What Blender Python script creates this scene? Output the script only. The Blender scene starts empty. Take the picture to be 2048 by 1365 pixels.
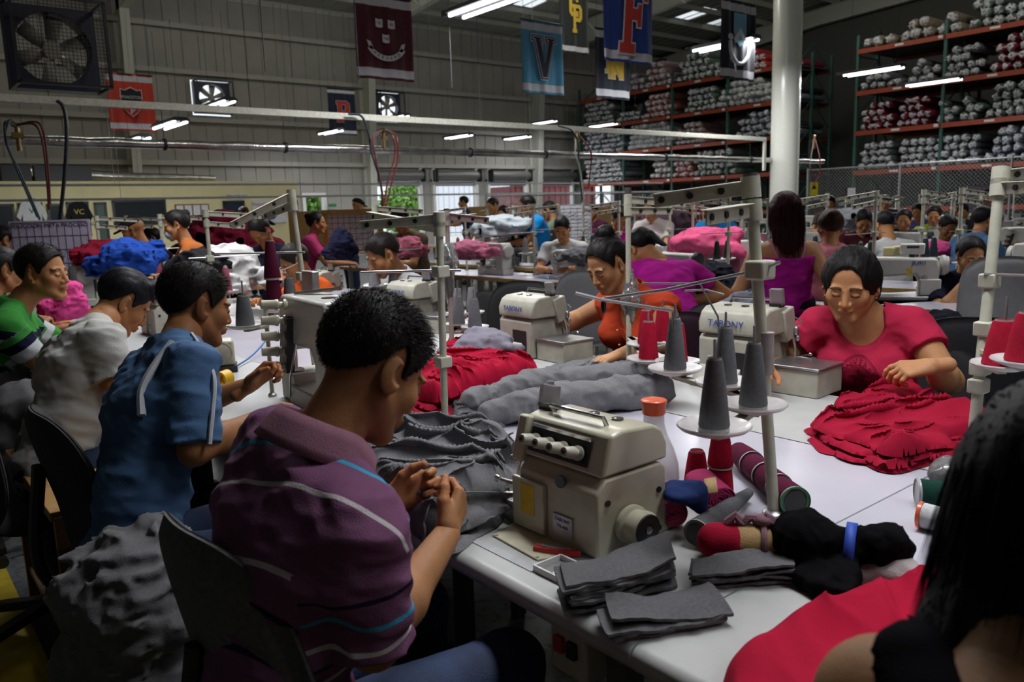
import bpy, math, random
import numpy as np
from mathutils import Vector, Matrix, Euler

rnd = random.Random(7)
PI = math.pi
SC = bpy.context.scene
COL = SC.collection

# ------------------------------------------------------------------ camera
F = 1600.0; CX = 1024.0; CY = 682.5; H = 1.45
YAW = math.radians(51); PIT = math.radians(9.27); ROLL = math.radians(1.77)
cf = np.array([math.cos(YAW)*math.cos(PIT), math.sin(YAW)*math.cos(PIT), -math.sin(PIT)])
cr0 = np.array([math.sin(YAW), -math.cos(YAW), 0.0])
cu0 = np.cross(cr0, cf)
cr = cr0*math.cos(ROLL) - cu0*math.sin(ROLL)
cu = np.cross(cr, cf)
def ray(px, py): return cf + cr*(px-CX)/F - cu*(py-CY)/F
def atZ(px, py, z):
    d = ray(px, py); return d*((z-H)/d[2]) + np.array([0, 0, H])
def atX(px, py, x):
    d = ray(px, py); return d*(x/d[0]) + np.array([0, 0, H])
def atY(px, py, y):
    d = ray(px, py); return d*(y/d[1]) + np.array([0, 0, H])
def atD(px, py, dep): return ray(px, py)*dep + np.array([0, 0, H])

# ------------------------------------------------------------------ materials
MATS = {}
def mat(name, col=(0.5, 0.5, 0.5), rough=0.6, metal=0.0, var=0.12, scale=30.0, bump=0.0, bscale=None,
        trans=0.0, emit=None, estr=0.0, attr=None, spec=None, alpha=None, sheen=0.0, coat=0.0, sss=0.0, weave=0.0):
    if name in MATS: return MATS[name]
    m = bpy.data.materials.new(name); m.use_nodes = True
    nt = m.node_tree; N = nt.nodes; L = nt.links
    b = N.get('Principled BSDF')
    b.inputs['Roughness'].default_value = rough
    b.inputs['Metallic'].default_value = metal
    if spec is not None: b.inputs['Specular IOR Level'].default_value = spec
    if sheen:
        b.inputs['Sheen Weight'].default_value = sheen; b.inputs['Sheen Roughness'].default_value = 0.5
    if coat: b.inputs['Coat Weight'].default_value = coat; b.inputs['Coat Roughness'].default_value = 0.15
    if sss:
        b.inputs['Subsurface Weight'].default_value = sss; b.inputs['Subsurface Radius'].default_value = (0.01, 0.004, 0.002)
        b.inputs['Subsurface Scale'].default_value = 1.0
    if trans: b.inputs['Transmission Weight'].default_value = trans
    if alpha is not None: b.inputs['Alpha'].default_value = alpha
    tc = N.new('ShaderNodeTexCoord')
    nz = N.new('ShaderNodeTexNoise'); nz.inputs['Scale'].default_value = scale; nz.inputs['Detail'].default_value = 4
    L.new(tc.outputs['Object'], nz.inputs['Vector'])
    mr = N.new('ShaderNodeMapRange'); mr.inputs['From Min'].default_value = 0.3; mr.inputs['From Max'].default_value = 0.7
    mr.inputs['To Min'].default_value = 1-var; mr.inputs['To Max'].default_value = 1+var
    L.new(nz.outputs['Fac'], mr.inputs['Value'])
    mx = N.new('ShaderNodeVectorMath'); mx.operation = 'SCALE'
    if attr:
        a = N.new('ShaderNodeAttribute'); a.attribute_name = attr
        L.new(a.outputs['Color'], mx.inputs[0])
    else:
        mx.inputs[0].default_value = col[:3]
    L.new(mr.outputs['Result'], mx.inputs['Scale'])
    L.new(mx.outputs['Vector'], b.inputs['Base Color'])
    if bump:
        n2 = N.new('ShaderNodeTexNoise'); n2.inputs['Scale'].default_value = bscale or scale*3; n2.inputs['Detail'].default_value = 3
        L.new(tc.outputs['Object'], n2.inputs['Vector'])
        bp = N.new('ShaderNodeBump'); bp.inputs['Strength'].default_value = bump; bp.inputs['Distance'].default_value = 0.005
        L.new(n2.outputs['Fac'], bp.inputs['Height']); L.new(bp.outputs['Normal'], b.inputs['Normal'])
    if emit is not None:
        b.inputs['Emission Color'].default_value = (*emit, 1); b.inputs['Emission Strength'].default_value = estr
    m.diffuse_color = (*col[:3], 1)
    MATS[name] = m
    return m

# ------------------------------------------------------------------ mesh builder
def rotm(rx=0, ry=0, rz=0): return np.array(Euler((rx, ry, rz)).to_matrix())
def frame(d, up=(0, 0, 1)):
    d = np.asarray(d, float); d = d/np.linalg.norm(d)
    u = np.asarray(up, float)
    if abs(np.dot(u, d)) > 0.98: u = np.array([1.0, 0, 0])
    s = np.cross(u, d); s /= np.linalg.norm(s)
    t = np.cross(d, s)
    return s, t, d
class MB:
    def __init__(s):
        s.v = []; s.f = []; s.m = []; s.n = 0; s.cur = 0; s.cols = []; s.col = (1, 1, 1)
        s.R = np.eye(3); s.T = np.zeros(3)
    def xf(s, T=(0, 0, 0), R=None):
        s.T = np.asarray(T, float); s.R = np.eye(3) if R is None else R; return s
    def add(s, vs, fs, mi=None):
        vs = np.asarray(vs, float).reshape(-1, 3) @ s.R.T + s.T
        s.v.append(vs)
        for f in fs: s.f.append([i + s.n for i in f])
        s.m += [s.cur if mi is None else mi]*len(fs)
        s.cols.append(np.tile(np.asarray(s.col, float), (len(vs), 1)))
        s.n += len(vs); return s
    def box(s, c, size, R=None, taper=1.0, mi=None):
        hx, hy, hz = size[0]/2, size[1]/2, size[2]/2
        t = taper
        p = np.array([[-hx, -hy, -hz], [hx, -hy, -hz], [hx, hy, -hz], [-hx, hy, -hz],
                      [-hx*t, -hy*t, hz], [hx*t, -hy*t, hz], [hx*t, hy*t, hz], [-hx*t, hy*t, hz]])
        if R is not None: p = p @ np.asarray(R).T
        return s.add(p+np.asarray(c, float), [[0, 3, 2, 1], [4, 5, 6, 7], [0, 1, 5, 4], [1, 2, 6, 5], [2, 3, 7, 6], [3, 0, 4, 7]], mi)
    def bar(s, a, b, w, h, up=(0, 0, 1), mi=None):
        a = np.asarray(a, float); b = np.asarray(b, float)
        sx, sy, sz = frame(b-a, up)
        p = []
        for q in (a, b):
            for (i, j) in ((-1, -1), (1, -1), (1, 1), (-1, 1)): p.append(q+sx*i*w/2+sy*j*h/2)
        return s.add(p, [[0, 3, 2, 1], [4, 5, 6, 7], [0, 1, 5, 4], [1, 2, 6, 5], [2, 3, 7, 6], [3, 0, 4, 7]], mi)
    def cyl(s, a, b, r, r2=None, n=16, cap=True, mi=None):
        return s.lathe([(0, r), (1, r if r2 is None else r2)], a, b, n, cap, mi)
    def lathe(s, prof, a, b, n=16, cap=True, mi=None):
        """prof: (t along a->b [0..1], radius)"""
        a = np.asarray(a, float); b = np.asarray(b, float)
        sx, sy, sz = frame(b-a)
        th = np.arange(n)*2*PI/n
        ring = np.cos(th)[:, None]*sx+np.sin(th)[:, None]*sy
        vs = []
        for t, r in prof: vs.append(a+(b-a)*t+ring*r)
        vs = np.concatenate(vs); fs = []
        for k in range(len(prof)-1):
            for i in range(n):
                j = (i+1) % n
                fs.append([k*n+i, k*n+j, (k+1)*n+j, (k+1)*n+i])
        if cap:
            fs.append(list(range(n))[::-1]); fs.append([(len(prof)-1)*n+i for i in range(n)])
        return s.add(vs, fs, mi)
    def rev(s, prof, c, n=24, axis='z', cap=True, mi=None):
        """prof: (radius, height)"""
        c = np.asarray(c, float); th = np.arange(n)*2*PI/n; vs = []
        ax = {'z': (0, 1, 2), 'x': (1, 2, 0), 'y': (2, 0, 1)}[axis]
        for r, h in prof:
            p = np.zeros((n, 3)); p[:, ax[0]] = r*np.cos(th); p[:, ax[1]] = r*np.sin(th); p[:, ax[2]] = h
            vs.append(p+c)
        fs = []
        for k in range(len(prof)-1):
            for i in range(n):
                j = (i+1) % n; fs.append([k*n+i, k*n+j, (k+1)*n+j, (k+1)*n+i])
        if cap:
            fs.append(list(range(n))[::-1]); fs.append([(len(prof)-1)*n+i for i in range(n)])
        return s.add(np.concatenate(vs), fs, mi)
    def tube(s, pts, r, n=8, cap=True, mi=None, smooth=0):
        pts = np.asarray(pts, float)
        if smooth: pts = catmull(pts, smooth)
        rr = np.interp(np.linspace(0, 1, len(pts)), np.linspace(0, 1, len(r)), r) if np.ndim(r) else np.full(len(pts), float(r))
        d = np.gradient(pts, axis=0); d /= np.linalg.norm(d, axis=1)[:, None]+1e-12
        u = frame(d[0])[0]; vs = []
        th = np.arange(n)*2*PI/n
        for i in range(len(pts)):
            u = u-d[i]*np.dot(u, d[i]); u /= np.linalg.norm(u)+1e-12
            w = np.cross(d[i], u)
            vs.append(pts[i]+rr[i]*(np.cos(th)[:, None]*u+np.sin(th)[:, None]*w))
        fs = []
        for k in range(len(pts)-1):
            for i in range(n):
                j = (i+1) % n; fs.append([k*n+i, k*n+j, (k+1)*n+j, (k+1)*n+i])
        if cap:
            fs.append(list(range(n))[::-1]); fs.append([(len(pts)-1)*n+i for i in range(n)])
        return s.add(np.concatenate(vs), fs, mi)
    def prism(s, poly, h0, h1, axis='z', mi=None):
        """poly in the two other axes, extruded between h0 and h1"""
        ax = {'z': (0, 1, 2), 'x': (1, 2, 0), 'y': (0, 2, 1)}[axis]
        n = len(poly); vs = np.zeros((2*n, 3))
        for k, h in enumerate((h0, h1)):
            for i, (a, b) in enumerate(poly):
                vs[k*n+i, ax[0]] = a; vs[k*n+i, ax[1]] = b; vs[k*n+i, ax[2]] = h
        fs = [list(range(n))[::-1], [n+i for i in range(n)]]
        for i in range(n):
            j = (i+1) % n; fs.append([i, j, n+j, n+i])
        return s.add(vs, fs, mi)
    def ell(s, c, r, R=None, nu=16, nv=10, mi=None):
        vs = []; fs = []
        for k in range(nv+1):
            ph = -PI/2+PI*k/nv
            for i in range(nu):
                th = 2*PI*i/nu
                vs.append((r[0]*math.cos(ph)*math.cos(th), r[1]*math.cos(ph)*math.sin(th), r[2]*math.sin(ph)))
        for k in range(nv):
            for i in range(nu):
                j = (i+1) % nu; fs.append([k*nu+i, k*nu+j, (k+1)*nu+j, (k+1)*nu+i])
        vs = np.array(vs)
        if R is not None: vs = vs @ np.asarray(R).T
        return s.add(vs+np.asarray(c, float), fs, mi)
    def quad(s, a, b, c, d, mi=None): return s.add([a, b, c, d], [[0, 1, 2, 3]], mi)
    def build(s, name, material, parent=None, smooth=None, bevel=0.0, seg=2, loc=None, usecol=False, solid=0):
        me = bpy.data.meshes.new(name)
        V = np.concatenate(s.v) if s.v else np.zeros((0, 3))
        me.from_pydata(V.tolist(), [], s.f)
        ms = material if isinstance(material, (list, tuple)) else [material]
        for m in ms: me.materials.append(m)
        if len(ms) > 1: me.polygons.foreach_set('material_index', np.array(s.m, dtype=np.int32))
        if usecol:
            at = me.color_attributes.new('Col', 'FLOAT_COLOR', 'POINT')
            C = np.ones((len(V), 4)); C[:, :3] = np.concatenate(s.cols); at.data.foreach_set('color', C.ravel())
        o = bpy.data.objects.new(name, me); COL.objects.link(o)
        if smooth is None or smooth:
            me.shade_smooth()
            if smooth is None: me.set_sharp_from_angle(angle=math.radians(38))
        if parent is not None: o.parent = parent
        if loc is not None: o.location = loc
        if bevel:
            b = o.modifiers.new('b', 'BEVEL'); b.width = bevel; b.segments = seg; b.limit_method = 'ANGLE'; b.angle_limit = math.radians(35)
            b.harden_normals = False
        if solid:
            b = o.modifiers.new('s', 'SOLIDIFY'); b.thickness = solid
        return o

def catmull(P, k=6):
    P = np.asarray(P, float); out = []
    Q = np.vstack([2*P[0]-P[1], P, 2*P[-1]-P[-2]])
    for i in range(1, len(Q)-2):
        p0, p1, p2, p3 = Q[i-1], Q[i], Q[i+1], Q[i+2]
        for j in range(k):
            t = j/k
            out.append(0.5*((2*p1)+(-p0+p2)*t+(2*p0-5*p1+4*p2-p3)*t*t+(-p0+3*p1-3*p2+p3)*t**3))
    out.append(P[-1]); return np.array(out)

def tag(o, label=None, cat=None, group=None, kind=None):
    if label: o['label'] = label
    if cat: o['category'] = cat
    if group: o['group'] = group
    if kind: o['kind'] = kind
    return o
def thing(name, label, cat, loc=(0, 0, 0), rz=0.0, group=None, kind=None):
    o = bpy.data.objects.new(name, None); COL.objects.link(o); o.empty_display_size = 0.05
    o.location = tuple(float(q) for q in loc); o.rotation_euler = (0, 0, rz)
    return tag(o, label, cat, group, kind)
def dup(root, loc, rz=None, label=None, group=None, scale=None, rot=None):
    r = root.copy(); COL.objects.link(r); r.location = tuple(float(q) for q in loc)
    if rz is not None: r.rotation_euler = (0, 0, rz)
    if rot is not None: r.rotation_euler = rot
    if scale is not None: r.scale = (scale,)*3 if not np.ndim(scale) else scale
    if label: r['label'] = label
    if group: r['group'] = group
    for ch in list(root.children):
        c = ch.copy(); COL.objects.link(c); c.parent = r
        for g in list(ch.children):
            d = g.copy(); COL.objects.link(d); d.parent = c
    return r

# ------------------------------------------------------------------ numpy noise
_rs = np.random.RandomState(3)
_LAT = _rs.rand(64, 64, 64)
def vnoise(P):
    P = np.asarray(P, float); i = np.floor(P).astype(int); f = P-i; f = f*f*(3-2*f)
    i0 = i & 63; i1 = (i+1) & 63
    x0, y0, z0 = i0[..., 0], i0[..., 1], i0[..., 2]; x1, y1, z1 = i1[..., 0], i1[..., 1], i1[..., 2]
    fx, fy, fz = f[..., 0], f[..., 1], f[..., 2]
    c00 = _LAT[x0, y0, z0]*(1-fx)+_LAT[x1, y0, z0]*fx; c10 = _LAT[x0, y1, z0]*(1-fx)+_LAT[x1, y1, z0]*fx
    c01 = _LAT[x0, y0, z1]*(1-fx)+_LAT[x1, y0, z1]*fx; c11 = _LAT[x0, y1, z1]*(1-fx)+_LAT[x1, y1, z1]*fx
    return (c00*(1-fy)+c10*fy)*(1-fz)+(c01*(1-fy)+c11*fy)*fz
def fbm(P, o=3):
    P = np.asarray(P, float); a = 1; s = 0; t = 0
    for k in range(o):
        s = s+a*(vnoise(P*(2**k)+17.3*k)-0.5)*2; t += a; a *= 0.5
    return s/t
def ridged(P, o=2):
    P = np.asarray(P, float); a = 1; s = 0; t = 0
    for k in range(o):
        s = s+a*(1-np.abs(vnoise(P*(2**k)+9.1*k)*2-1)*1.6); t += a; a *= 0.5
    return s/t

# ------------------------------------------------------------------ signed distance shapes
def _len(v): return np.sqrt((v*v).sum(-1))
def rc(a, b, ra, rb=None, k=0.02, sub=False): return ('rc', np.asarray(a, float), np.asarray(b, float), ra, ra if rb is None else rb, k, sub)
def el(c, r, R=None, k=0.02, sub=False): return ('el', np.asarray(c, float), np.asarray(r, float), np.eye(3) if R is None else np.asarray(R), 0, k, sub)
def cutrc(a, b, ra, rb, t0, t1, k=0.02):   # tapered limb cut flat at fractions t0..t1
    return ('cu', np.asarray(a, float), np.asarray(b, float), ra, rb, k, False, t0, t1)
def prim_d(p, P):
    if p[0] in ('rc', 'cu'):
        a, b, ra, rb = p[1:5]; ba = b-a; L2 = (ba*ba).sum()+1e-12
        tt = ((P-a) @ ba)/L2; t = np.clip(tt, 0, 1)
        d = _len(P-a-t[..., None]*ba)-(ra+(rb-ra)*t)
        if p[0] == 'cu':
            L = math.sqrt(L2)
            d = np.maximum(d, np.maximum((p[7]-tt)*L, (tt-p[8])*L))
        return d
    c, r, R = p[1:4]
    q = (P-c) @ R          # columns of R are the local axes
    k0 = _len(q/r); k1 = _len(q/(r*r))+1e-9
    return k0*(k0-1)/k1
def prim_box(p):
    if p[0] in ('rc', 'cu'):
        r = max(p[3], p[4]); return np.minimum(p[1], p[2])-r, np.maximum(p[1], p[2])+r
    e = np.sqrt(((p[3]*p[2])**2).sum(1)); return p[1]-e, p[1]+e
def eval_prims(prims, G, lo, h, shape):
    val = np.full(shape, 0.5)
    for p in prims:
        k = p[5]; a, b = prim_box(p); pad = k+h*2.5
        i0 = np.maximum(np.floor((a-pad-lo)/h).astype(int), 0); i1 = np.minimum(np.ceil((b+pad-lo)/h).astype(int)+1, shape)
        if (i1 <= i0).any(): continue
        sl = tuple(slice(int(i0[q]), int(i1[q])) for q in range(3))
        P = G[sl]; d = prim_d(p, P); v = val[sl]
        if p[6]:
            d = -d; hh = np.clip(0.5+0.5*(d-v)/k, 0, 1); val[sl] = v*(1-hh)+d*hh+k*hh*(1-hh)
        else:
            hh = np.clip(0.5+0.5*(v-d)/k, 0, 1); val[sl] = v*(1-hh)+d*hh-k*hh*(1-hh)
    return val
def surf_nets(val, lo, h):
    ins = val < 0
    nx, ny, nz = val.shape
    c = np.zeros((nx-1, ny-1, nz-1), np.int8)
    for dx in (0, 1):
        for dy in (0, 1):
            for dz in (0, 1): c += ins[dx:nx-1+dx, dy:ny-1+dy, dz:nz-1+dz]
    act = (c > 0) & (c < 8)
    idx = -np.ones(act.shape, np.int64); ci = np.argwhere(act); idx[act] = np.arange(len(ci))
    acc = np.zeros((len(ci), 3)); cnt = np.zeros(len(ci))
    corners = [(0, 0, 0), (1, 0, 0), (0, 1, 0), (1, 1, 0), (0, 0, 1), (1, 0, 1), (0, 1, 1), (1, 1, 1)]
    edges = [(0, 1), (2, 3), (4, 5), (6, 7), (0, 2), (1, 3), (4, 6), (5, 7), (0, 4), (1, 5), (2, 6), (3, 7)]
    cv = [val[ci[:, 0]+o[0], ci[:, 1]+o[1], ci[:, 2]+o[2]] for o in corners]
    for e0, e1 in edges:
        a = cv[e0]; b = cv[e1]; m = (a < 0) != (b < 0)
        t = np.where(m, a/(a-b+1e-12*(a == b)), 0)
        o0 = np.array(corners[e0]); o1 = np.array(corners[e1])
        p = o0+(o1-o0)*t[:, None]
        acc[m] += p[m]; cnt[m] += 1
    V = (ci+acc/np.maximum(cnt, 1)[:, None])*h+lo
    Fq = []
    for ax in range(3):
        o = [0, 0, 0]; o[ax] = 1
        A = ins[:nx-o[0], :ny-o[1], :nz-o[2]]; B = ins[o[0]:, o[1]:, o[2]:]
        ch = A != B
        u, v = [(1, 2), (2, 0), (0, 1)][ax]
        e = np.argwhere(ch)
        ok = (e[:, u] > 0) & (e[:, v] > 0) & (e[:, u] < act.shape[u]) & (e[:, v] < act.shape[v]) & (e[:, ax] < act.shape[ax])
        e = e[ok]
        if not len(e): continue
        du = np.zeros(3, int); du[u] = 1; dv = np.zeros(3, int); dv[v] = 1
        q = [e-du-dv, e-dv, e, e-du]
        q = np.stack([idx[w[:, 0], w[:, 1], w[:, 2]] for w in q], 1)
        flip = ~A[e[:, 0], e[:, 1], e[:, 2]]
        q[flip] = q[flip][:, ::-1]
        q = q[(q >= 0).all(1)]
        Fq.append(q)
    return V, (np.concatenate(Fq) if Fq else np.zeros((0, 4), int))
def sdf_mesh(prims, h, post=None, pad=0.02, lo=None, hi=None):
    bs = [prim_box(p) for p in prims if not p[6]]
    a = np.min([b[0] for b in bs], 0)-pad; b = np.max([b[1] for b in bs], 0)+pad
    if lo is not None: a = np.maximum(a, lo)
    if hi is not None: b = np.minimum(b, hi)
    n = np.ceil((b-a)/h).astype(int)+2
    g = np.stack(np.meshgrid(*[a[i]+np.arange(n[i])*h for i in range(3)], indexing='ij'), -1)
    val = eval_prims(prims, g, a, h, tuple(n))
    if post is not None: val = post(val, g)
    return surf_nets(val, a, h)
def mesh_obj(name, V, Fq, material, parent=None, col=None, attrs=None, smooth=True):
    me = bpy.data.meshes.new(name)
    me.vertices.add(len(V)); me.vertices.foreach_set('co', np.asarray(V, float).ravel())
    Fq = np.asarray(Fq); nf, k = Fq.shape
    me.loops.add(nf*k); me.loops.foreach_set('vertex_index', Fq.ravel().astype(np.int32))
    me.polygons.add(nf); me.polygons.foreach_set('loop_start', np.arange(0, nf*k, k, dtype=np.int32))
    me.update(calc_edges=True); me.validate()
    if col is not None:
        at = me.color_attributes.new('Col', 'FLOAT_COLOR', 'POINT')
        C = np.ones((len(V), 4)); C[:, :3] = col; at.data.foreach_set('color', C.ravel())
    for k2, arr in (attrs or {}).items():
        at = me.attributes.new(k2, 'FLOAT', 'POINT'); at.data.foreach_set('value', np.asarray(arr, float))
    ms = material if isinstance(material, (list, tuple)) else [material]
    for m in ms: me.materials.append(m)
    if smooth: me.shade_smooth()
    o = bpy.data.objects.new(name, me); COL.objects.link(o)
    if parent is not None: o.parent = parent
    return o
def joinVF(parts):
    V = []; Fs = []; n = 0
    for v, f in parts: V.append(v); Fs.append(np.asarray(f)+n); n += len(v)
    return np.concatenate(V), np.concatenate(Fs)

def text_obj(name, s, size, material, parent, loc, rot=(0, 0, 0), extrude=0.001, align='CENTER', sx=1.0):
    cu_ = bpy.data.curves.new(name, 'FONT'); cu_.body = s; cu_.size = size; cu_.extrude = extrude
    cu_.align_x = align; cu_.align_y = 'CENTER'; cu_.resolution_u = 3
    tmp = bpy.data.objects.new('tmp_text', cu_); COL.objects.link(tmp)
    dg = bpy.context.evaluated_depsgraph_get(); me = bpy.data.meshes.new_from_object(tmp.evaluated_get(dg))
    bpy.data.objects.remove(tmp); bpy.data.curves.remove(cu_)
    me.materials.clear(); me.materials.append(material)
    o = bpy.data.objects.new(name, me); COL.objects.link(o); o.parent = parent; o.location = loc; o.rotation_euler = rot
    o.scale = (sx, 1, 1)
    return o
# ================================================================== the hall
YW = 26.0; XR = 30.5; XL = -6.0; YB = -8.0
M_wall = mat('wall_sheet', (0.36, 0.35, 0.31), 0.55, 0.0, 0.08, 1.5)
M_girt = mat('girt_paint', (0.42, 0.41, 0.37), 0.5, 0.0, 0.06)
M_roof = mat('roof_sheet', (0.42, 0.42, 0.38), 0.55, 0.0, 0.08, 2)
M_steelw = mat('frame_paint', (0.55, 0.56, 0.50), 0.5, 0.0, 0.06)
M_dark = mat('dark_metal', (0.035, 0.037, 0.04), 0.45, 0.5)
M_black = mat('black_plastic', (0.012, 0.012, 0.013), 0.45)
M_chrome = mat('chrome', (0.75, 0.75, 0.76), 0.18, 1.0, 0.05)
M_steel = mat('worn_steel', (0.42, 0.42, 0.43), 0.35, 0.9, 0.15)
M_white = mat('white_paint', (0.72, 0.72, 0.70), 0.5, 0, 0.06)
M_cream = mat('cream_wall', (0.66, 0.60, 0.33), 0.75, 0, 0.06, 3)

def floor_mat():
    m = bpy.data.materials.new('painted_floor'); m.use_nodes = True; nt = m.node_tree; N = nt.nodes; L = nt.links
    b = N['Principled BSDF']; tc = N.new('ShaderNodeTexCoord')
    n1 = N.new('ShaderNodeTexNoise'); n1.inputs['Scale'].default_value = 2.2; n1.inputs['Detail'].default_value = 8
    n2 = N.new('ShaderNodeTexNoise'); n2.inputs['Scale'].default_value = 26; n2.inputs['Detail'].default_value = 5
    L.new(tc.outputs['Object'], n1.inputs['Vector']); L.new(tc.outputs['Object'], n2.inputs['Vector'])
    r = N.new('ShaderNodeValToRGB'); r.color_ramp.elements[0].position = 0.3; r.color_ramp.elements[0].color = (0.055, 0.06, 0.065, 1)
    r.color_ramp.elements[1].position = 0.7; r.color_ramp.elements[1].color = (0.16, 0.17, 0.18, 1)
    L.new(n1.outputs['Fac'], r.inputs['Fac'])
    r2 = N.new('ShaderNodeValToRGB'); r2.color_ramp.elements[0].position = 0.35; r2.color_ramp.elements[0].color = (0.35, 0.35, 0.35, 1)
    r2.color_ramp.elements[1].position = 0.5
    L.new(n2.outputs['Fac'], r2.inputs['Fac'])
    mx = N.new('ShaderNodeVectorMath'); mx.operation = 'MULTIPLY'
    L.new(r.outputs['Color'], mx.inputs[0]); L.new(r2.outputs['Color'], mx.inputs[1]); L.new(mx.outputs['Vector'], b.inputs['Base Color'])
    b.inputs['Roughness'].default_value = 0.28
    return m
f = MB().box(((XL+XR)/2, (YB+YW)/2, -0.05), (XR-XL, YW-YB, 0.1)); tag(f.build('floor', floor_mat()), kind='structure')

# ---- wall with openings: a grid of cells, holes left out
DOORS = [(14.85, 16.72), (17.42, 19.34), (20.06, 21.96), (22.66, 24.6), (25.3, 27.2)]
DH = 2.62
sd = atY(608, 400, YW); sd2 = atY(643, 400, YW)
SD = (sd[0], sd2[0]); SDH = 2.15
fan1 = (atY(386, 230, YW), atY(457, 165, YW)); fan2 = (atY(748, 243, YW), atY(797, 187, YW))
FANS = [(fan1[0][0], fan1[1][0], fan1[0][2], fan1[1][2]), (fan2[0][0], fan2[1][0], fan2[0][2], fan2[1][2])]
holes = [(a, b, -1, DH) for a, b in DOORS]+[(SD[0], SD[1], -1, SDH)]+[(a, b, c, d) for a, b, c, d in FANS]
EAVE = 8.3
def holed_wall(holes, x0, x1, z1, mk):
    xs = sorted({x0, x1, *[h[0] for h in holes], *[h[1] for h in holes]}); zs = sorted({0.0, z1, *[h[2] for h in holes if h[2] > 0], *[h[3] for h in holes]})
    for i in range(len(xs)-1):
        for j in range(len(zs)-1):
            xm = (xs[i]+xs[i+1])/2; zm = (zs[j]+zs[j+1])/2
            if any(h[0] < xm < h[1] and h[2] < zm < h[3] for h in holes): continue
            mk(xs[i], xs[i+1], zs[j], zs[j+1])
w = MB()
holed_wall(holes, XL, XR, EAVE+.16, lambda a, b, c, d: w.box(((a+b)/2, YW+0.03, (c+d)/2), (b-a, 0.06, d-c)))
x = XL
while x < XR:                                        # standing seams every half metre
    zz = [(0.0, EAVE)]
    for h in holes:
        if h[0]-0.03 < x < h[1]+0.03:
            nz = []
            for a, b in zz:
                if h[2] > a: nz.append((a, h[2]))
                nz.append((h[3], b))
            zz = [q for q in nz if q[1]-q[0] > 0.05]
    for a, b in zz: w.box((x, YW-0.012, (a+b)/2), (0.035, 0.03, b-a))
    x += 0.5
tag(w.build('wall_far', M_wall), kind='structure')
g = MB()
for z in (3.26, 4.57, 5.98, 7.3):
    for a, b in ([(XL, XR)] if z not in (4.57,) else [(XL, XR)]):
        g.box(((a+b)/2, YW-0.11, z), (b-a, 0.20, 0.03)); g.box(((a+b)/2, YW-0.205, z-0.06), (b-a, 0.015, 0.14))
tag(g.build('trim_1', M_girt), kind='structure')
g = MB()                                             # framing of the roller doors
for a, b in DOORS+[SD]:
    hh = 3.2 if a != SD[0] else SDH
    for x in (a-0.06, b+0.06): g.box((x, YW-0.08, hh/2), (0.12, 0.16, hh))
    g.box(((a+b)/2, YW-0.06, (DH if a != SD[0] else SDH)+0.05), (b-a+0.24, 0.12, 0.1))
tag(g.build('trim_2', M_white, bevel=0.004), kind='structure')
M_shut = mat('shutter', (0.20, 0.20, 0.19), 0.5, 0.4)
for i, (a, b) in enumerate(DOORS):
    d = MB(); d.rev([(0.17, a-0.05), (0.17, b+0.05)], (0, YW-0.25, DH+0.24), 20, 'x')
    for k in range(5): d.box(((a+b)/2, YW-0.07, DH-0.02+0.055*k-0.12), (b-a, 0.03, 0.05))
    o = tag(d.build('door_%d' % (i+1), M_shut), kind='structure')
    e = MB(); e.box((a-0.07, YW-0.25, DH+0.22), (0.05, 0.42, 0.46)); e.box((b+0.07, YW-0.25, DH+0.22), (0.05, 0.42, 0.46)); e.build('door_bracket', M_dark, o)

# ---- side and back walls, never seen but closing the room
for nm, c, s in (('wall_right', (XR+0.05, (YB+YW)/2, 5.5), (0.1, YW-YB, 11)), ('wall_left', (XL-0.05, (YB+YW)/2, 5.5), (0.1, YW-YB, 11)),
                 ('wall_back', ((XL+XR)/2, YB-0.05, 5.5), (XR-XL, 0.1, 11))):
    tag(MB().box(c, s).build(nm, M_wall if nm != 'wall_right' else mat('wall_painted_shade', (.10, .10, .09), .7)), kind='structure')  # right wall's colour darkened to stand in for shade behind the racks
# ---- roof: rises towards the hall's middle, sheet panels between purlins; some bays are skylights
SL = 0.075
def roofz(y): return EAVE+0.1+(YW-y)*SL
def onroof(px, py):
    d = ray(px, py); t = (EAVE+0.1+YW*SL-H)/(d[2]+SL*d[1]); return d*t+np.array([0, 0, H])
sky_px = [(1408, 24), (1432, 44), (1385, 38), (1640, 74), (1692, 60), (1612, 84), (1345, 122), (1372, 112), (1030, 8)]
cells = set()
PX = 1.0; PY = 1.5
for p in sky_px:
    q = onroof(*p)
    if q[1] < YW and q[0] < XR: cells.add((int((q[0]-XL)//PX), int((YW-q[1])//PY)))
rf = MB(); pn = MB(); skl = []
ny = int((YW-YB)/PY)+1; nx = int((XR-XL)/PX)+1
for j in range(ny):
    ya = YW-j*PY; yb = ya-PY; i = 0
    while i < nx:
        if (i, j) in cells: skl.append((XL+i*PX, ya, yb)); i += 1; continue
        k = i
        while k < nx and (k, j) not in cells: k += 1
        xa = XL+i*PX; xb = XL+k*PX
        P = [(xa, ya, roofz(ya)), (xb, ya, roofz(ya)), (xb, yb, roofz(yb)), (xa, yb, roofz(yb))]
        rf.add([*P, *[(q[0], q[1], q[2]+0.04) for q in P]], [[0, 1, 2, 3], [7, 6, 5, 4], [0, 4, 5, 1], [1, 5, 6, 2], [2, 6, 7, 3], [3, 7, 4, 0]])
        i = k
    z = roofz(ya); pn.box(((XL+XR)/2, ya, z-0.12), (XR-XL, 0.02, 0.2)); pn.box(((XL+XR)/2, ya-0.035, z-0.215), (XR-XL, 0.07, 0.012))
    x = XL
x = XL
while x < XR:
    pn.bar((x, YW, roofz(YW)-0.012), (x, YB, roofz(YB)-0.012), 0.03, 0.02); x += 0.5
tag(rf.build('ceiling', M_roof), kind='structure')
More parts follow.
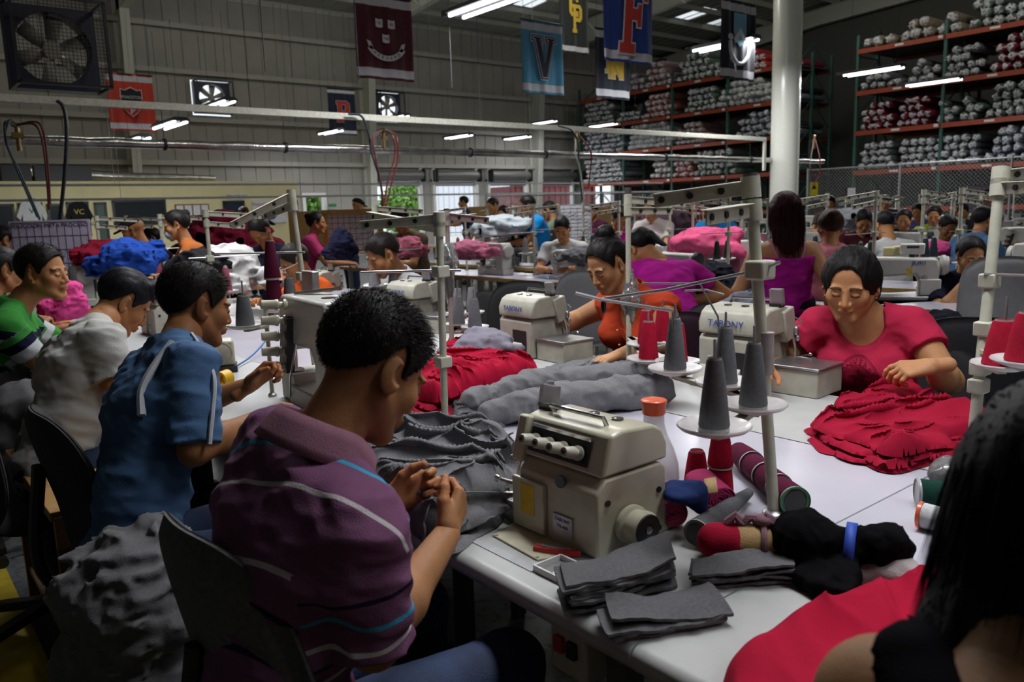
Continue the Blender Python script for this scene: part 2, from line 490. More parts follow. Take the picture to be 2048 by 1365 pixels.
tag(pn.build('trim_3', M_steelw), kind='structure')
M_skyl = mat('skylight_sheet', (0.85, 0.87, 0.85), 0.4, 0, 0.05, trans=0.9)
for k, (xa, ya, yb) in enumerate(skl):
    P = [(xa, ya, roofz(ya)+.045), (xa+PX, ya, roofz(ya)+.045), (xa+PX, yb, roofz(yb)+.045), (xa, yb, roofz(yb)+.045)]
    o = tag(MB().add(P, [[0, 1, 2, 3]]).build('window_%d' % (k+1), M_skyl), kind='structure')
# ---- rigid frames: tapered columns and rafters
def rigid_frame(x, n, col=True):
    m = MB()
    if col:
        for zt, (a, b) in (('w', (0.28, 0.75)),):
            m.prism([(YW-0.05, 0), (YW-0.05, EAVE), (YW-0.95, EAVE-0.2), (YW-0.35, 0)], x-0.008, x+0.008, 'x')
            m.add([(x-.13, YW-.35, 0), (x+.13, YW-.35, 0), (x+.13, YW-.95, EAVE-.2), (x-.13, YW-.95, EAVE-.2),
                   (x-.13, YW-.33, 0), (x+.13, YW-.33, 0), (x+.13, YW-.93, EAVE-.2), (x-.13, YW-.93, EAVE-.2)],
                  [[0, 1, 2, 3], [7, 6, 5, 4], [0, 3, 7, 4], [1, 5, 6, 2], [0, 4, 5, 1], [3, 2, 6, 7]])
            m.box((x, YW-0.06, EAVE/2), (0.26, 0.02, EAVE))
    ys = (YW, 17.6, 9.2, YB)
    for a, b in zip(ys[:-1], ys[1:]):
        za = roofz(a)-0.24; zb = roofz(b)-0.24; da = 0.85 if a == YW else 0.6; db = 0.6 if b != 9.2 else 0.8
        if a == 9.2: da = 0.8
        m.prism([(a, za), (b, zb), (b, zb-db), (a, za-da)], x-0.008, x+0.008, 'x')
        m.bar((x, a, za), (x, b, zb), 0.24, 0.02); m.bar((x, a, za-da), (x, b, zb-db), 0.24, 0.02)
    tag(m.build('trim_%d' % n, M_steelw), kind='structure')
for i, x in enumerate((-1.2, 6.7, 14.55, 22.4, 30.1)): rigid_frame(x, 4+i)
br = MB()
for x in (6.7, 14.55, 22.4):
    for s in (-1, 1):
        for y in (22.0, 18, 14.0, 10): br.bar((x, y, roofz(y)-0.9), (x+s*1.0, y, roofz(y)-0.2), 0.04, 0.04)
for (xa, xb) in ((-1.2, 6.7), (6.7, 14.55), (14.55, 22.4)):
    br.tube([(xa, YW-0.4, 8.0), (xb, 14, roofz(14)-.3)], 0.012, 6); br.tube([(xb, YW-0.4, 8.0), (xa, 14, roofz(14)-.3)], 0.012, 6)
tag(br.build('trim_9', M_steelw), kind='structure')

# ---- round white pillar in the aisle
PIL = (14.6, 9.2)
pm = mat('pillar_paint', (0.88, 0.90, 0.80), 0.25, 0, 0.03, coat=0.3)
m = MB(); m.rev([(0.275, 0), (0.275, roofz(9.2)-0.9)], (PIL[0], PIL[1], 0), 48)
m.box((PIL[0], PIL[1], roofz(9.2)-0.95), (0.8, 0.8, 0.1))
p = m.build('pillar', pm); tag(p, 'tall round glossy white pillar behind the standing woman in magenta', 'pillar')

# ---- outdoors
M_out = mat('yard_concrete', (0.6, 0.6, 0.58), 0.9, 0, 0.1, 1)
tag(MB().box((20, 60, -0.06), (120, 67.8, 0.1)).build('floor_yard', M_out), kind='structure')
M_ow = mat('outer_sheet', (0.72, 0.76, 0.82), 0.7)
o = MB()
o.box((33, 42, 3), (16, 0.3, 6))
for k in range(40): o.box((25.2+k*0.4, 41.82, 3), (0.05, 0.06, 6))
tag(o.build('warehouse', M_ow), 'pale metal-clad building seen outside through the second dock door', 'building')
M_cont = mat('container_red', (0.14, 0.025, 0.03), 0.55)
c = MB()
for k in range(30): c.box((27.0+k*0.2, 33.0+(0.03 if k % 2 else 0), 1.45), (0.2, 0.04, 2.5))
c.box((30, 34.2, 1.35), (6, 2.3, 2.7)); c.box((30, 32.97, 2.74), (6.1, 0.1, 0.14)); c.box((30, 32.97, 0.16), (6.1, 0.1, 0.14))
for xx in (27, 33): c.box((xx, 32.95, 1.45), (0.16, 0.16, 2.6))
tag(c.build('shipping_container', M_cont), 'dark red corrugated shipping container outside the third dock door', 'container')
def leafy(name, label, c, r, n, seed, colr):
    rs = np.random.RandomState(seed); t = thing(name, label, 'tree', (c[0], c[1], 0))
    P = rs.normal(size=(n, 3)); P /= np.linalg.norm(P, axis=1)[:, None]; P *= (0.55+0.45*rs.rand(n, 1))
    P = P*np.array(r)*(1+0.25*fbm(P*2.1+seed)[:, None]); P[:, 2] += c[2]
    N = rs.normal(size=(n, 3)); U = np.cross(N, rs.normal(size=(n, 3))); U /= np.linalg.norm(U, axis=1)[:, None]
    W = np.cross(N, U); W /= np.linalg.norm(W, axis=1)[:, None]; s = 0.09+0.06*rs.rand(n, 1)
    V = np.stack([P-U*s, P-W*s*.5, P+U*s, P+W*s*.5], 1).reshape(-1, 3)
    mesh_obj('foliage', V, np.arange(4*n).reshape(-1, 4), mat('leaf_green', colr, 0.6, 0, 0.3, 8), t, smooth=False)
    MB().cyl((0, 0, 0), (0, 0, c[2]), 0.12, 0.07).build('trunk', mat('bark', (0.1, 0.07, 0.04), 0.9), t)
q = atY(807, 410, 33.0); leafy('tree', 'bright green round tree in the sun outside the first dock door', (q[0], 33, 1.6), (1.2, 1.0, 1.3), 5000, 1, (0.22, 0.42, 0.09))
q = atY(624, 420, 31.0); leafy('tree', 'green shrub tree outside the small exit door beside the offices', (q[0], 31, 1.3), (1.0, 0.9, 1.3), 4000, 2, (0.2, 0.38, 0.12))
# ================================================================== racks of fabric rolls
RX = 24.0
M_beam = mat('rack_orange', (0.32, 0.045, 0.015), 0.5, 0, 0.15)
M_post = mat('rack_green', (0.03, 0.10, 0.08), 0.5, 0, 0.15)
M_deck = mat('rack_deck', (0.07, 0.06, 0.05), 0.8)
M_lbl = mat('paper_label', (0.7, 0.7, 0.68), 0.8)
LV_L = [2.45, 3.62, 4.74, 5.85]; LV_R = [2.32, 3.5, 4.67, 5.88]
def rack(label, y0, y1, bays, levels, top):
    t = thing('pallet_rack', label, 'rack', (RX, y0, 0))
    ps = np.linspace(0, y1-y0, bays+1)
    for p in ps:
        m = MB()
        for xx in (0.0, 1.2, 2.4):
            m.box((xx+0.045, p, top/2), (0.09, 0.08, top))
        for k in range(int(top/0.9)):
            s = k % 2
            m.bar((0.05, p, 0.3+k*0.9), (1.25, p, 0.3+k*0.9+0.9*(1 if s else 0.95)), 0.03, 0.03)
            m.bar((0.05, p, 0.3+k*0.9), (1.25, p, 0.3+k*0.9), 0.03, 0.03); m.bar((1.25, p, 0.3+k*0.9+.9), (2.4, p, 0.3+k*0.9), 0.03, 0.03)
        m.build('upright_frame', M_post, t)
    for z in [1.2]+levels:
        for a, b in zip(ps[:-1], ps[1:]):
            m = MB(); m.box((-0.02, (a+b)/2, z-0.065), (0.05, b-a-0.05, 0.13)); MB().box((2.4, (a+b)/2, z-0.065), (0.05, b-a-0.05, 0.13)).build('beam', M_beam, t)
            bm = m.build('beam', M_beam, t)
            MB().box((-0.05, a+0.12, z-0.05), (0.006, 0.12, 0.08)).box((-0.05, (a+b)/2, z-0.06), (0.006, 0.25, 0.06)).build('shelf_label', M_lbl, bm)
        m = MB(); m.box((1.2, (y1-y0)/2, z-0.02), (2.36, y1-y0, 0.03)); m.build('deck', M_deck, t)
    return t
yl0 = 14.95; yl1 = 24.75
rack('orange and green pallet rack of fabric rolls, the far one left of the pillar', yl0, yl1, 4, LV_L, 6.3)
yr0 = 5.2; yr1 = 12.75
rack('orange and green pallet rack of fabric rolls, the near one at the right', yr0, yr1, 3, LV_R, 6.3)

roll_cols = {'tan': (0.33, 0.27, 0.19), 'gray': (0.16, 0.17, 0.18), 'maroon': (0.23, 0.02, 0.045), 'white': (0.55, 0.57, 0.56), 'green gray': (0.14, 0.19, 0.16),
             'pink': (0.50, 0.20, 0.18), 'pale pink': (0.42, 0.27, 0.26), 'black': (0.02, 0.02, 0.022), 'blue gray': (0.15, 0.18, 0.24), 'red': (0.4, 0.04, 0.04), 'mixed pastel': (0.30, 0.25, 0.25)}
M_wrap = mat('plastic_wrap_end', (0.62, 0.63, 0.64), 0.3, 0, 0.25, 25, spec=0.6)
roll_meshes = {}
def roll_mesh(colour, var):
    key = (colour, var)
    if key in roll_meshes: return roll_meshes[key]
    rs = np.random.RandomState(hash(colour) % 1000 + var if False else (sum(map(ord, colour))+var*7)); n = 14
    R = 1.0; prof = [(0.0, .18, 1), (-0.10, .20, 1), (-0.05, .55, 1), (0.03, 0.9, 0), (0.15, 1.0, 0), (1.25, 0.97, 0), (1.45, 0.6, 0), (1.5, .1, 0)]
    vs = []; th = np.arange(n)*2*PI/n
    for k, (xx, r, _) in enumerate(prof):
        rr = r*(1+(0.16 if k in (2, 3) else 0.05)*rs.randn(n))
        x_ = xx+(0.03*rs.randn(n) if k < 4 else 0)
        vs.append(np.stack([np.broadcast_to(x_, (n,)), rr*np.cos(th)*0.1, rr*np.sin(th)*0.1], 1))
    fs = []; mi = []
    for k in range(len(prof)-1):
        for i in range(n):
            j = (i+1) % n; fs.append([k*n+i, (k+1)*n+i, (k+1)*n+j, k*n+j]); mi.append(1 if (k < 2 or (k == 2 and rs.rand() < .45)) else 0)
    fs.append([i for i in range(n)]); mi.append(1)
    fs.append([(len(prof)-1)*n+i for i in range(n)][::-1]); mi.append(0)
    me = bpy.data.meshes.new('fabric_roll'); me.from_pydata(np.concatenate(vs).tolist(), [], fs)
    c = roll_cols[colour]
    me.materials.append(mat('roll_'+colour.replace(' ', '_'), c, 0.38, 0, 0.3, 12, spec=0.6)); me.materials.append(M_wrap)
    me.polygons.foreach_set('material_index', np.array(mi, np.int32)); me.shade_smooth()
    roll_meshes[key] = (me, np.concatenate(vs), fs, mi); return roll_meshes[key]
def py2y(px, z):
    # y on the rack's front face seen at pixel column px and height z
    py = 300
    for _ in range(6):
        q = atX(px, py, RX); py += (q[2]-z)*55
    return q[1]
plan = []   # (rack, level, px0, px1, rows, colour, radius)
S = plan.append
for a in ((3, 1722, 1795, 1, 'tan', .15), (3, 1795, 1870, 2, 'tan', .15), (3, 1870, 1935, 3, 'tan', .15), (3, 1935, 2075, 3, 'green gray', .13),
          (2, 1712, 1812, 2, 'gray', .115), (2, 1812, 1880, 3, 'gray', .115), (2, 1880, 1972, 5, 'gray', .11), (2, 1975, 2075, 4, 'maroon', .125),
          (1, 1712, 1790, 5, 'maroon', .105), (1, 1790, 1868, 6, 'maroon', .105), (1, 1868, 1915, 3, 'gray', .11), (1, 1915, 1962, 3, 'green gray', .11), (1, 1966, 2070, 5, 'green gray', .115),
          (0, 1712, 1790, 5, 'gray', .105), (0, 1790, 1962, 6, 'gray', .105), (0, 1966, 2075, 5, 'blue gray', .12)):
    S(('near', *a))
for a in ((3, 1225, 1290, 3, 'mixed pastel', .12), (3, 1290, 1350, 4, 'pale pink', .12), (3, 1350, 1440, 4, 'green gray', .125), (3, 1490, 1540, 3, 'red', .12),
          (2, 1166, 1228, 6, 'gray', .10), (2, 1228, 1290, 2, 'gray', .10), (2, 1288, 1350, 5, 'pink', .115), (2, 1368, 1432, 5, 'green gray', .105), (2, 1432, 1560, 4, 'white', .11),
          (1, 1166, 1250, 5, 'blue gray', .10), (1, 1254, 1350, 6, 'white', .10), (1, 1350, 1412, 4, 'pale pink', .10), (1, 1470, 1560, 4, 'blue gray', .115),
          (0, 1166, 1250, 6, 'gray', .10), (0, 1300, 1345, 4, 'mixed pastel', .11), (0, 1345, 1385, 6, 'pink', .105), (0, 1385, 1470, 5, 'green gray', .115)):
    S(('far', *a))
lv_names = ['lowest', 'second', 'third', 'top']
rolls = []
for rk, lv, p0, p1, rows, colour, r in plan:
    z0 = (LV_R if rk == 'near' else LV_L)[lv]
    ya = py2y(p0, z0); yb = py2y(p1, z0)
    if rk == 'near': ya = min(ya, yr1-.1)
    else: ya = min(ya, yl1-.05); yb = max(yb, yl0+.05)
    r *= 1.10; n = max(1, int((ya-yb)/(2*r)))
    cap = 1.02 if lv < 3 else 9
    for row in range(rows):
        z = z0+r+row*r*1.74
        if z+r > z0+cap: break
        nn = (n-row if lv == 3 else n-row//2) if row < rows-1 or lv == 3 else max(1, int(n*0.6))
        off = rnd.random()*(n-nn)*2*r*0.6
        for k in range(nn):
            y = ya-r-k*2*r-(r if row % 2 else 0)-off
            if y < yb+r*0.5: continue
            rolls.append((y+rnd.uniform(-.012, .012), z+rnd.uniform(-.008, .008), r*rnd.uniform(.92, 1.02), colour, rk, lv, rnd.uniform(-0.08, .1)))
rolls.sort(key=lambda q: RX*.63+q[0]*.777)
sV = []; sF = []; sC = []; sM = []; nn = 0
for i, (y, z, r, colour, rk, lv, dx) in enumerate(rolls):
    me, V, fs, mi = roll_mesh(colour, i % 3)
    if i < 300:
        o = bpy.data.objects.new('fabric_roll', me); COL.objects.link(o)
        o.location = (RX+dx+.05, y, z); o.scale = (1, r*10, r*10); o.rotation_euler = (rnd.uniform(0, 6), 0, 0)
        vis = 'plastic-wrapped %s fabric roll in the pile on the %s shelf of the near rack' % (colour, lv_names[lv])
        tag(o, vis if rk == 'near' else vis.replace('near rack', 'far rack'), 'fabric roll', '%s rolls on the %s shelf of the %s rack' % (colour, lv_names[lv], rk))
    else:
        a = rnd.uniform(0, 6); R = rotm(a, 0, 0)
        VV = (V*np.array([1, r*10, r*10])) @ R.T+np.array([RX+dx+.05, y, z]); c = roll_cols[colour]
        sV.append(VV); sC.append(np.tile(c, (len(V), 1)))
        sF += [[q+nn for q in f_] for f_ in fs]; sM += mi; nn += len(V)
print('rolls', len(rolls))
me = bpy.data.meshes.new('stacked_fabric_rolls'); me.from_pydata(np.concatenate(sV).tolist(), [], sF)
at_ = me.color_attributes.new('Col', 'FLOAT_COLOR', 'POINT'); C4 = np.ones((nn, 4)); C4[:, :3] = np.concatenate(sC); at_.data.foreach_set('color', C4.ravel())
me.materials.append(mat('roll_mixed', rough=.38, attr='Col', var=.3, scale=12, spec=.6)); me.materials.append(M_wrap)
me.polygons.foreach_set('material_index', np.array(sM, np.int32)); me.shade_smooth()
o = bpy.data.objects.new('stacked_fabric_rolls', me); COL.objects.link(o)
tag(o, 'hundreds of plastic-wrapped fabric rolls filling the shelves of the far rack', 'fabric rolls', None, 'stuff')
# rolls seen lengthwise in the end bay between the racks
for k, (z, c) in enumerate([(1.33, 'black'), (2.58, 'green gray'), (2.81, 'black'), (3.75, 'gray'), (3.98, 'black'), (4.87, 'blue gray'), (5.10, 'black'), (5.98, 'maroon')]):
    me = roll_mesh(c, k % 3)[0]
    o = bpy.data.objects.new('fabric_roll', me); COL.objects.link(o); o.location = (RX+.75, 15.12, z); o.scale = (1.0, 1.2, 1.2)
    tag(o, '%s fabric roll lying on %s of the end bay behind the pillar' % (c, ['the floor pallet', 'the first shelf', 'another roll, first shelf', 'the second shelf', 'another roll, second shelf', 'the third shelf', 'another roll, third shelf', 'the top shelf'][k]), 'fabric roll')

# ================================================================== college banners hanging from the roof
def cloth_mat(name, col): return mat(name, col, 0.85, 0, 0.08, 60, 0.15, 400, sheen=0.2)
M_bw = cloth_mat('banner_white', (0.62, 0.62, 0.66))
def banner(label, pl, pr, pt, pb, col, w=0.92, top=True, bot=True, build=None, seed=0):
    a = atY(pl, pb, 10.0); b = atY(pr, pb, 10.0); y = 10.0*w/(b[0]-a[0])
    x0 = atY(pl, pb, y)[0]; xm = x0+w/2; pm_ = (pl+pr)/2
    zt = atY(pm_, pt, y)[2]; zb = atY(pm_, pb, y)[2]; h = zt-zb
    t = thing('banner', label, 'banner', (xm, y, zb))
    nu, nv = 24, 30; V = []; fs = []; mi = []
    for j in range(nv+1):
        for i in range(nu+1):
            u = i/nu-.5; v = j/nv
            V.append((u*w, 0.018*math.sin(u*14+seed+v*2)*(1-v*.6)+0.01*math.sin(u*31+seed), v*h))
    bt = 0.10*1.5/h*h
    for j in range(nv):
        for i in range(nu):
            fs.append([j*(nu+1)+i, j*(nu+1)+i+1, (j+1)*(nu+1)+i+1, (j+1)*(nu+1)+i])
            z = (j+.5)/nv*h; mi.append(1 if ((bot and 0.03 < z < 0.15) or (top and h-0.15 < z < h-.03)) else 0)
    m = MB(); m.add(V, fs); m.m = mi
    o = m.build('cloth', [cloth_mat('banner_%s' % seed, col), M_bw], t, smooth=True, solid=0.004)
    m = MB(); m.cyl((-w/2-.02, 0, h), (w/2+.02, 0, h), 0.012, n=10); m.build('hanging_rod', M_dark, t)
    m = MB()
    for s in (-1, 1): m.tube([(s*w*.45, 0, h), (s*w*.45, 0, roofz(y)-.2-zb)], 0.003, 4)
    m.build('cord', M_dark, t)
    if build: build(t, w, h)
    return t
def P2(t, polys, name, mt, d=-0.035, th=0.006):
    m = MB()
    for p in polys: m.prism(p, d-th, d, 'y')
    return m.build(name, mt, t)
M_r = cloth_mat('felt_red', (0.60, 0.04, 0.03)); M_w = cloth_mat('felt_white', (0.75, 0.75, 0.75)); M_k = cloth_mat('felt_black', (0.015, 0.015, 0.02))
M_gold = cloth_mat('felt_gold', (0.60, 0.40, 0.04)); M_lb = cloth_mat('felt_light_blue', (0.16, 0.42, 0.58)); M_nv = cloth_mat('felt_navy', (0.015, 0.02, 0.05))
def off(poly, c, s): return [(c[0]+(x-c[0])*s, c[1]+(z-c[1])*s) for x, z in poly]
def let_block(ch, cx, cz, w, h):
    """slab-serif letters as lists of polygons"""
    s = w/10.0; v = h/12.0
    G = {'V': [[(0, 12), (4, 12), (4, 11), (3.4, 11), (5.1, 3.5), (6.8, 11), (6, 11), (6, 12), (10, 12), (10, 11), (9.2, 11), (6.2, 0), (4, 0), (.9, 11), (0, 11)]],
         'P': [[(0, 12), (3.6, 12), (3.6, 0), (0, 0), (0, 1.6), (.9, 1.6), (.9, 10.4), (0, 10.4)], [(3.6, 0), (4.6, 0), (4.6, 1.6), (3.6, 1.6)], [(3.6, 12), (8, 12), (10, 10.4), (10, 6.3), (8, 4.7), (3.6, 4.7), (3.6, 6.4), (6.7, 6.4), (7.2, 7), (7.2, 9.8), (6.7, 10.4), (3.6, 10.4)]],
         'F': [[(2.4, 12), (10.6, 12), (10.2, 8.6), (9, 8.6), (8.4, 10), (5.6, 10), (5.2, 7.2), (7, 7.2), (7.2, 8), (8.3, 8), (7.8, 4.4), (6.7, 4.4), (6.7, 5.4), (4.9, 5.4), (4.5, 1.6), (5.8, 1.6), (5.6, 0), (.6, 0), (.9, 1.6), (2.1, 1.6), (3.2, 10.4), (2.2, 10.4)]],
         'N': [[(0, 12), (3.6, 12), (7.0, 5), (7.0, 10.4), (6, 10.4), (6, 12), (10, 12), (10, 10.4), (9.2, 10.4), (9.2, 0), (6.6, 0), (3.2, 7.2), (3.2, 1.6), (4.2, 1.6), (4.2, 0), (0, 0), (0, 1.6), (.9, 1.6), (.9, 10.4), (0, 10.4)]],
         'D': [[(0, 12), (7.5, 12), (10, 9.8), (10, 2.2), (7.5, 0), (0, 0), (0, 1.7), (1, 1.7), (1, 10.3), (0, 10.3)]],
         'I': [[(2, 12), (8, 12), (8, 10.6), (6.4, 10.6), (6.4, 1.4), (8, 1.4), (8, 0), (2, 0), (2, 1.4), (3.6, 1.4), (3.6, 10.6), (2, 10.6)]],
         'C': [[(10, 12), (2.5, 12), (0, 9.8), (0, 2.2), (2.5, 0), (10, 0), (10, 3), (8.4, 3), (8.4, 1.8), (3.6, 1.8), (2.6, 2.8), (2.6, 9.2), (3.6, 10.2), (8.4, 10.2), (8.4, 9), (10, 9)]]}[ch]
    return [[(cx+(x-5)*s, cz+(z-6)*v) for x, z in p] for p in G]
def fat(polys, e):
    out = []
    for p in polys:
        n = len(p); a = sum(p[i][0]*p[(i+1) % n][1]-p[(i+1) % n][0]*p[i][1] for i in range(n)); sg = -1 if a > 0 else 1; q = []
        for i in range(n):
            x0, z0 = p[i-1]; x1, z1 = p[i]; x2, z2 = p[(i+1) % n]
            d1 = np.array([x1-x0, z1-z0]); d2 = np.array([x2-x1, z2-z1]); d1 /= np.linalg.norm(d1)+1e-9; d2 /= np.linalg.norm(d2)+1e-9
            n1 = np.array([-d1[1], d1[0]])*sg; n2 = np.array([-d2[1], d2[0]])*sg; b = n1+n2; b /= max(0.5, np.dot(b, n1)) if np.dot(b, n1) > 0.3 else 1
            q.append((x1+b[0]*e, z1+b[1]*e))
        out.append(q)
    return out
def b_princeton(t, w, h):
    c = (0, h*.5)
    sh = [(-.2, .26), (-.12, .24), (0, .30), (.12, .24), (.2, .26), (.21, .1), (.17, -.1), (.1, -.2), (0, -.28), (-.1, -.2), (-.17, -.1), (-.21, .1)]
    sh = [(x, c[1]+z) for x, z in sh]
    P2(t, [off(sh, c, 1.06)], 'shield_border', M_w, -.03); P2(t, [sh], 'shield', M_r, -.034)
    P2(t, [[(-.2, c[1]+.25), (-.12, c[1]+.235), (0, c[1]+.29), (.12, c[1]+.235), (.2, c[1]+.25), (.2, c[1]+.02), (-.2, c[1]+.02)], [(0, c[1]+.06), (.14, c[1]-.04), (.09, c[1]-.12), (-.09, c[1]-.12), (-.14, c[1]-.04)]], 'shield_top', M_k, -.038)
    text_obj('lettering', 'PRINCETON', .088, M_w, t, (0, -.046, c[1]+.10), (PI/2, 0, 0), .001, sx=.85)
    P2(t, let_block('P', 0, c[1]-.17, .09, .12), 'initial', M_w, -.044)
banner('red banner with white bands and a black shield reading PRINCETON', 222, 314, 149, 262, (0.62, 0.055, 0.03), build=b_princeton, seed=1)
def b_harvard(t, w, h):
    cz = h*.52
    for k, (x, z, s) in enumerate(((-.1, .16, 'VE'), (.1, .16, 'RI'), (0, -.04, 'TAS'))):
        P2(t, [[(x-.055, cz+z-.05), (x, cz+z-.06), (x+.055, cz+z-.05), (x+.055, cz+z+.06), (x, cz+z+.05), (x-.055, cz+z+.06)]], 'book', M_w, -.036)
        text_obj('motto', s, .06 if k < 2 else .05, M_k, t, (x, -.044, cz+z), (PI/2, 0, 0))
    m = MB()
    N_ = 14
    for i in range(N_):
        a0 = -PI/2-0.95+1.9*i/N_; a1 = -PI/2-0.95+1.9*(i+1)/N_; r0, r1 = .30, .375
        m.prism([(r0*math.cos(a0), cz+.03+r0*math.sin(a0)), (r0*math.cos(a1), cz+.03+r0*math.sin(a1)), (r1*math.cos(a1), cz+.03+r1*math.sin(a1)), (r1*math.cos(a0), cz+.03+r1*math.sin(a0))], -.044, -.036, 'y')
    for s in (-1, 1): m.prism([(s*.20, cz-.20), (s*.27, cz-.20), (s*.31, cz-.08), (s*.25, cz-.1)], -.044, -.036, 'y')
    m.build('scroll', M_w, t)
    for i, ch in enumerate('HARVARD'):
        a = -PI/2-0.62+1.24*i/6; text_obj('lettering', ch, .06, M_k, t, (.337*math.cos(a), -.047, cz+.03+.337*math.sin(a)), (PI/2, -(a+PI/2), 0))
    m = MB()
    for i in range(26):
        a = PI*(-.15+1.3*i/25); r = .30+.02*(i % 2); m.ell((r*math.cos(a), -.036, cz+.05+r*math.sin(a)), (.028, .004, .014), rotm(0, -a, 0), 8, 5)
    m.build('wreath', cloth_mat('felt_wreath', (0.10, 0.012, 0.02)), t)
banner('dark maroon banner with white books and a scroll reading HARVARD', 716, 828, -8, 160, (0.09, 0.012, 0.022), build=b_harvard, seed=2)
def b_penn(t, w, h):
    P = let_block('P', .02, h*.5, .42, .62); P2(t, fat(P, .022), 'initial_border', M_w, -.03); P2(t, fat(P, .01), 'initial_gap', M_nv, -.034); P2(t, P, 'initial', M_r, -.04)
banner('navy banner with white bands and a red slab letter P', 660, 714, 178, 270, (0.012, 0.018, 0.045), w=.92, build=b_penn, seed=3)
def b_nova(t, w, h):
    P = let_block('V', .0, h*.5, .50, .66); P2(t, fat(P, .035), 'initial_border', M_w, -.03); P2(t, fat(P, .022), 'initial_gap', M_nv, -.036); P2(t, P, 'initial_gap', M_w, -.04); P2(t, fat(P, -.012), 'initial', M_nv, -.045)
banner('light blue banner with white bands and a large navy letter V', 1046, 1127, 44, 188, (0.09, 0.33, 0.52), build=b_nova, seed=4)
def b_pc(t, w, h):
    P2(t, fat(let_block('C', -.04, h*.62, .26, .42), .012), 'initial', M_gold, -.034); P2(t, let_block('P', .06, h*.46, .3, .62), 'initial', M_gold, -.040)
banner('black and gold banner with interlocked gold letters, behind the blue one', 1120, 1178, -45, 108, (0.012, 0.018, 0.015), top=False, build=b_pc, seed=5)
def b_f(t, w, h):
    P = let_block('F', .02, h*.55, .56, .92); P2(t, fat(P, .02), 'initial_border', M_w, -.034); P2(t, P, 'initial', M_r, -.04)
banner('royal blue banner with a large red slanted letter F', 1208, 1306, -45, 126, (0.012, 0.05, 0.27), top=False, build=b_f, seed=6)
def b_nd(t, w, h):
    P = let_block('N', .06, h*.46, .44, .42)+let_block('D', -.04, h*.53, .40, .40); P2(t, fat(P, .014), 'initials_border', M_w, -.03); P2(t, let_block('D', -.04, h*.53, .40, .40), 'initial', M_gold, -.036); P2(t, let_block('N', .06, h*.46, .44, .42), 'initial', M_gold, -.042)
banner('navy banner with gold interlocked N and D, half hidden behind the F banner', 1192, 1260, 60, 198, (0.012, 0.016, 0.03), build=b_nd, seed=7)
def b_shield(t, w, h):
    c = (0, h*.5)
    P2(t, [[(-.17, c[1]+.42), (.17, c[1]+.42), (.17, c[1]+.12), (.1, c[1]-.02), (0, c[1]-.1), (-.1, c[1]-.02), (-.17, c[1]+.12)]], 'shield', M_lb, -.034)
    P2(t, [[(-.17, c[1]+.02), (0, c[1]+.2), (.17, c[1]+.02), (.13, c[1]-.05), (0, c[1]+.08), (-.13, c[1]-.05)]], 'chevron', M_bw, -.04)
    m = MB(); m.tube([(-.26, -.036, c[1]-.02), (-.24, -.036, c[1]-.2), (-.1, -.036, c[1]-.34), (0, -.036, c[1]-.36), (.1, -.036, c[1]-.34), (.24, -.036, c[1]-.2), (.27, -.036, c[1]+.0)], .03, 6, smooth=5)
    for s in (-1, 1): m.ell((s*.25, -.036, c[1]+.04), (.07, .01, .05))
    m.build('scroll', M_bw, t)
banner('black banner with a pale blue shield and grey scroll, left of the pillar', 1441, 1508, 2, 160, (0.01, 0.012, 0.02), build=b_shield, seed=8)

# ================================================================== light fittings
M_tube = mat('lamp_tube', (0.9, 0.9, 0.9), 0.4, emit=(0.93, 0.96, 1.0), estr=9.0)
M_lamph = mat('lamp_housing', (0.05, 0.05, 0.055), 0.5, 0.3); M_refl = mat('lamp_reflector', (0.22, 0.22, 0.25), 0.5)
def make_lamp():
    t = thing('tube_light', 'x', 'ceiling light', (0, 0, 0))
    m = MB(); m.prism([(-.16, 0), (.16, 0), (.10, .06), (-.10, .06)], -.62, .62, 'y'); m.box((0, .70, .03), (.16, .18, .06)); m.build('housing', M_lamph, t, bevel=.003)
    m = MB(); m.prism([(-.15, -.004), (.15, -.004), (.15, -.001), (-.15, -.001)], -.61, .61, 'y'); m.prism([(-.012, -.03), (.012, -.03), (.02, -.002), (-.02, -.002)], -.61, .61, 'y'); m.build('reflector', M_refl, t)
    for x in (-.095, .095):
        m = MB(); m.cyl((x, -.6, -.022), (x, .6, -.022), .021, n=12); m.build('tube', M_tube, t)
    m = MB()
    for y in (-.5, .5): m.tube([(0, y, .06), (0, y, 1.6)], .003, 4)
    m.build('hanging_wire', M_dark, t)
    return t
def lamp_at(pa, pb, L=1.22):
    """near end pa and far end pb in the photo; the fitting runs along the hall (Y)"""
    a = atX(*pa, 10.0); b = atX(*pb, 10.0); x = 10.0*L/abs(b[1]-a[1])
    a = atX(*pa, x); b = atX(*pb, x); return ((a+b)/2, x)
LAMPS = [((912, 30), (1052, -22), 'large bright two-tube light overhead between the maroon and blue banners'),
         ((1392, 100), (1512, 76), 'two-tube light hanging in front of the shield banner'),
         ((1691, 150), (1805, 132), 'two-tube light right of the pillar, upper of the pair before the racks'),
         ((1815, 170), (1922, 157), 'two-tube light before the near rack, lower and farther right'),
         ((415, 212), (460, 204), 'small two-tube light in front of the left wall fan'),
         ((318, 254), (362, 243), 'small two-tube light right of the red PRINCETON banner'),
         ((255, 281), (290, 277), 'tiny two-tube light below the red PRINCETON banner'),
         ((643, 268), (680, 259), 'small two-tube light left of the navy P banner foot'),
         ((768, 242), (812, 228), 'small two-tube light below the right wall fan'),
         ((895, 277), (940, 268), 'small two-tube light hanging above the second dock door'),
         ((1013, 280), (1058, 270), 'small two-tube light hanging above the third dock door'),
         ((1068, 248), (1110, 241), 'small two-tube light at the wall column above the third dock door'),
         ((1188, 253), (1225, 247), 'small two-tube light in front of the far rack corner')]
lamp0 = None; LAMP_POS = []
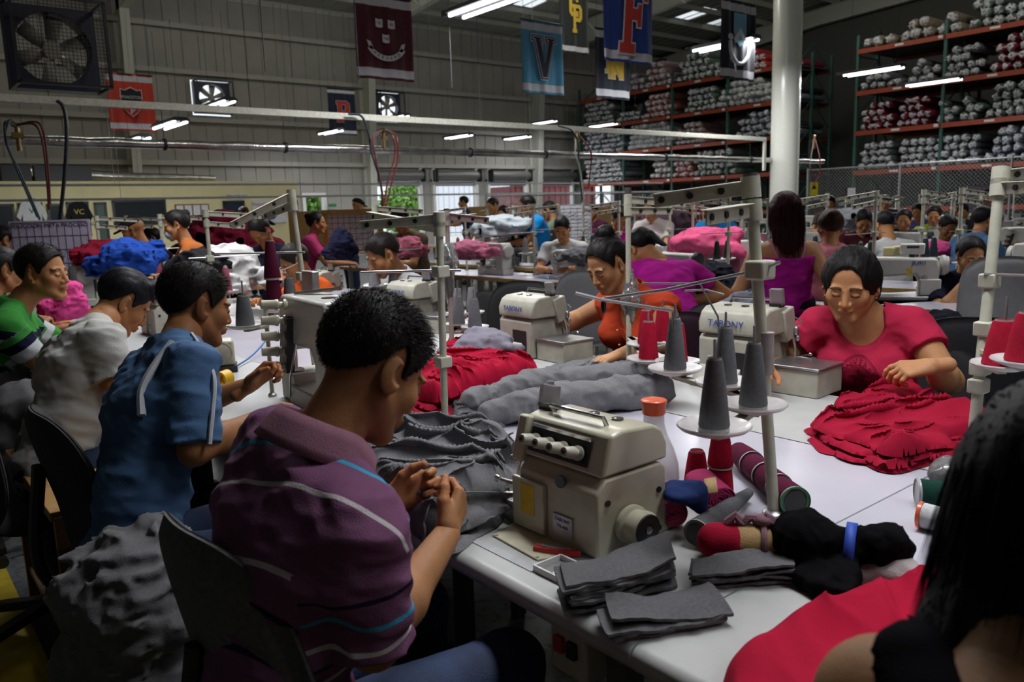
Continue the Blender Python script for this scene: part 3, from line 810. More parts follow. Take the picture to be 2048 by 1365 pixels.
for pa, pb, lab in LAMPS:
    c, x = lamp_at(pa, pb, 1.22 if pa[0] != 1188 else .92); LAMP_POS.append(c)
    if lamp0 is None: lamp0 = make_lamp(); o = lamp0; o.location = tuple(c); o['label'] = lab
    else: o = dup(lamp0, c, 0, lab)
    o['group'] = 'hanging tube lights'
    print('lamp', np.round(c, 2))
# ================================================================== people
def nrm(v): v = np.asarray(v, float); return v/(np.linalg.norm(v)+1e-12)
def azv(a): a = math.radians(a); return np.array([math.cos(a), math.sin(a), 0.0])
def headmat(az, pitch, roll=0):
    f = azv(az); r = np.array([f[1], -f[0], 0.0]); p = math.radians(pitch)
    fw = f*math.cos(p)-np.array([0, 0, 1])*math.sin(p); up = np.cross(r, fw)
    q = math.radians(roll); r2 = r*math.cos(q)+up*math.sin(q); up2 = np.cross(r2, fw)
    return np.stack([r2, fw, up2], 1)
M_skin = mat('skin', rough=0.52, attr='Col', var=0.05, scale=40, bump=0.15, bscale=250, sss=0.06, spec=0.22)
M_eye = mat('eye_white', (0.6, 0.58, 0.55), 0.2, var=0.02); M_iris = mat('iris', (0.02, 0.012, 0.008), 0.15)
def hair_mat(name, c): return mat(name, c, 0.48, 0, 0.3, 60, 0.25, 180, spec=0.15)
def cloth(name, c, **k):
    kw = dict(spec=0.12, rough=0.9, var=0.07, scale=25, bump=0.35, bscale=420, sheen=0.0); kw.update(k); return mat('cloth_'+name, c, **kw)
def stripe_mat(name, base, bands, lo=0.0, hi=2.0, base2=None):
    """colour bands woven round the garment; s runs down the torso (0..1) and down the sleeve (1..2)"""
    m = mat('cloth_'+name, base, 0.9, 0, 0.07, 25, 0.35, 420, spec=.12)
    nt = m.node_tree; N = nt.nodes; L = nt.links
    a = N.new('ShaderNodeAttribute'); a.attribute_name = 's'
    mr = N.new('ShaderNodeMapRange'); mr.inputs['From Min'].default_value = lo; mr.inputs['From Max'].default_value = hi
    L.new(a.outputs['Fac'], mr.inputs['Value'])
    r = N.new('ShaderNodeValToRGB'); r.color_ramp.interpolation = 'CONSTANT'; e = r.color_ramp.elements
    e[0].position = 0; e[0].color = (*base, 1)
    st = []
    for s0, s1, c in bands: st.append((s0, c)); st.append((s1, base))
    e.remove(e[1])
    for p, c in st:
        q = e.new((p-lo)/(hi-lo)); q.color = (*c, 1)
    L.new(mr.outputs['Result'], r.inputs['Fac'])
    v = [n for n in N if n.bl_idname == 'ShaderNodeVectorMath'][0]; L.new(r.outputs['Color'], v.inputs[0])
    return m

def head_prims(female=False, wide=1.0, jaw=1.0, openeyes=False):
    P = []
    A = P.append
    A(el((0, -.018, .036), (.077*wide, .098, .084), k=.02))
    A(el((0, .022, -.025), (.063*wide, .068, .085), k=.02))
    for s in (-1, 1):
        A(rc((s*.058*wide*jaw, .005, -.045), (s*.022, .066, -.094), .018, .017, k=.022))
        A(el((s*.043*wide, .055, -.022), (.024, .026, .026), k=.02))       # cheek
        A(el((s*.030, .0755, .022), (.024, .012, .008), k=.014))            # brow
    A(rc((-.012, .070, -.098), (.012, .070, -.098), .019 if not female else .016, k=.015))
    for s in (-1, 1): A(el((s*.031, .104, -.001), (.017, .018, .012), k=.012, sub=True))
    for s in (-1, 1): A(el((s*.031, .0755, .000), (.0155, .0145, .0125), k=.004))   # lidded eye
    A(rc((0, .083, .012), (0, .103, -.030), .008, .0115, k=.010))
    for s in (-1, 1): A(el((s*.0125, .092, -.034), (.0095, .0105, .0085), k=.006))
    A(el((0, .086, -.060), (.024, .015, .016), k=.010))
    A(el((0, .094, -.0565), (.022, .0095, .0055), k=.004))
    A(el((0, .092, -.0665), (.019, .0100, .0068), k=.004))
    A(el((0, .106, -.0615), (.021, .008, .0012), k=.003, sub=True))
    for s in (-1, 1): A(el((s*.0055, .104, -.040), (.003, .006, .003), k=.002, sub=True))
    for s in (-1, 1):                                                     # ears
        R = rotm(0, 0, s*math.radians(-22)) @ rotm(math.radians(12), 0, 0)
        A(el((s*.083*wide, -.012, -.006), (.0068, .021, .034), R, k=.006))
        A(el((s*.091*wide, -.002, -.001), (.0085, .011, .019), R, k=.004, sub=True))
        A(el((s*.079*wide, -.004, -.030), (.006, .009, .011), R, k=.004))
    return P
def head_colors(V, skin, lip, brow=(0.015, 0.01, 0.008), mascara=0.75):
    c = np.tile(np.asarray(skin, float), (len(V), 1)); x, y, z = V[:, 0], V[:, 1], V[:, 2]
    ax = np.abs(x)
    m = (y > .082) & (((x/.023)**2+((z+.0615)/.0115)**2) < 1); c[m] = lip
    bz = .0215+.004*np.sin((ax-.014)/.036*PI)
    m = (y > .06) & (ax > .013) & (ax < .052) & (np.abs(z-bz) < .0062*(1.25-ax/.07)); c[m] = c[m]*.15+np.array(brow)*.85
    m = (y > .07) & (ax > .016) & (ax < .046) & (np.abs(z+.0055+((ax-.031)/.016)**2*.003*-1) < .0036); c[m] = c[m]*(1-mascara)+np.array(brow)*mascara
    m = (y > .05) & (np.hypot(ax-.045, z+.03) < .02); c[m] *= np.array([1.05, .96, .94])
    m = (ax > .080) & (np.hypot(y+.002, z+.001) < .013); c[m] *= .72  # ear hollow: shade painted into the skin colour
    m = (y > .09) & (np.hypot(x, z+.03) < .014); c[m] *= np.array([1.05, .96, .94])
    return np.clip(c, 0, 1)
def hand_prims(right=True, curl=(35, 40, 45, 50), c2=1.1, thumb=(0.65, 0.55, -.5), spread=6, s=1.0):
    """hand space: +y fingers, +z back of hand, +x towards the thumb on a right hand seen palm down -> mirrored for left"""
    P = []; sg = -1.0 if right else 1.0        # right hand, palm down, fingers +y: thumb points -x
    xs = [.030, .010, -.010, -.028]; Ls = [.070, .078, .073, .057]; ys = [.088, .092, .089, .082]
    P.append(rc((0, -.05, 0), (0, .012, 0), .0255*s, .024*s, k=.012))
    for i in range(4):
        P.append(rc((sg*xs[i]*.55, .012, 0), (sg*xs[i], ys[i], -.001), .0145, .0118, k=.014))
        d = np.array([sg*math.sin(math.radians(spread*(1.5-i)/1.5)), 1.0, 0]); d = nrm(d); p = np.array([sg*xs[i], ys[i], 0.0]); a = 0
        rr = [.0098, .0088, .0080, .0070]
        for j, fr in enumerate((.46, .30, .26)):
            a += curl[i]*(1.0 if j == 0 else c2)
            r_ = math.radians(a); v = d*math.cos(r_)+np.array([0, 0, -1])*math.sin(r_)
            q = p+v*Ls[i]*fr; P.append(rc(p, q, rr[j], rr[j+1], k=.0035)); p = q
    t = nrm((sg*thumb[0], thumb[1], thumb[2])); p = np.array([sg*.020, .018, -.006])
    q = p+t*.040; P.append(rc(p, q, .016, .0125, k=.012)); t2 = nrm(t+np.array([-sg*.25, .35, 0])); q2 = q+t2*.030; P.append(rc(q, q2, .0118, .0105, k=.004))
    t3 = nrm(t2+np.array([-sg*.3, .2, -.1])); P.append(rc(q2, q2+t3*.026, .0105, .0085, k=.004))
    return [_scale(p, s) for p in P]
def _scale(p, s):
    if s == 1.0: return p
    if p[0] == 'rc': return ('rc', p[1]*s, p[2]*s, p[3]*s, p[4]*s, p[5], p[6])
    return ('el', p[1]*s, p[2]*s, p[3], 0, p[5], p[6])
def handmat(d, palm):
    """columns: x, y(fingers), z(back of hand); palm = direction the palm faces"""
    y = nrm(d); z = -np.asarray(palm, float); z = nrm(z-y*np.dot(z, y)); x = np.cross(y, z)
    return np.stack([x, y, z], 1)
def elbow_ik(sh, wr, la, lb, pole):
    d = wr-sh; L = np.linalg.norm(d); L = min(L, (la+lb)*.999); u = nrm(d); a = (la*la-lb*lb+L*L)/(2*L); h = math.sqrt(max(la*la-a*a, 0))
    p = np.asarray(pole, float); p = nrm(p-u*np.dot(p, u)); return sh+u*a+p*h

def ribbons(P, D, Ln, w, curve, rs, segs=2):
    """thin tapered hair strands: root P, direction D, length Ln"""
    n = len(P); side = np.cross(D, rs.normal(size=(n, 3))); side /= np.linalg.norm(side, axis=1)[:, None]+1e-9
    rows = []
    for k in range(segs+1):
        t = k/segs; c = P+D*Ln[:, None]*t+curve*(t*t)*Ln[:, None]; ww = w*(1-t*.85)
        rows.append(c-side*ww); rows.append(c+side*ww)
    V = np.stack(rows, 1).reshape(-1, 3); b = np.arange(n)[:, None]*(2*(segs+1)); q = []
    for k in range(segs): q.append(np.concatenate([b+2*k, b+2*k+1, b+2*k+3, b+2*k+2], 1))
    return V, np.concatenate(q)

def hair_piece(kind, h, rs, wide=1.0, strands=0):
    """returns V,F in head space"""
    t = .010; vl = kind == 'verylong'; kind = 'long' if vl else kind
    pr = [el((0, -.020, .040), (.079*wide+t*.6, .099+t, .085+t), k=.02)]
    top, low = .062, -.075
    if kind == 'short': cuts = ('plane', (0, .074, .088), (0, -.096, -.048), .0)
    elif kind == 'long':
        pr += [el((0, -.03, -.0), (.102*wide, .092, .11), k=.03), el((0, -.055, -.11), (.095, .060, .12), k=.04), el((0, -.066, -.22), (.072, .045, .10), k=.04)]
        cuts = ('plane', (0, .082, .058), (0, -.01, -.35), .0)
    elif kind == 'loose':
        pr += [el((0, -.030, .015), (.094*wide, .088, .088), k=.02), el((0, -.048, -.045), (.088*wide, .060, .070), k=.03)]; cuts = ('plane', (0, .064, .100), (0, .002, -.13), .0)
    elif kind in ('bun', 'tail', 'back', 'highbun'): cuts = ('plane', (0, .066, .100), (0, -.088, -.068), .0)
    else: cuts = ('plane', (0, .074, .088), (0, -.090, -.055), .0)
    if vl: pr += [el((0, -.085, -.17), (.115, .085, .13), k=.04), el((-.02, -.12, -.28), (.12, .085, .13), k=.05)]
    if kind in ('back', 'tail', 'bun'): pr += [el((0, -.030, .030), (.092*wide, .088, .078), k=.02)]
    if kind == 'bun': pr += [el((0, -.105, .075), (.040, .038, .036), k=.012)]
    if kind == 'highbun': pr += [el((0, -.070, .135), (.045, .045, .035), k=.012)]
    if kind == 'tail': pr += [el((0, -.115, .02), (.022, .022, .022), k=.012), rc((0, -.125, .0), (0, -.155, -.14), .026, .014, k=.015)]
    if kind == 'slick':
        pr += [rc((.02, .04, .118), (.01, .125, .075), .024, .010, k=.02), rc((-.03, .04, .115), (-.03, .12, .065), .020, .008, k=.02), rc((.045, .03, .1), (.04, .110, .04), .018, .006, k=.02)]
    a = np.array(cuts[1]); b = np.array(cuts[2]); d = nrm(b-a); nn = np.array([0, -d[2], d[1]]) if False else np.cross(np.array([1.0, 0, 0]), d)
    if nn[2] < 0: nn = -nn
    def post(val, g):
        x, y, z = g[..., 0], g[..., 1], g[..., 2]
        dz = (g-a) @ nn-(.028 if kind == 'short' else .024 if kind != 'long' else 0)*np.clip((np.abs(x)/.070), 0, 1.2)**2.2*-1*np.clip((y+.01)/.06, 0, 1)
        # sideburn and temple: the hairline dips in front of the ear, rises over the ear
        dip = .026*np.exp(-((y-.020)/.013)**2)*(np.abs(x) > .055) - .026*np.exp(-((y+.014)/.026)**2)*(np.abs(x) > .055)
        if kind == 'long': dip = dip*0
        cut = -(dz+dip)
        inner = prim_d(el((0, -.018, .036), (.070*wide, .090, .077)), g) if kind not in ('long',) else prim_d(el((0, -.002, .02), (.066*wide, .085, .1)), g)
        v = np.maximum(val, cut) if kind != 'long' else val
        if kind == 'long': v = np.maximum(v, -(prim_d(el((0, .06, -.06), (.058*wide, .075, .105)), g)))
        v = np.maximum(v, -inner) if kind != 'long' else v
        st = np.stack([x*90, y*22, z*22], -1)
        amp = .0035 if kind != 'short' else .002
        return v+amp*fbm(st, 2)
    V, Fq = sdf_mesh(pr, h, post, pad=.015)
    if strands:
        # root strands on the outer surface
        i = rs.randint(0, len(Fq), strands*2); tri = V[Fq[i]]; u = rs.rand(len(i), 2)
        P = tri[:, 0]*(1-u[:, :1])*(1-u[:, 1:])+tri[:, 1]*u[:, :1]*(1-u[:, 1:])+tri[:, 2]*u[:, :1]*u[:, 1:]+tri[:, 3]*(1-u[:, :1])*u[:, 1:]
        c = np.array([0, -.018, .03]); O = P-c; R_ = np.linalg.norm(O/np.array([.08, .1, .085]), axis=1); keep = R_ > .93; P = P[keep][:strands]; O = O[keep][:strands]
        O = O/np.linalg.norm(O, axis=1)[:, None]
        if kind == 'short':
            # back and sides are cropped, the top is longer and combed forward
            topf = np.clip((P[:, 2]-.045)/.05, 0, 1)
            D = O*(0.45+.5*topf[:, None])+np.array([0, .25, -.5])*(1-topf[:, None])+np.array([0, .55, 0.1])*topf[:, None]*.7+rs.normal(size=P.shape)*.20
            Ln = .006+.014*topf*rs.rand(len(P))+.003*rs.rand(len(P)); cv = np.array([0, .3, -.3])*np.ones_like(P)*topf[:, None]
        elif kind == 'long':
            D = np.array([0, -.15, -1.0])+O*.15+rs.normal(size=P.shape)*.03; Ln = .05+.05*rs.rand(len(P)); cv = np.array([0, 0, -.2])*np.ones_like(P)
        else:
            tgt = np.array([0, -.11, .07])-P; D = nrm_rows(tgt)*.9+O*.30+rs.normal(size=P.shape)*.08; Ln = .03+.03*rs.rand(len(P)); cv = -O*.45
        D = D/np.linalg.norm(D, axis=1)[:, None]
        SV, SF = ribbons(P-D*.002, D, Ln, .0007 if kind != 'long' else .001, cv, rs)
        return joinVF([(V, Fq), (SV, SF)])
    return V, Fq
def nrm_rows(v): return v/(np.linalg.norm(v, axis=1)[:, None]+1e-9)

SK = (0.42, 0.195, 0.085); SKD = (0.31, 0.135, 0.055); SKL = (0.48, 0.245, 0.12)
def person(label, pelvis, neck, head, az, hrot, shirt, pants=(0.02, 0.03, 0.06), hair='short', hairc=(0.012, 0.009, 0.008), skin=SK,
           R=None, L=None, poleR=None, poleL=None, shw=.37, fat=0.0, female=False, h=.008, hh=.0032, hd=.0032, standing=False, sleeve=.62,
           neckcut=(.062, .0), scoop=None, knees=None, legs=True, strands=0, group=None, wide=1.0, palmR=(0, 0, -1), palmL=(0, 0, -1), hdR=None, hdL=None,
           curlR=(30, 35, 40, 45), curlL=(30, 35, 40, 45), thumbR=(0.65, .55, -.5), thumbL=(.65, .55, -.5), seed=1, sc=1.0, folds=.006, lip=None, openeyes=False,
           tank=False, hemz=None, texclothes=None, name='person', eyeturn=0.0, pantsmat=None, shdrop=.070, tilt=(0, 0), shoff=(0, 0), shs=(None, None)):
    rs = np.random.RandomState(seed)
    pelvis = np.array(pelvis, float); neck = np.array(neck, float); head = np.array(head, float)
    o0 = np.array([pelvis[0], pelvis[1], 0.0]); t = thing(name, label, 'person', o0, 0, group)
    f = azv(az); r = np.array([f[1], -f[0], 0.0]); up = nrm(neck-pelvis); fw = nrm(np.cross(up, r)); rt = np.cross(fw, up); B = np.stack([rt, fw, up], 1)
    Ls = np.linalg.norm(neck-pelvis)
    shR = neck+rt*shw/2-up*shdrop*sc-fw*.005-up*shoff[0]; shL = neck-rt*shw/2-up*shdrop*sc-fw*.005-up*shoff[1]
    if shs[0] is not None: shR = np.array(shs[0])
    if shs[1] is not None: shL = np.array(shs[1])
    la, lb = .29*sc, .25*sc
    def arm(sh, spec, pole, side):
        if spec is None: spec = (None, pelvis+f*.35+rt*side*.12+np.array([0, 0, .32]))
        e, w = spec
        w = np.array(w, float)
        if e is None: e = elbow_ik(sh, w, la, lb, pole if pole is not None else (rt*side*.8-np.array([0, 0, 1.0])-f*.3))
        return sh, np.array(e, float), w
    aR = arm(shR, R, poleR, 1); aL = arm(shL, L, poleL, -1)
    at_ = lambda u, a=0, b=0: pelvis+up*Ls*u+fw*a+rt*b
    fz = fat
    curve = -.035
    def torso(g, k=.04, skinny=0):
        P = []
        e = g
        P.append(el(at_(.0, .0), (.165*sc+e+fz*.5, .125*sc+e+fz*.7, .125*sc+e), B, k))
        P.append(el(at_(.33, curve*.5+fz*.6), (.142*sc+e+fz, .108*sc+e+fz*1.1, .15*sc+e), B, k))
        P.append(el(at_(.66, curve*.6+fz*.2), (.160*sc+e+fz*.5, .112*sc+e+fz*.5, .16*sc+e), B, k))
        P.append(rc(aR[0]-rt*.02, aL[0]+rt*.02, .058*sc+e*.9, k=k)); 
        for sgn, a in ((1, aR), (-1, aL)):
            P.append(rc(neck+rt*sgn*.03-up*.005, a[0]-rt*sgn*.02+up*.01, .045*sc+e*.7, .045*sc+e*.7, k=.03))
            P.append(el(at_(.74, -.055, sgn*.08), (.085*sc+e*.5, .05*sc+e*.6, .10*sc+e*.5), B, .03))
            if female: P.append(el(at_(.66, .085, sgn*.078), (.068+e*.7+fz*.4, .062+e*.8+fz*.3, .068+e*.6), B, .03))
            else: P.append(el(at_(.74, .06, sgn*.075), (.08*sc+e*.6, .045*sc+e*.7, .07*sc+e*.6), B, .03))
        return P
    off_ = o0
    # ---- body surface
    bp = torso(-.012)
    for sh, e, w in (aR, aL):
        bp += [rc(sh, e, .052*sc+fz*.35, .040*sc+fz*.25, k=.03), rc(e, e+(w-e)*.35, .040*sc+fz*.25, .042*sc+fz*.2, k=.02), rc(e+(w-e)*.35, w, .042*sc+fz*.2, .0265*sc, k=.02)]
    bp.append(rc(neck-up*.03, neck+(head-neck)*.35, .060*sc+fz*.4, .054*sc+fz*.3, k=.03))
    legp = []
    if legs:
        for sgn in (1, -1):
            hip = pelvis+rt*sgn*.095-np.array([0, 0, .015])
            if standing: kn = hip+np.array([0, 0, -.40*sc])+f*.03; an = np.array([kn[0], kn[1], .09])-f*.03
            else:
                kn = (knees[0 if sgn > 0 else 1] if knees is not None else hip+f*.40*sc+r*sgn*.05+np.array([0, 0, -.02])); kn = np.array(kn, float)
                an = np.array([kn[0], kn[1], .09])+f*.03
            legp.append((hip, kn, an, sgn))
            bp += [rc(hip, kn, .080*sc, .050*sc, k=.03), rc(kn, an, .048*sc, .035*sc, k=.02), rc(an-np.array([0, 0, .045]), an-np.array([0, 0, .05])+f*.14, .035, .028, k=.03)]
    parts = []; cols = []
    V, Fq = sdf_mesh(bp, h); parts.append((V, Fq)); cols.append(np.tile(skin, (len(V), 1)))
    Hm = headmat(az+hrot[0], hrot[1], hrot[2] if len(hrot) > 2 else 0)
    nl = (neck+(head-neck)*.05-head) @ Hm*(1/sc)
    hp = head_prims(female, wide)+[]
    nk = rc(nl, (0, -.022, -.045), .057+fz*.4, .050+fz*.3, k=.03); hp.insert(2, nk)
    V, Fq = sdf_mesh(hp, hh)
    cols.append(head_colors(V, skin, lip or (skin[0]*.85, skin[1]*.6, skin[2]*.65)))
    parts.append((V*sc @ Hm.T+head, Fq))
    for isR, a, palm, hdv, curl, th in ((True, aR, palmR, hdR, curlR, thumbR), (False, aL, palmL, hdL, curlL, thumbL)):
        d = nrm(a[2]-a[1]) if hdv is None else nrm(hdv); Mh = handmat(d, palm)
        V, Fq = sdf_mesh(hand_prims(isR, curl, thumb=th, s=.95*sc), hd, pad=.01)
        parts.append((V @ Mh.T+a[2], Fq)); c = np.tile(skin, (len(V), 1)).astype(float); palmside = (V[:, 2] < -.006) ; c[palmside] = c[palmside]*np.array([1.12, 1.0, .95]); cols.append(c)
    V, Fq = joinVF(parts); mesh_obj('body', V-off_, Fq, M_skin, t, col=np.concatenate(cols))
    # ---- top garment
    if shirt is not None:
        sp = torso(.006, k=.04); narm = []
        if not tank:
            for sh, e, w in (aR, aL):
                sp.append(cutrc(sh, e, .061*sc+fz*.35, .056*sc+fz*.35, -.25, sleeve if sleeve <= 1 else 1.0, k=.028))
                if sleeve > 1: sp.append(cutrc(e, w, .056*sc, .040*sc, -.1, sleeve-1, k=.02))
        if hemz is None: hem = .10
        else: hem = hemz
        nb = neck
        def post(val, g):
            P = g.reshape(-1, 3); q = (P-pelvis) @ up
            v = val.reshape(-1)
            v = np.maximum(v, -(q+hem))
            hd_ = nrm(head-neck)
            cz, cb = neckcut
            dn = prim_d(rc(nb-up*cb, nb+hd_*.15, cz, cz+.01), P)
            v = np.maximum(v, -dn)
            if scoop is not None:
                c, rr = scoop; v = np.maximum(v, -prim_d(el(nb+up*c[2]+fw*c[1]+rt*c[0], rr, B), P))
            if tank:
                for sgn in (1, -1): pass
                a = (P-nb) @ up; v = np.maximum(v, a+.10)
            near = np.abs(v) < .03
            w = P[near]; loc = (w-pelvis) @ B
            n1 = fbm(np.stack([loc[:, 0]*7, loc[:, 1]*7, loc[:, 2]*16], 1)+seed, 3); n2 = ridged(np.stack([loc[:, 0]*6+loc[:, 2]*7, loc[:, 1]*6, loc[:, 2]*12-loc[:, 0]*6], 1)+seed*3, 2)
            n3 = ridged(np.stack([loc[:, 0]*9-loc[:, 2]*16, loc[:, 1]*9, loc[:, 2]*18+loc[:, 0]*12], 1)+seed*7, 2); v[near] += -folds*(n1*1.3+n2*1.4+n3*.7)
            return v.reshape(val.shape)
        V, Fq = sdf_mesh(sp, h*.85, post)
        sax = nrm(up+fw*tilt[0]+rt*tilt[1]); sat = (neck+fw*.0-V) @ sax; dT = np.full(len(V), 9.0)
        s_ = np.clip(sat, 0, .99).copy()
        if not tank:
            for sgn, (sh, e, w) in ((1, aR), (-1, aL)):
                u = nrm(e-sh); along = (V-sh) @ u; perp = np.linalg.norm(V-sh-along[:, None]*u, axis=1)
                outw = (V-sh) @ rt*sgn
                m = (perp < .11+fz) & (along > .035) & ((outw > -.02) | (along > .12))
                s_[m] = 1+np.clip(along[m], 0, .99)
        mesh_obj(shirt[0], V-off_, Fq, shirt[1], t, attrs={'s': s_})
    if legs:
        pp = [el(at_(-.02, .0), (.175*sc+fz*.5, .135*sc+fz*.7, .12*sc), B, .04)]
        for hip, kn, an, sgn in legp:
            pp += [rc(hip, kn, .094*sc, .066*sc, k=.03), cutrc(kn, an, .064*sc, .055*sc, -.3, .95, k=.03)]
        if standing: pp.append(rc(pelvis-np.array([0, 0, .1]), pelvis-np.array([0, 0, .2]), .1, .1, k=.04))
        def post2(val, g):
            P = g.reshape(-1, 3); v = val.reshape(-1); v = np.maximum(v, P[:, 2]-(pelvis[2]+.13))
            near = np.abs(v) < .03; v[near] += .004*fbm(P[near]*14+seed, 3); return v.reshape(val.shape)
        V, Fq = sdf_mesh(pp, max(h, .009), post2); mesh_obj('trousers', V-off_, Fq, pantsmat or cloth('trousers_%02d%02d%02d' % tuple(int(q*99) for q in pants), pants), t, attrs={'s': (V @ up)})
        for hip, kn, an, sgn in legp:
            q = an*[1, 1, 0]; m = MB()
            V, Fq = sdf_mesh([rc(q+[0, 0, .05], q+f*.15+[0, 0, .035], .046, .038, k=.02), rc(q-f*.04+[0, 0, .05], q+[0, 0, .05], .042, .045, k=.02)], .01, lambda v, g: np.maximum(v, .003-g[..., 2]))
            mesh_obj('shoe', V-off_, Fq, M_black, t)
    # ---- hair
    if hair:
        V, Fq = hair_piece(hair, hh*1.1 if hh < .005 else hh, rs, wide, strands)
        mesh_obj('hair', V*sc @ Hm.T+head-off_, Fq, hair_mat('hair_%03d%03d' % (int(hairc[0]*999), int(hairc[2]*999)), hairc), t)
    if openeyes:
        for s_x in (-1, 1):
            m = MB().xf(Hm @ np.array([s_x*.031, .0795, .000])*sc+head-off_, Hm)
            m.ell((0, 0, 0), (.0115*sc, .0115*sc, .0072*sc), None, 14, 10); m.cur = 1; a = eyeturn
            m.ell((.0055*math.sin(a)*2, .0072, 0), (.0052*sc, .0048*sc, .0052*sc), None, 12, 8); m.build('eye', [M_eye, M_iris], t, smooth=True)
    return t, Hm, dict(shR=aR, shL=aL, rt=rt, fw=fw, up=up, o0=o0, B=B)

def neck_collar(t, info, neck, head, mtl, r=.068, fat=0.0, h=.045, flare=1.12, openf=True):
    """folded polo collar standing round the neck, open in front"""
    rt, fw, up = info['rt'], info['fw'], info['up']; ax = nrm(nrm(head-neck)*.6+up*.6)
    f2 = nrm(fw-ax*np.dot(fw, ax)); r2 = np.cross(f2, ax); V = []; n = 44; prof = [(1.0, -.018), (1.0, .012), (1.02, .026), (1.06, .028), (1.14, .012), (1.24, -.012), (1.30, -.028)]
    for i in range(n):
        a = math.radians(24+312*i/(n-1)); d = f2*math.cos(a)+r2*math.sin(a); fr = math.cos(a); 
        for (q, z) in prof:
            drop = -.045*max(0, fr)**1.5-(.02*max(0, fr) if q > 1.1 else 0)
            V.append(neck+ax*(.010+z+drop)+d*(r+fat)*q*(1+.12*max(0, fr)))
    m = len(prof); Fq = []
    for i in range(n-1):
        for k in range(m-1): Fq.append([i*m+k, (i+1)*m+k, (i+1)*m+k+1, i*m+k+1])
    o = mesh_obj('collar', np.array(V)-info['o0'], np.array(Fq), mtl, t)
    s = o.modifiers.new('s', 'SOLIDIFY'); s.thickness = .004; s.offset = 0
    return o
# ================================================================== work tables
M_top = mat('worktop_laminate', (0.47, 0.465, 0.53), 0.24, 0, 0.05, 4, coat=0.2)
M_topg = mat('worktop_grey', (0.44, 0.45, 0.44), 0.36, 0, 0.10, 8)
M_ply = mat('plywood_edge', (0.42, 0.26, 0.07), 0.6, 0, 0.2, 20)
M_leg = mat('table_leg_paint', (0.10, 0.10, 0.09), 0.5, 0.2)
M_legw = mat('table_leg_cream', (0.45, 0.45, 0.36), 0.5)
def top_mesh(m, x0, x1, y0, y1, z, th=.04, nose=None):
    """nose: 'lo' or 'hi' = rounded front edge along that x side"""
    r = th/2; P = []
    if nose == 'lo':
        P = [(x1, z-th), (x1, z)]+[(x0+r+r*math.cos(a), z-r+r*math.sin(a)) for a in np.linspace(PI/2, 3*PI/2, 9)]
    elif nose == 'hi':
        P = [(x0, z), (x0, z-th)]+[(x1-r+r*math.cos(a), z-r+r*math.sin(a)) for a in np.linspace(-PI/2, PI/2, 9)]
    else: P = [(x0, z-th), (x1, z-th), (x1, z), (x0, z)]
    # prism along y of the (x,z) outline
    m.prism(P, y0, y1, 'y')
def sewing_table(label, x0, x1, y0, y1, z=.78, nose='lo', topm=None, group=None, edge=None, legm=None, shelf=True):
    cx, cy = (x0+x1)/2, (y0+y1)/2; t = thing('sewing_table', label, 'table', (cx, cy, 0), 0, group)
    m = MB(); top_mesh(m, x0-cx, x1-cx, y0-cy+.0015, y1-cy-.0015, z, .045 if nose else .035, nose); m.build('tabletop', topm or M_topg, t, smooth=None)
    if edge:
        m = MB(); m.box((x0-cx-.002 if nose != 'hi' else x1-cx+.002, 0, z-.0195), (.012, y1-y0-.01, .035)); m.build('edge_band', edge, t)
        m = MB(); m.box((0, y0-cy-.004, z-.0195), (x1-x0, .01, .035)); m.build('edge_band', edge, t)
    lm = legm or M_leg
    for sy in (y0-cy+.10, y1-cy-.10):
        for sx in (-.18, .18):
            MB().box((sx, sy, (z-.04)/2+.02), (.045, .045, z-.08)).build('leg', lm, t)
        MB().box((0, sy, .03), (x1-x0-.06, .06, .03)).box((0, sy, z-.06), (.42, .05, .03)).build('leg_frame', lm, t)
    MB().box((0, 0, .16), (.04, y1-y0-.25, .04)).build('crossbar', lm, t)
    return t
T1x = (.845, 1.40); T2x = (2.0, 2.57)
names1 = ['nearest grey-white sewing table with rounded front edge at the bottom of the photo', 'grey-white sewing table holding the large beige overlock machine in front',
          'sewing table in front of the man in the blue T-shirt', 'sewing table in front of the man in the white T-shirt', 'sewing table in front of the man in the green striped polo', 'sewing table of the left row before the woman in dark red', 'far sewing table at the end of the left row']
ys = [-.42, .78, 1.98, 3.18, 4.38, 5.58, 6.78, 7.98]
for i in range(7): sewing_table(names1[i], T1x[0], T1x[1], ys[i], ys[i+1], nose='lo', group='sewing tables of the left row')
names2 = ['sewing table in front of the woman in pink, under the red pile', 'sewing table between the pink and orange-red women holding a beige overlock machine', 'sewing table holding the machine lettered in blue beside the orange-red blouse woman',
          'sewing table before the empty black chair', 'sewing table before the man in the blue-striped polo', 'sewing table before the man in orange']
ys2 = [-.38, .82, 1.42, 2.62, 3.4, 4.6, 5.8]
ys2 = [-.38, .82, 2.02, 3.22, 4.42, 5.62, 6.82]
for i in range(6): sewing_table(names2[i], T2x[0], T2x[1], ys2[i], ys2[i+1], nose=None, group='sewing tables of the opposite row', topm=M_topg)
# the smooth white boards that close the gap between both rows
for i, (a, b) in enumerate(((-.38, .82), (.82, 2.6), (2.6, 4.4), (4.4, 6.6))):
    t = thing('catch_board', ['white laminate board between the rows beside the green spool, nearest', 'white laminate board between the rows under the glass carafe', 'white laminate board between the rows behind the red garments', 'farthest white laminate board between the rows'][i], 'board', (1.70, (a+b)/2, 0))
    MB().box((0, 0, .772), (.594, b-a-.003, .014)).build('panel', M_top, t, bevel=.002)
    for sy in (-.4, .4): MB().box((0, sy, .745), (.52, .04, .04)).build('support', M_leg, t)
    for sy in (-.4, .4): MB().box((0, sy, .365), (.04, .04, .72)).build('leg', M_leg, t)
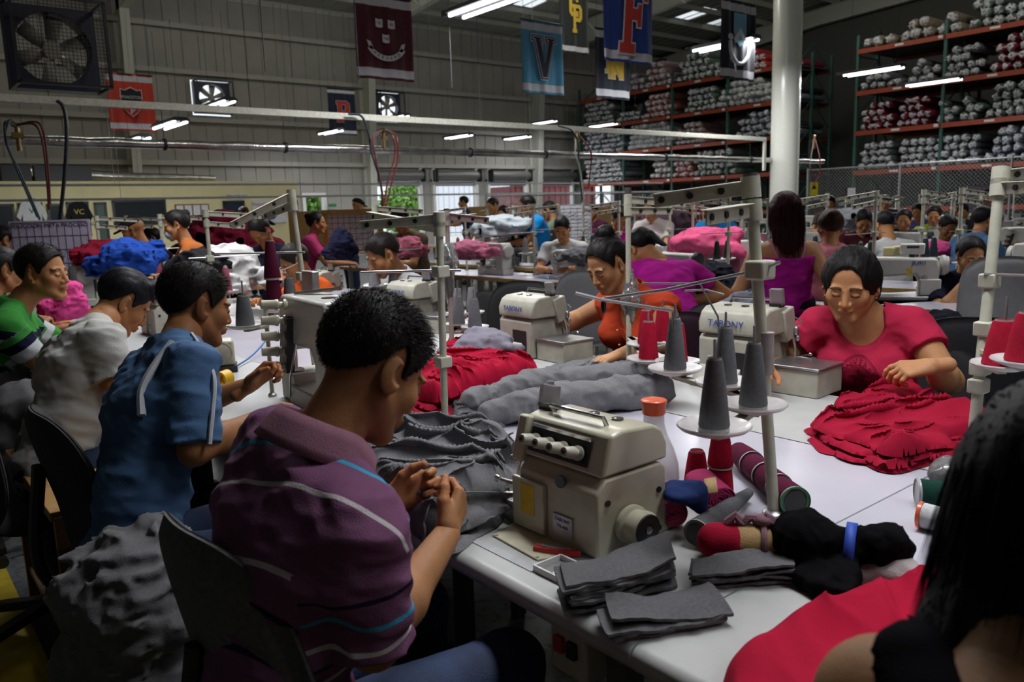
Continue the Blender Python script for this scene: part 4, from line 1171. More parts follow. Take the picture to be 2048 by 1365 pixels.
# steel measuring rule, inset tray, switch box of the near machine
tag(MB().box((.915, 1.18, .7812), (.022, .20, .0012)).build('measuring_tape', mat('tape_grey', (0.42, 0.43, 0.44), .5)), 'thin grey measuring strip stuck along the table edge before the overlock machine', 'ruler')
t = thing('thread_tray', 'shallow two-part white plastic tray set into the table beside the red clipper', 'tray', (.945, 1.02, .781))
m = MB()
for (cx_, cy_, sx_, sy_) in ((0, .06, .07, .004), (0, -.06, .07, .004), (-.034, 0, .004, .12), (.034, 0, .004, .12), (0, .01, .07, .004)): m.box((cx_, cy_, .006), (sx_, sy_, .012))
m.build('rim', M_white, t); MB().box((0, 0, .001), (.066, .118, .002)).build('bottom', mat('tray_grey', (.2, .2, .2), .6), t)
q = atZ(1168, 1275, .70)
t = thing('switch_box', 'beige motor switch box with red and black buttons under the table edge', 'switch', (.90, q[1], .64))
MB().box((0, 0, .05), (.05, .09, .10)).build('case', M_legw, t, bevel=.004)
for s_, mt in ((.02, mat('button_red', (.4, .03, .02), .4)), (-.012, M_black)): MB().box((-.028, s_, .055), (.012, .022, .03)).build('button', mt, t, bevel=.002)

# ================================================================== sewing machines
M_bei = mat('machine_beige', (0.50, 0.48, 0.36), 0.35, 0, 0.06, 30, coat=.25)
M_beid = mat('machine_beige_dirty', (0.42, 0.41, 0.34), 0.42, 0, 0.14, 18)
M_grew = mat('machine_greywhite', (0.52, 0.52, 0.48), 0.35, 0, 0.06, coat=.2)
M_blue = mat('letter_blue', (0.03, 0.06, 0.30), .5); M_yel = mat('sticker_yellow', (0.60, 0.42, 0.02), .6); M_sil = mat('label_silver', (0.48, 0.45, 0.52), .35, .3)
M_oil = mat('oil_glass', (.05, .05, .05), .1, coat=.5)
def overlock(label, loc, rz, body=None, letters=True, detail=True, group=None, name='overlock_machine', zbox=True):
    body = body or M_bei; t = thing(name, label, 'sewing machine', loc, rz, group)
    m = MB(); m.prism([(-.085, 0), (.125, 0), (.125, .165), (.11, .18), (-.060, .18), (-.085, .15)], -.115, .125, 'x'); b_ = m.build('body', body, t, bevel=.006, seg=2)
    m = MB(); m.prism([(.10, .0), (.19, .0), (.17, .03), (.125, .07), (.10, .07)], -.05, .12, 'x'); m.build('motor_cover', M_dark if False else body, t, bevel=.003)
    # hood: slanted front carrying the tension knobs, rounded back
    m = MB(); m.prism([(-.070, .184), (.128, .184), (.130, .225), (.112, .262), (.085, .277), (-.010, .283), (-.040, .276)], -.135, .125, 'x'); h_ = m.build('hood', body, t, bevel=.008, seg=3)
    m = MB(); m.box((-.128, -.035, .215), (.035, .07, .115), rotm(math.radians(-14))); m.build('face_cover', body, t, bevel=.006)
    n_ = nrm((0, -.092, .030)); u_ = nrm((0, .03, .092))
    c0 = np.array([0.0, -.0555, .228])
    Rp = np.stack([np.array([1.0, 0, 0]), np.cross(u_, [1.0, 0, 0]), u_], 1)
    m = MB(); m.box(c0+n_*.002+np.array([-.012, 0, 0]), (.185, .004, .064), Rp); pn_ = m.build('tension_panel', M_dark, t, bevel=.002)
    m = MB(); m.bar(c0+n_*.006+u_*.032+np.array([-.10, 0, 0]), c0+n_*.006+u_*.032+np.array([.08, 0, 0]), .006, .008); m.build('chrome_strip', M_chrome, t)
    for k in range(4):
        p = c0+np.array([-.078+.044*k, 0, 0])-u_*.004
        m = MB(); m.lathe([(0, .008), (.1, .017), (.2, .017), (.25, .009), (.4, .009), (.45, .0145), (.92, .0125), (1, .010)], p+n_*.003, p+n_*.052, 18); kb = m.build('tension_knob', M_beid, t)
        m = MB(); m.cyl(p+n_*.048, p+n_*.0535, .005, n=12); m.build('knob_centre', M_black, kb)
    m = MB(); m.tube([(-.085, .0, .280), (-.085, -.012, .302), (.075, -.012, .302), (.075, .0, .276)], .0055, 8, smooth=0); m.build('handle', M_chrome, t)
    for xx in (-.02, .05):
        m = MB(); m.rev([(.014, 0), (.014, .004), (.010, .005)], (xx, .055, .279), 20); m.build('oil_window', M_oil, t)
    m = MB(); m.cyl((.02, -.0815, .155), (.02, -.088, .155), .015, n=20); m.build('oil_gauge', M_oil, t)
    # front door with sticker, maker's plate
    m = MB(); m.box((-.075, -.090, .072), (.105, .012, .125)); fd = m.build('front_door', body, t, bevel=.003)
    m = MB(); m.box((-.075, -.0965, .088), (.045, .001, .075)); m.build('warning_sticker', M_yel, fd)
    m = MB(); m.box((.028, -.0875, .050), (.058, .004, .050)); pl = m.build('maker_plate', M_sil, t)
    text_obj('lettering', 'TABONY', .0115, M_blue, pl, (.028, -.0900, .064), (PI/2, 0, 0), .0003); text_obj('lettering', 'TX-400', .0105, M_black, pl, (.028, -.0900, .048), (PI/2, 0, 0), .0003)
    # handwheel on the right
    m = MB(); m.rev([(.030, .125), (.044, .130), (.044, .140), (.036, .144), (.036, .160), (.039, .162), (.039, .172), (.035, .177)], (0, .005, .062), 32, 'x'); hw = m.build('handwheel', body, t)
    m = MB(); m.rev([(.034, .175), (.034, .181), (.012, .182), (.012, .179), (.008, .179)], (0, .005, .062), 32, 'x'); m.build('wheel_cap', M_black, hw)
    m = MB(); m.rev([(.009, .1795), (.009, .1835), (.006, .184)], (0, .005, .062), 20, 'x'); m.build('wheel_screw', M_steel, hw)
    for yy, zz in ((-.055, .125), (.10, .115), (.10, .02)): 
        m = MB(); m.cyl((.1245, yy, zz), (.128, yy, zz), .0075, n=12); m.build('socket_screw', M_black, t)
    # needle, presser foot and thread guides on the left
    m = MB(); m.tube([(-.150, -.045, .17), (-.152, -.055, .13), (-.150, -.06, .085)], .005, 8); m.box((-.152, -.068, .088), (.012, .04, .010)); m.tube([(-.150, -.06, .095), (-.19, -.085, .105)], .0055, 8); m.ell((-.192, -.086, .105), (.010, .008, .010)); m.build('presser_foot', M_chrome, t)
    m = MB(); m.ell((-.150, -.062, .19), (.011, .011, .018)); m.ell((-.150, -.07, .163), (.012, .010, .013)); m.tube([(-.15, -.062, .2), (-.165, -.07, .22), (-.14, -.075, .235)], .0025, 6, smooth=4); m.build('thread_guide', M_steel, t)
    m = MB(); m.box((-.165, -.03, .055), (.075, .10, .008)); m.box((-.150, -.075, .03), (.05, .02, .055)); m.build('needle_plate', M_steel, t, bevel=.002)
    m = MB(); m.box((-.115, .01, .315), (.045, .022, .055), rotm(math.radians(-10))); m.build('lint_guard', mat('clear_plastic', (.75, .72, .72), .15, trans=.75), t)
    m = MB(); m.box((-.115, .01, .286), (.04, .03, .012)); m.build('guard_foot', M_black, t)
    if zbox:
        m = MB(); m.box((-.225, .02, .045), (.19, .17, .09)); m.build('cloth_box', body, t, bevel=.004); m = MB(); m.box((-.225, .02, .094), (.20, .18, .010)); m.build('cloth_plate', M_steel, t, bevel=.003)
    if letters:
        # lettering on the back of the hood
        text_obj('lettering', 'TABONY', .034, M_blue, t, (.01, .1325, .222), (math.radians(82), 0, PI), .0004, sx=1.05)
        m = MB(); m.box((-.03, .126, .07), (.10, .004, .11)); m.build('back_opening', M_black, t)
        m = MB(); m.box((.075, .1275, .09), (.02, .008, .025)); m.build('latch', body, t, bevel=.002)
    return t
ov = overlock('large beige overlock machine with black-centred handwheel before the man in the purple polo', (1.110, 1.150, .781), -PI/2, letters=True, zbox=False); ov.scale = (.96, .96, .86)
# cloth plate on the table in front of it
m = MB(); a = [atZ(985, 1072, .782), atZ(1075, 1122, .782), atZ(1165, 1106, .782), atZ(1120, 1075, .782), atZ(1040, 1040, .782)]
c_ = np.mean(a, 0); t = thing('needle_cover_plate', 'cream screw-fixed plate on the table at the foot of the large overlock machine', 'plate', (c_[0], c_[1], .7805))
m.prism([(p[0]-c_[0], p[1]-c_[1]) for p in a], 0, .004); m.build('plate', mat('plate_cream', (0.62, 0.58, 0.42), .4), t, bevel=.0015)
for p in a[:4]: MB().cyl((p[0]*.9+c_[0]*.1-c_[0], p[1]*.9+c_[1]*.1-c_[1], .003), (p[0]*.9+c_[0]*.1-c_[0], p[1]*.9+c_[1]*.1-c_[1], .0055), .004, n=10).build('screw', M_steel, t)
q = atZ(1108, 712, .78)
def dup_deep(o, loc, rz, label): return dup(o, loc, rz, label)
def overlock2(label, px, py, rz, s=1.0, zb=True):
    q = atZ(px, py, .781); o = overlock(label, q, rz, body=M_beid, zbox=zb); o.scale = (s,)*3; return o
overlock2('beige overlock machine with blue TABONY lettering on its hood, left of the orange-red blouse woman', 1075, 706, PI/2-.05, 1.0)
overlock2('beige overlock machine half hidden by grey thread cones, left of the woman in pink', 1495, 762, PI/2+.05, 1.05)

def lockstitch(label, loc, rz, body=None, brand=None, group=None, panel=False):
    body = body or M_grew; t = thing('lockstitch_machine', label, 'sewing machine', loc, rz, group)
    m = MB(); m.box((0, .0, .012), (.50, .18, .026)); m.build('bed', M_steel, t, bevel=.003)
    m = MB(); m.prism([(-.235, .165), (-.175, .150), (.085, .165), (.115, .12), (.105, .026), (.235, .026), (.225, .12), (.235, .20), (.215, .275), (-.175, .285), (-.235, .27)], -.055, .055, 'y'); m.build('arm', body, t, bevel=.018, seg=3)
    m = MB(); m.box((-.215, 0, .20), (.05, .10, .14)); m.build('head', body, t, bevel=.01)
    m = MB(); m.rev([(.02, .235), (.066, .245), (.068, .265), (.060, .272), (.060, .282), (.025, .286)], (0, 0, .225), 28, 'x'); m.build('handwheel', M_dark if not panel else body, t)
    m = MB(); m.cyl((-.215, 0, .14), (-.215, 0, .045), .005, n=8); m.box((-.215, -.01, .038), (.02, .035, .006)); m.cyl((-.195, 0, .15), (-.195, 0, .06), .004, n=8); m.build('needle_bar', M_chrome, t)
    m = MB(); m.lathe([(0, .014), (.3, .016), (.5, .010), (1, .009)], (-.17, -.055, .225), (-.17, -.088, .225), 16); m.lathe([(0, .016), (1, .014)], (.14, -.055, .15), (.14, -.075, .15), 16); m.build('tension_dial', M_steel, t)
    m = MB(); m.box((.17, -.065, .085), (.13, .03, .11)); m.build('front_cover', body, t, bevel=.008)
    if panel:
        m = MB(); m.box((.07, .02, .335), (.15, .03, .075), rotm(math.radians(20))); p_ = m.build('control_panel', M_white, t, bevel=.008)
        m = MB(); m.box((.07, .001, .348), (.075, .004, .018), rotm(math.radians(20))); m.build('display', M_black, p_)
        m = MB(); m.box((.07, .03, .30), (.03, .02, .06)); m.build('panel_bracket', M_dark, t)
    if brand:
        text_obj('lettering', brand, .036, M_blue, t, (.10, -.0565, .245), (PI/2, 0, 0), .0006, sx=1.25)
        for k in range(2): MB().box((.045, -.0562, .20-.03*k), (.035, .001, .024)).build('warning_sticker', M_yel, t)
    return t
def flatlock(label, loc, rz, body=None, group=None, s=1.0, posts=5, near=False):
    body = body or M_grew; t = thing('coverstitch_machine', label, 'sewing machine', loc, rz, group); t.scale = (s,)*3
    m = MB(); m.prism([(-.24, 0), (-.11, 0), (-.11, .09), (-.24, .09)], -.06, .06, 'y'); m.box((0.04, 0, .03), (.36, .14, .06)); m.build('bed', body, t, bevel=.006)
    m = MB(); m.prism([(-.20, .20), (-.16, .18), (.06, .19), (.09, .15), (.09, .04), (.20, .04), (.21, .30), (.19, .335), (-.17, .335), (-.20, .31)], -.065, .065, 'y'); m.build('arm', body, t, bevel=.012, seg=3)
    m = MB(); m.box((-.18, 0, .24), (.05, .12, .16)); m.build('head', M_steel, t, bevel=.006)
    m = MB(); m.rev([(.03, .205), (.062, .215), (.064, .240), (.055, .246), (.02, .25)], (0, 0, .25), 28, 'x'); m.build('handwheel', body, t)
    m = MB(); m.prism([(-.17, .10), (-.12, .27), (-.06, .27), (-.10, .10)], -.085, -.06, 'y'); m.build('tension_bracket', M_dark, t)
    for k in range(posts):
        p = np.array([-.085-.010*k, -.07, .31-.048*k]); e_ = p+np.array([-.02, -.075, .004])
        m = MB(); m.lathe([(0, .008), (.08, .017), (.16, .017), (.2, .009), (.32, .009), (.36, .016), (.44, .017), (.5, .0145), (.97, .0135), (1, .010)], p, e_, 16); m.build('tension_knob', M_bei, t)
    m = MB()
    for k in range(3): m.cyl((-.185+.012*k, -.03, .17), (-.185+.012*k, -.03, .10), .0025, n=6)
    m.box((-.175, -.035, .095), (.04, .05, .006)); m.tube([(-.2, -.06, .13), (-.16, -.09, .16), (-.1, -.08, .2)], .003, 6); m.tube([(-.13, -.07, .02), (-.05, -.09, .1), (-.02, -.075, .2)], .003, 6); m.build('needle_bar', M_chrome, t)
    m = MB(); m.bar((-.12, -.03, .338), (-.02, .06, .352), .030, .010); m.build('steel_ruler', M_chrome, t)
    m = MB(); m.rev([(.022, .335), (.022, .337)], (.07, 0, 0), 20); m.build('oil_window', M_oil, t)
    m = MB(); m.prism([(-.21, .33), (-.12, .33), (-.12, .40), (-.21, .40)], .02, .045, 'y'); m.build('thread_guide_plate', M_steel, t, bevel=.003)
    return t

def thread_stand_at(label, base, top, bars=(), rods=(), trays=(), r=.0125, group=None, zt=None, clamps=(), matp=None, wrap=None):
    """pole from base to top; bars=(fraction, end point); trays=list of (centre, radius)"""
    base = np.array(base, float); top = np.array(top, float); t = thing('thread_stand', label, 'thread stand', base, 0, group)
    mp = matp or M_legw; L_ = lambda f: (top-base)*f
    MB().cyl((0, 0, 0), top-base, r, n=14).build('pole', mp, t); MB().rev([(r*2, 0), (r*2, .006), (r*1.3, .012)], (0, 0, 0), 16).build('foot_flange', M_steel, t)
    MB().cyl(top-base-nrm(top-base)*.03, top-base+nrm(top-base)*.004, r*1.25, n=14).build('pole_cap', mat('tape_dark', (.05, .05, .05), .6), t)
    for fr, end in bars:
        a = L_(fr); b = np.array(end, float)-base; d = nrm(b-a); s_ = nrm(np.cross(d, (0, 0, 1)))
        m = MB(); m.bar(a, b, .004, .030); m.bar(a+np.array([0, 0, .014]), b+np.array([0, 0, .014]), .022, .003); bb = m.build('guide_bar', mp, t, bevel=.0015)
        for q in (.3, .62, .92): MB().cyl(a+(b-a)*q-s_*.006, a+(b-a)*q+s_*.006, .007, n=12).build('eyelet', M_black, bb)
        MB().cyl(a-nrm(top-base)*.022, a+nrm(top-base)*.022, r*1.6, n=14).build('clamp', mp, t)
    for a, pts in rods:
        MB().tube(np.array(pts)-base, a, 8).build('guide_rod', M_steel, t)
    for f_ in clamps: MB().box(L_(f_), (.045, .04, .036)).build('clamp', mp, t, bevel=.004)
    tr = []
    for c, rr in trays:
        c = np.array(c, float)-base; f_ = np.clip(c[2]/max((top-base)[2], .01), 0, 1); a = L_(f_); a[2] = c[2]-.012
        MB().bar(a, c-np.array([0, 0, .012]), .022, .010).build('tray_arm', mp, t)
        m = MB(); m.rev([(.012, -.006), (rr*.55, -.005), (rr*.9, .004), (rr, .010), (rr*.98, .013), (rr*.88, .008), (rr*.5, .0), (.012, 0)], c, 30, cap=False); tr.append(m.build('tray', mat('tray_white', (.58, .55, .55), .3, coat=.3), t))
        MB().cyl(c, c+[0, 0, .17], .003, n=6).build('spindle', M_steel, t)
    return t
M_core = mat('cone_core', (.35, .35, .33), .6)
CONE = {}
def thread_cone(label, base, colour, key, h=.135, rb=.029, rt_=.016, group=None, axis=None, bands=0, name='thread_cone'):
    """cone of yarn standing at base (or lying along axis)"""
    mt = mat('yarn_'+key, colour, .85, 0, .12, 120, .5, 900, spec=.12); t = thing(name, label, 'thread cone', base, 0, group)
    ax = np.array([0, 0, 1.0]) if axis is None else nrm(axis)
    prof = [(0, rb*.96), (.03, rb), (.5, (rb+rt_)/2*1.02), (.95, rt_), (1, rt_*.9)]
    MB().lathe(prof, ax*.006, ax*(h-.004), 28).build('yarn', mt, t)
    m = MB(); m.lathe([(0, rb*.99), (.045, rb*.98), (.046, rt_*.7), (.95, rt_*.62), (.951, rt_*.8), (1, rt_*.78)], ax*0, ax*h, 24, cap=False); m.build('core', M_core, t)
    return t
# ================================================================== cloth helpers
def poly_sd(P, poly):
    P = np.asarray(P, float); poly = np.asarray(poly, float)[:, :2]; n = len(poly); d = np.full(len(P), 1e9); ins = np.zeros(len(P), bool)
    for i in range(n):
        a = poly[i]; b = poly[(i+1) % n]; e = b-a; w = P-a; t = np.clip((w @ e)/(e @ e+1e-12), 0, 1); d = np.minimum(d, np.linalg.norm(w-t[:, None]*e, axis=1))
        c = ((a[1] > P[:, 1]) != (b[1] > P[:, 1])) & (P[:, 0] < (b[0]-a[0])*(P[:, 1]-a[1])/(b[1]-a[1]+1e-12)+a[0]); ins ^= c
    return np.where(ins, d, -d)
def heap(name, label, cat_, poly, z0, Hh, material, res=.007, fold=.02, fs=9.0, seed=1, edge=.05, aniso=(1, 1), ang=0.0, rag=.015, parent=None, group=None, warp=.02, layers=0):
    """crumpled cloth lying on a surface: outline (world xy), height Hh, long creased folds; layers = loose garment edges showing beneath"""
    poly = np.asarray([p[:2] for p in poly], float); poly = catmull(np.vstack([poly, poly[:1]]), 4)[:-1]; cen = poly.mean(0); parts = []; rs = np.random.RandomState(seed)
    for L_ in range(layers+1):
        top_ = L_ == layers; pl = poly if layers == 0 else cen+(poly-cen)*((1.03-.05*L_) if not top_ else .93)+rs.normal(size=2)*.012
        zz = z0+(0 if layers == 0 else L_*Hh*.55/layers); lo = pl.min(0)-.03; hi = pl.max(0)+.03; nx = int((hi[0]-lo[0])/res)+1; ny = int((hi[1]-lo[1])/res)+1
        gx, gy = np.meshgrid(lo[0]+np.arange(nx)*res, lo[1]+np.arange(ny)*res, indexing='ij'); P = np.stack([gx.ravel(), gy.ravel()], 1); sd_ = seed+L_*3.7
        an = ang+rs.normal()*.5*(0 if top_ else 1); c, s = math.cos(an), math.sin(an); Q = np.stack([(P[:, 0]*c+P[:, 1]*s)*aniso[0], (-P[:, 0]*s+P[:, 1]*c)*aniso[1]], 1)
        d = poly_sd(P, pl)+rag*(1 if not top_ or layers == 0 else .7)*(fbm(np.column_stack([P*10, np.full(len(P), sd_*1.7)]), 1)*1.2)
        W = np.column_stack([Q*fs*.45, np.full(len(P), sd_*2.3)]); wv = np.column_stack([fbm(W+5, 2), fbm(W+11, 2)])
        nz = vnoise(np.column_stack([Q*fs+wv*1.6, np.full(len(P), sd_*3.1)])); n2 = vnoise(np.column_stack([Q*fs*2.3+wv*2.6, np.full(len(P), sd_*5.1)]))
        R_ = np.abs(nz*2-1)**.8*-1+.45; R2 = np.abs(n2*2-1)*-1+.5; big = fbm(np.column_stack([Q*fs*.3, np.full(len(P), sd_+.5)]), 2)
        ed = edge if top_ else edge*.35; m = np.clip(d/ed, 0, 1); m = np.sqrt(m*(2-m)+1e-9)
        hh_ = Hh*(.75+.45*big)*(1.0 if layers == 0 else .5) if top_ else Hh*.10
        hgt = np.maximum(m*(hh_+fold*(R_*.85+R2*.55)*(1 if top_ else .35)), .001+.003*(d > 0)); Z = hgt.reshape(nx, ny); gxh, gyh = np.gradient(Z, res)
        gd = np.gradient(d.reshape(nx, ny), res); gl = np.sqrt(gd[0]**2+gd[1]**2)+1e-6; pull = np.where(d < 0, -d/np.maximum(gl.ravel(), .5), 0)[:, None]*np.column_stack([(gd[0]/gl).ravel(), (gd[1]/gl).ravel()]); P = P+pull
        V = np.column_stack([P[:, 0]+np.clip(gxh.ravel(), -1, 1)*warp*.45*m, P[:, 1]+np.clip(gyh.ravel(), -1, 1)*warp*.45*m, zz+Z.ravel()])
        ok = (d > -res*1.45).reshape(nx, ny); V[(d <= 0), 2] = zz-(.004 if L_ else -.0005)
        I = np.arange(nx*ny).reshape(nx, ny); cell = ok[:-1, :-1] & ok[1:, :-1] & ok[1:, 1:] & ok[:-1, 1:]
        Fq = np.stack([I[:-1, :-1], I[1:, :-1], I[1:, 1:], I[:-1, 1:]], -1)[cell]; us = np.unique(Fq); mp = -np.ones(nx*ny, int); mp[us] = np.arange(len(us)); parts.append((V[us], mp[Fq]))
    V, Fq = joinVF(parts); c0 = np.array([V[:, 0].mean(), V[:, 1].mean(), z0]); o = mesh_obj(name, V-c0, Fq, material, parent); o.location = tuple(c0)
    if label: tag(o, label, cat_, group)
    return o
def strip_stack(name, label, cat_, quad4, z0, layers, th, material, seed=1, curl=.006, group=None):
    """pile of flat cloth strips: quad4 = 4 world xy corners (long edges 0-1 and 3-2)"""
    rs = np.random.RandomState(seed); q = np.array([p[:2] for p in quad4], float); c0 = q.mean(0); t = MB(); z = 0
    for L_ in range(layers):
        nu, nv = 28, 10; o_ = rs.normal(size=2)*.006; rot = rs.normal()*.03; sc = 1-.02*rs.rand(); V = []
        ph = rs.rand()*9; lift = .006*rs.rand()
        for i in range(nu+1):
            for j in range(nv+1):
                u = i/nu; v = j/nv; p = (q[0]*(1-u)+q[1]*u)*(1-v)+(q[3]*(1-u)+q[2]*u)*v-c0; p = p*sc
                p = np.array([p[0]*math.cos(rot)-p[1]*math.sin(rot), p[0]*math.sin(rot)+p[1]*math.cos(rot)])+o_
                e = .0022*math.sin(u*17+ph+L_)+.0012*math.sin(u*41+ph*2); p = p+np.array([e*.3, e])*(1 if v in (0, 1) else .3)
                h_ = z+.003*math.sin(u*7+v*3+ph)+curl*((abs(v-.5)*2)**3)*(L_/layers)*math.sin(u*4+ph)+lift*(u**6+(1-u)**6)
                V.append((p[0], p[1], max(h_, z*.8)))
        V = np.array(V); n = len(V); V2 = V+np.array([0, 0, th]); fs = []
        idx = lambda i, j: i*(nv+1)+j
        for i in range(nu):
            for j in range(nv): fs.append([n+idx(i, j), n+idx(i+1, j), n+idx(i+1, j+1), n+idx(i, j+1)]); fs.append([idx(i, j), idx(i, j+1), idx(i+1, j+1), idx(i+1, j)])
        for i in range(nu): fs.append([idx(i, 0), idx(i+1, 0), n+idx(i+1, 0), n+idx(i, 0)]); fs.append([idx(i+1, nv), idx(i, nv), n+idx(i, nv), n+idx(i+1, nv)])
        for j in range(nv): fs.append([idx(0, j+1), idx(0, j), n+idx(0, j), n+idx(0, j+1)]); fs.append([idx(nu, j), idx(nu, j+1), n+idx(nu, j+1), n+idx(nu, j)])
        t.add(np.vstack([V, V2]), fs); z += th*1.25
    o = t.build(name, material, None, smooth=None); o.location = (c0[0], c0[1], z0); return tag(o, label, cat_, group)
def soft(name, label, cat_, prims, h, material, amp=.006, fs=14, seed=1, zmin=None, aniso=(1, 1, 1), group=None, parent=None):
    prims_c = np.mean([(p[1]+p[2])/2 if p[0] in ('rc', 'cu') else p[1] for p in prims], 0)
    def post(val, g):
        P = g.reshape(-1, 3); v = val.reshape(-1); near = np.abs(v) < .05; w = P[near]*np.array(aniso)
        v[near] -= amp*(ridged(w*fs+seed, 2)*.8+fbm(w*fs*.6+seed*2, 3)*.8)
        if zmin is not None: v = np.maximum(v, zmin-P[:, 2])
        return v.reshape(val.shape)
    V, Fq = sdf_mesh(prims, h, post, pad=.03); c0 = np.array([prims_c[0], prims_c[1], zmin if zmin is not None else V[:, 2].min()])
    o = mesh_obj(name, V-c0, Fq, material, parent); o.location = tuple(c0)
    if label: tag(o, label, cat_, group)
    return o
ZT = .7815
M_grey = cloth('grey_marl', (0.17, 0.172, 0.182), var=.10, scale=160); M_greyd = cloth('grey_dark', (0.105, 0.105, 0.112), var=.15, scale=160)
M_red = cloth('red_jersey', (0.30, 0.006, 0.028)); M_red2 = cloth('crimson', (0.36, 0.005, 0.03))

# grey pile in front of the purple-polo man, running over the table edge to the needle
heap('grey_cloth', 'crumpled grey marl cloth heaped on the table before the man in the purple polo', 'fabric', [atZ(*p, ZT+.03) for p in ((715, 900), (760, 850), (820, 842), (900, 850), (985, 862), (1062, 905), (1068, 950), (1048, 985), (985, 1015), (930, 1070), (880, 1085), (835, 1060), (790, 1030), (740, 960))],
     ZT, .075, M_grey, res=.005, fold=.085, fs=8.0, seed=3, edge=.05, ang=.5, aniso=(1.9, .55), layers=1)
# grey cloth held between his hands and the needle
def sheet(name, label, cat_, rows, material, nu=50, nv=30, amp=.006, seed=1, parent=None, thick=.003, fs=6.0):
    """cloth surface through rows of control points"""
    R_ = [catmull(np.array(r), max(2, nu//(len(r)-1))) for r in rows]; k = min(len(r) for r in R_); R_ = [r[np.linspace(0, len(r)-1, k).astype(int)] for r in R_]
    cols_ = [catmull(np.array([r[i] for r in R_]), max(2, nv//(len(rows)-1))) for i in range(k)]; A = np.array(cols_); n0, n1 = A.shape[:2]
    tu = np.gradient(A, axis=0); tv = np.gradient(A, axis=1); N = np.cross(tu, tv); N /= np.linalg.norm(N, axis=2)[..., None]+1e-9
    uu, vv = np.meshgrid(np.linspace(0, 1, n0), np.linspace(0, 1, n1), indexing='ij')
    nz = ridged(np.stack([uu*fs, vv*fs*.35, np.full_like(uu, seed*1.3)], -1), 2); A = A+N*(amp*nz)[..., None]
    I = np.arange(n0*n1).reshape(n0, n1); Fq = np.stack([I[:-1, :-1], I[1:, :-1], I[1:, 1:], I[:-1, 1:]], -1).reshape(-1, 4)
    V = A.reshape(-1, 3); c0 = V.mean(0); o = mesh_obj(name, V-c0, Fq, material, parent); o.location = tuple(c0)
    s = o.modifiers.new('s', 'SOLIDIFY'); s.thickness = thick
    if label: tag(o, label, cat_)
    return o
sheet('garment_piece', 'grey garment piece held in the hands of the man in the purple polo', 'fabric',
      [[atD(868, 988, 1.60), atD(900, 990, 1.62), atD(925, 985, 1.66), atD(975, 985, 1.72), atD(1035, 985, 1.76)],
       [atD(852, 1030, 1.58), atD(885, 1020, 1.64), atD(930, 1015, 1.68), atD(985, 1005, 1.73), atD(1048, 992, 1.76)],
       [atD(850, 1085, 1.57), atD(880, 1075, 1.62), atD(935, 1060, 1.655), atD(990, 1030, 1.69), atD(1052, 1000, 1.75)]], M_grey, amp=.010, seed=2, fs=7)
# two long rolled garments on the white board
soft('rolled_garment', 'long grey rolled garment, front one of the pair across the white board', 'fabric', [rc(atZ(975, 828, ZT+.04), atZ(1120, 800, ZT+.05), .034, .052, k=.03), rc(atZ(1120, 800, ZT+.05), atZ(1320, 782, ZT+.045), .058, .048, k=.03)], .006, M_grey, amp=.020, fs=15, seed=5, zmin=ZT, aniso=(1.2, .7, 1.2))
soft('rolled_garment', 'long grey rolled garment, rear one of the pair across the white board', 'fabric', [rc(atZ(945, 808, ZT+.03), atZ(1060, 775, ZT+.04), .038, .050, k=.03), rc(atZ(1060, 775, ZT+.04), atZ(1290, 748, ZT+.04), .050, .045, k=.03)], .006, M_grey, amp=.020, fs=15, seed=6, zmin=ZT, aniso=(1.2, .7, 1.2))
heap('grey_offcuts', 'bunched dark grey sleeve ends spilling from the rolled garments', 'fabric', [atZ(*p, ZT+.01) for p in ((900, 815), (930, 800), (985, 808), (1015, 835), (1010, 852), (960, 850), (915, 838))], ZT, .03, M_greyd, res=.005, fold=.028, fs=16, seed=8, edge=.03)
heap('grey_garments', 'row of grey garments under the hand of the orange-red blouse woman', 'fabric', [atZ(*p, ZT+.02) for p in ((1050, 745), (1120, 722), (1215, 712), (1270, 722), (1280, 740), (1200, 755), (1090, 765))], ZT, .03, M_grey, res=.007, fold=.03, fs=11, seed=9, edge=.04, aniso=(.5, 1.6), ang=.3)
heap('red_garments', 'heap of crimson garments behind the purple-polo man, left pile', 'fabric', [atZ(*p, ZT+.05) for p in ((800, 812), (812, 770), (850, 730), (880, 700), (915, 684), (960, 690), (1010, 705), (1050, 728), (1062, 745), (1020, 760), (960, 775), (900, 800), (850, 818))],
     ZT, .105, M_red2, res=.007, fold=.065, fs=7.5, seed=12, edge=.07, ang=.3, aniso=(2.1, .5), layers=3, rag=.03)
# layered crimson pile in front of the woman in pink
P_ = [(1612, 856), (1640, 838), (1660, 815), (1700, 798), (1745, 785), (1800, 772), (1850, 790), (1905, 815), (1960, 838), (1990, 850), (1985, 872), (1930, 888), (1860, 905), (1790, 918), (1720, 900), (1655, 878)]
heap('red_garments', 'heap of crimson garments in front of the woman in the pink T-shirt, right pile', 'fabric', [atZ(*p, ZT+.035) for p in P_], ZT, .075, M_red, res=.006, fold=.060, fs=8, seed=15, edge=.05, ang=-.4, aniso=(.5, 2.0), rag=.04, layers=5)
Q_ = [atZ(*p, ZT) for p in ((1610, 862), (1660, 888), (1720, 905), (1790, 925), (1880, 905), (1950, 885), (1900, 860), (1700, 850))]
heap('red_cloth_layer', 'flat crimson layer sticking out beneath the right garment pile', 'fabric', Q_, ZT, .012, M_red, res=.006, fold=.010, fs=9, seed=16, edge=.02, rag=.04)
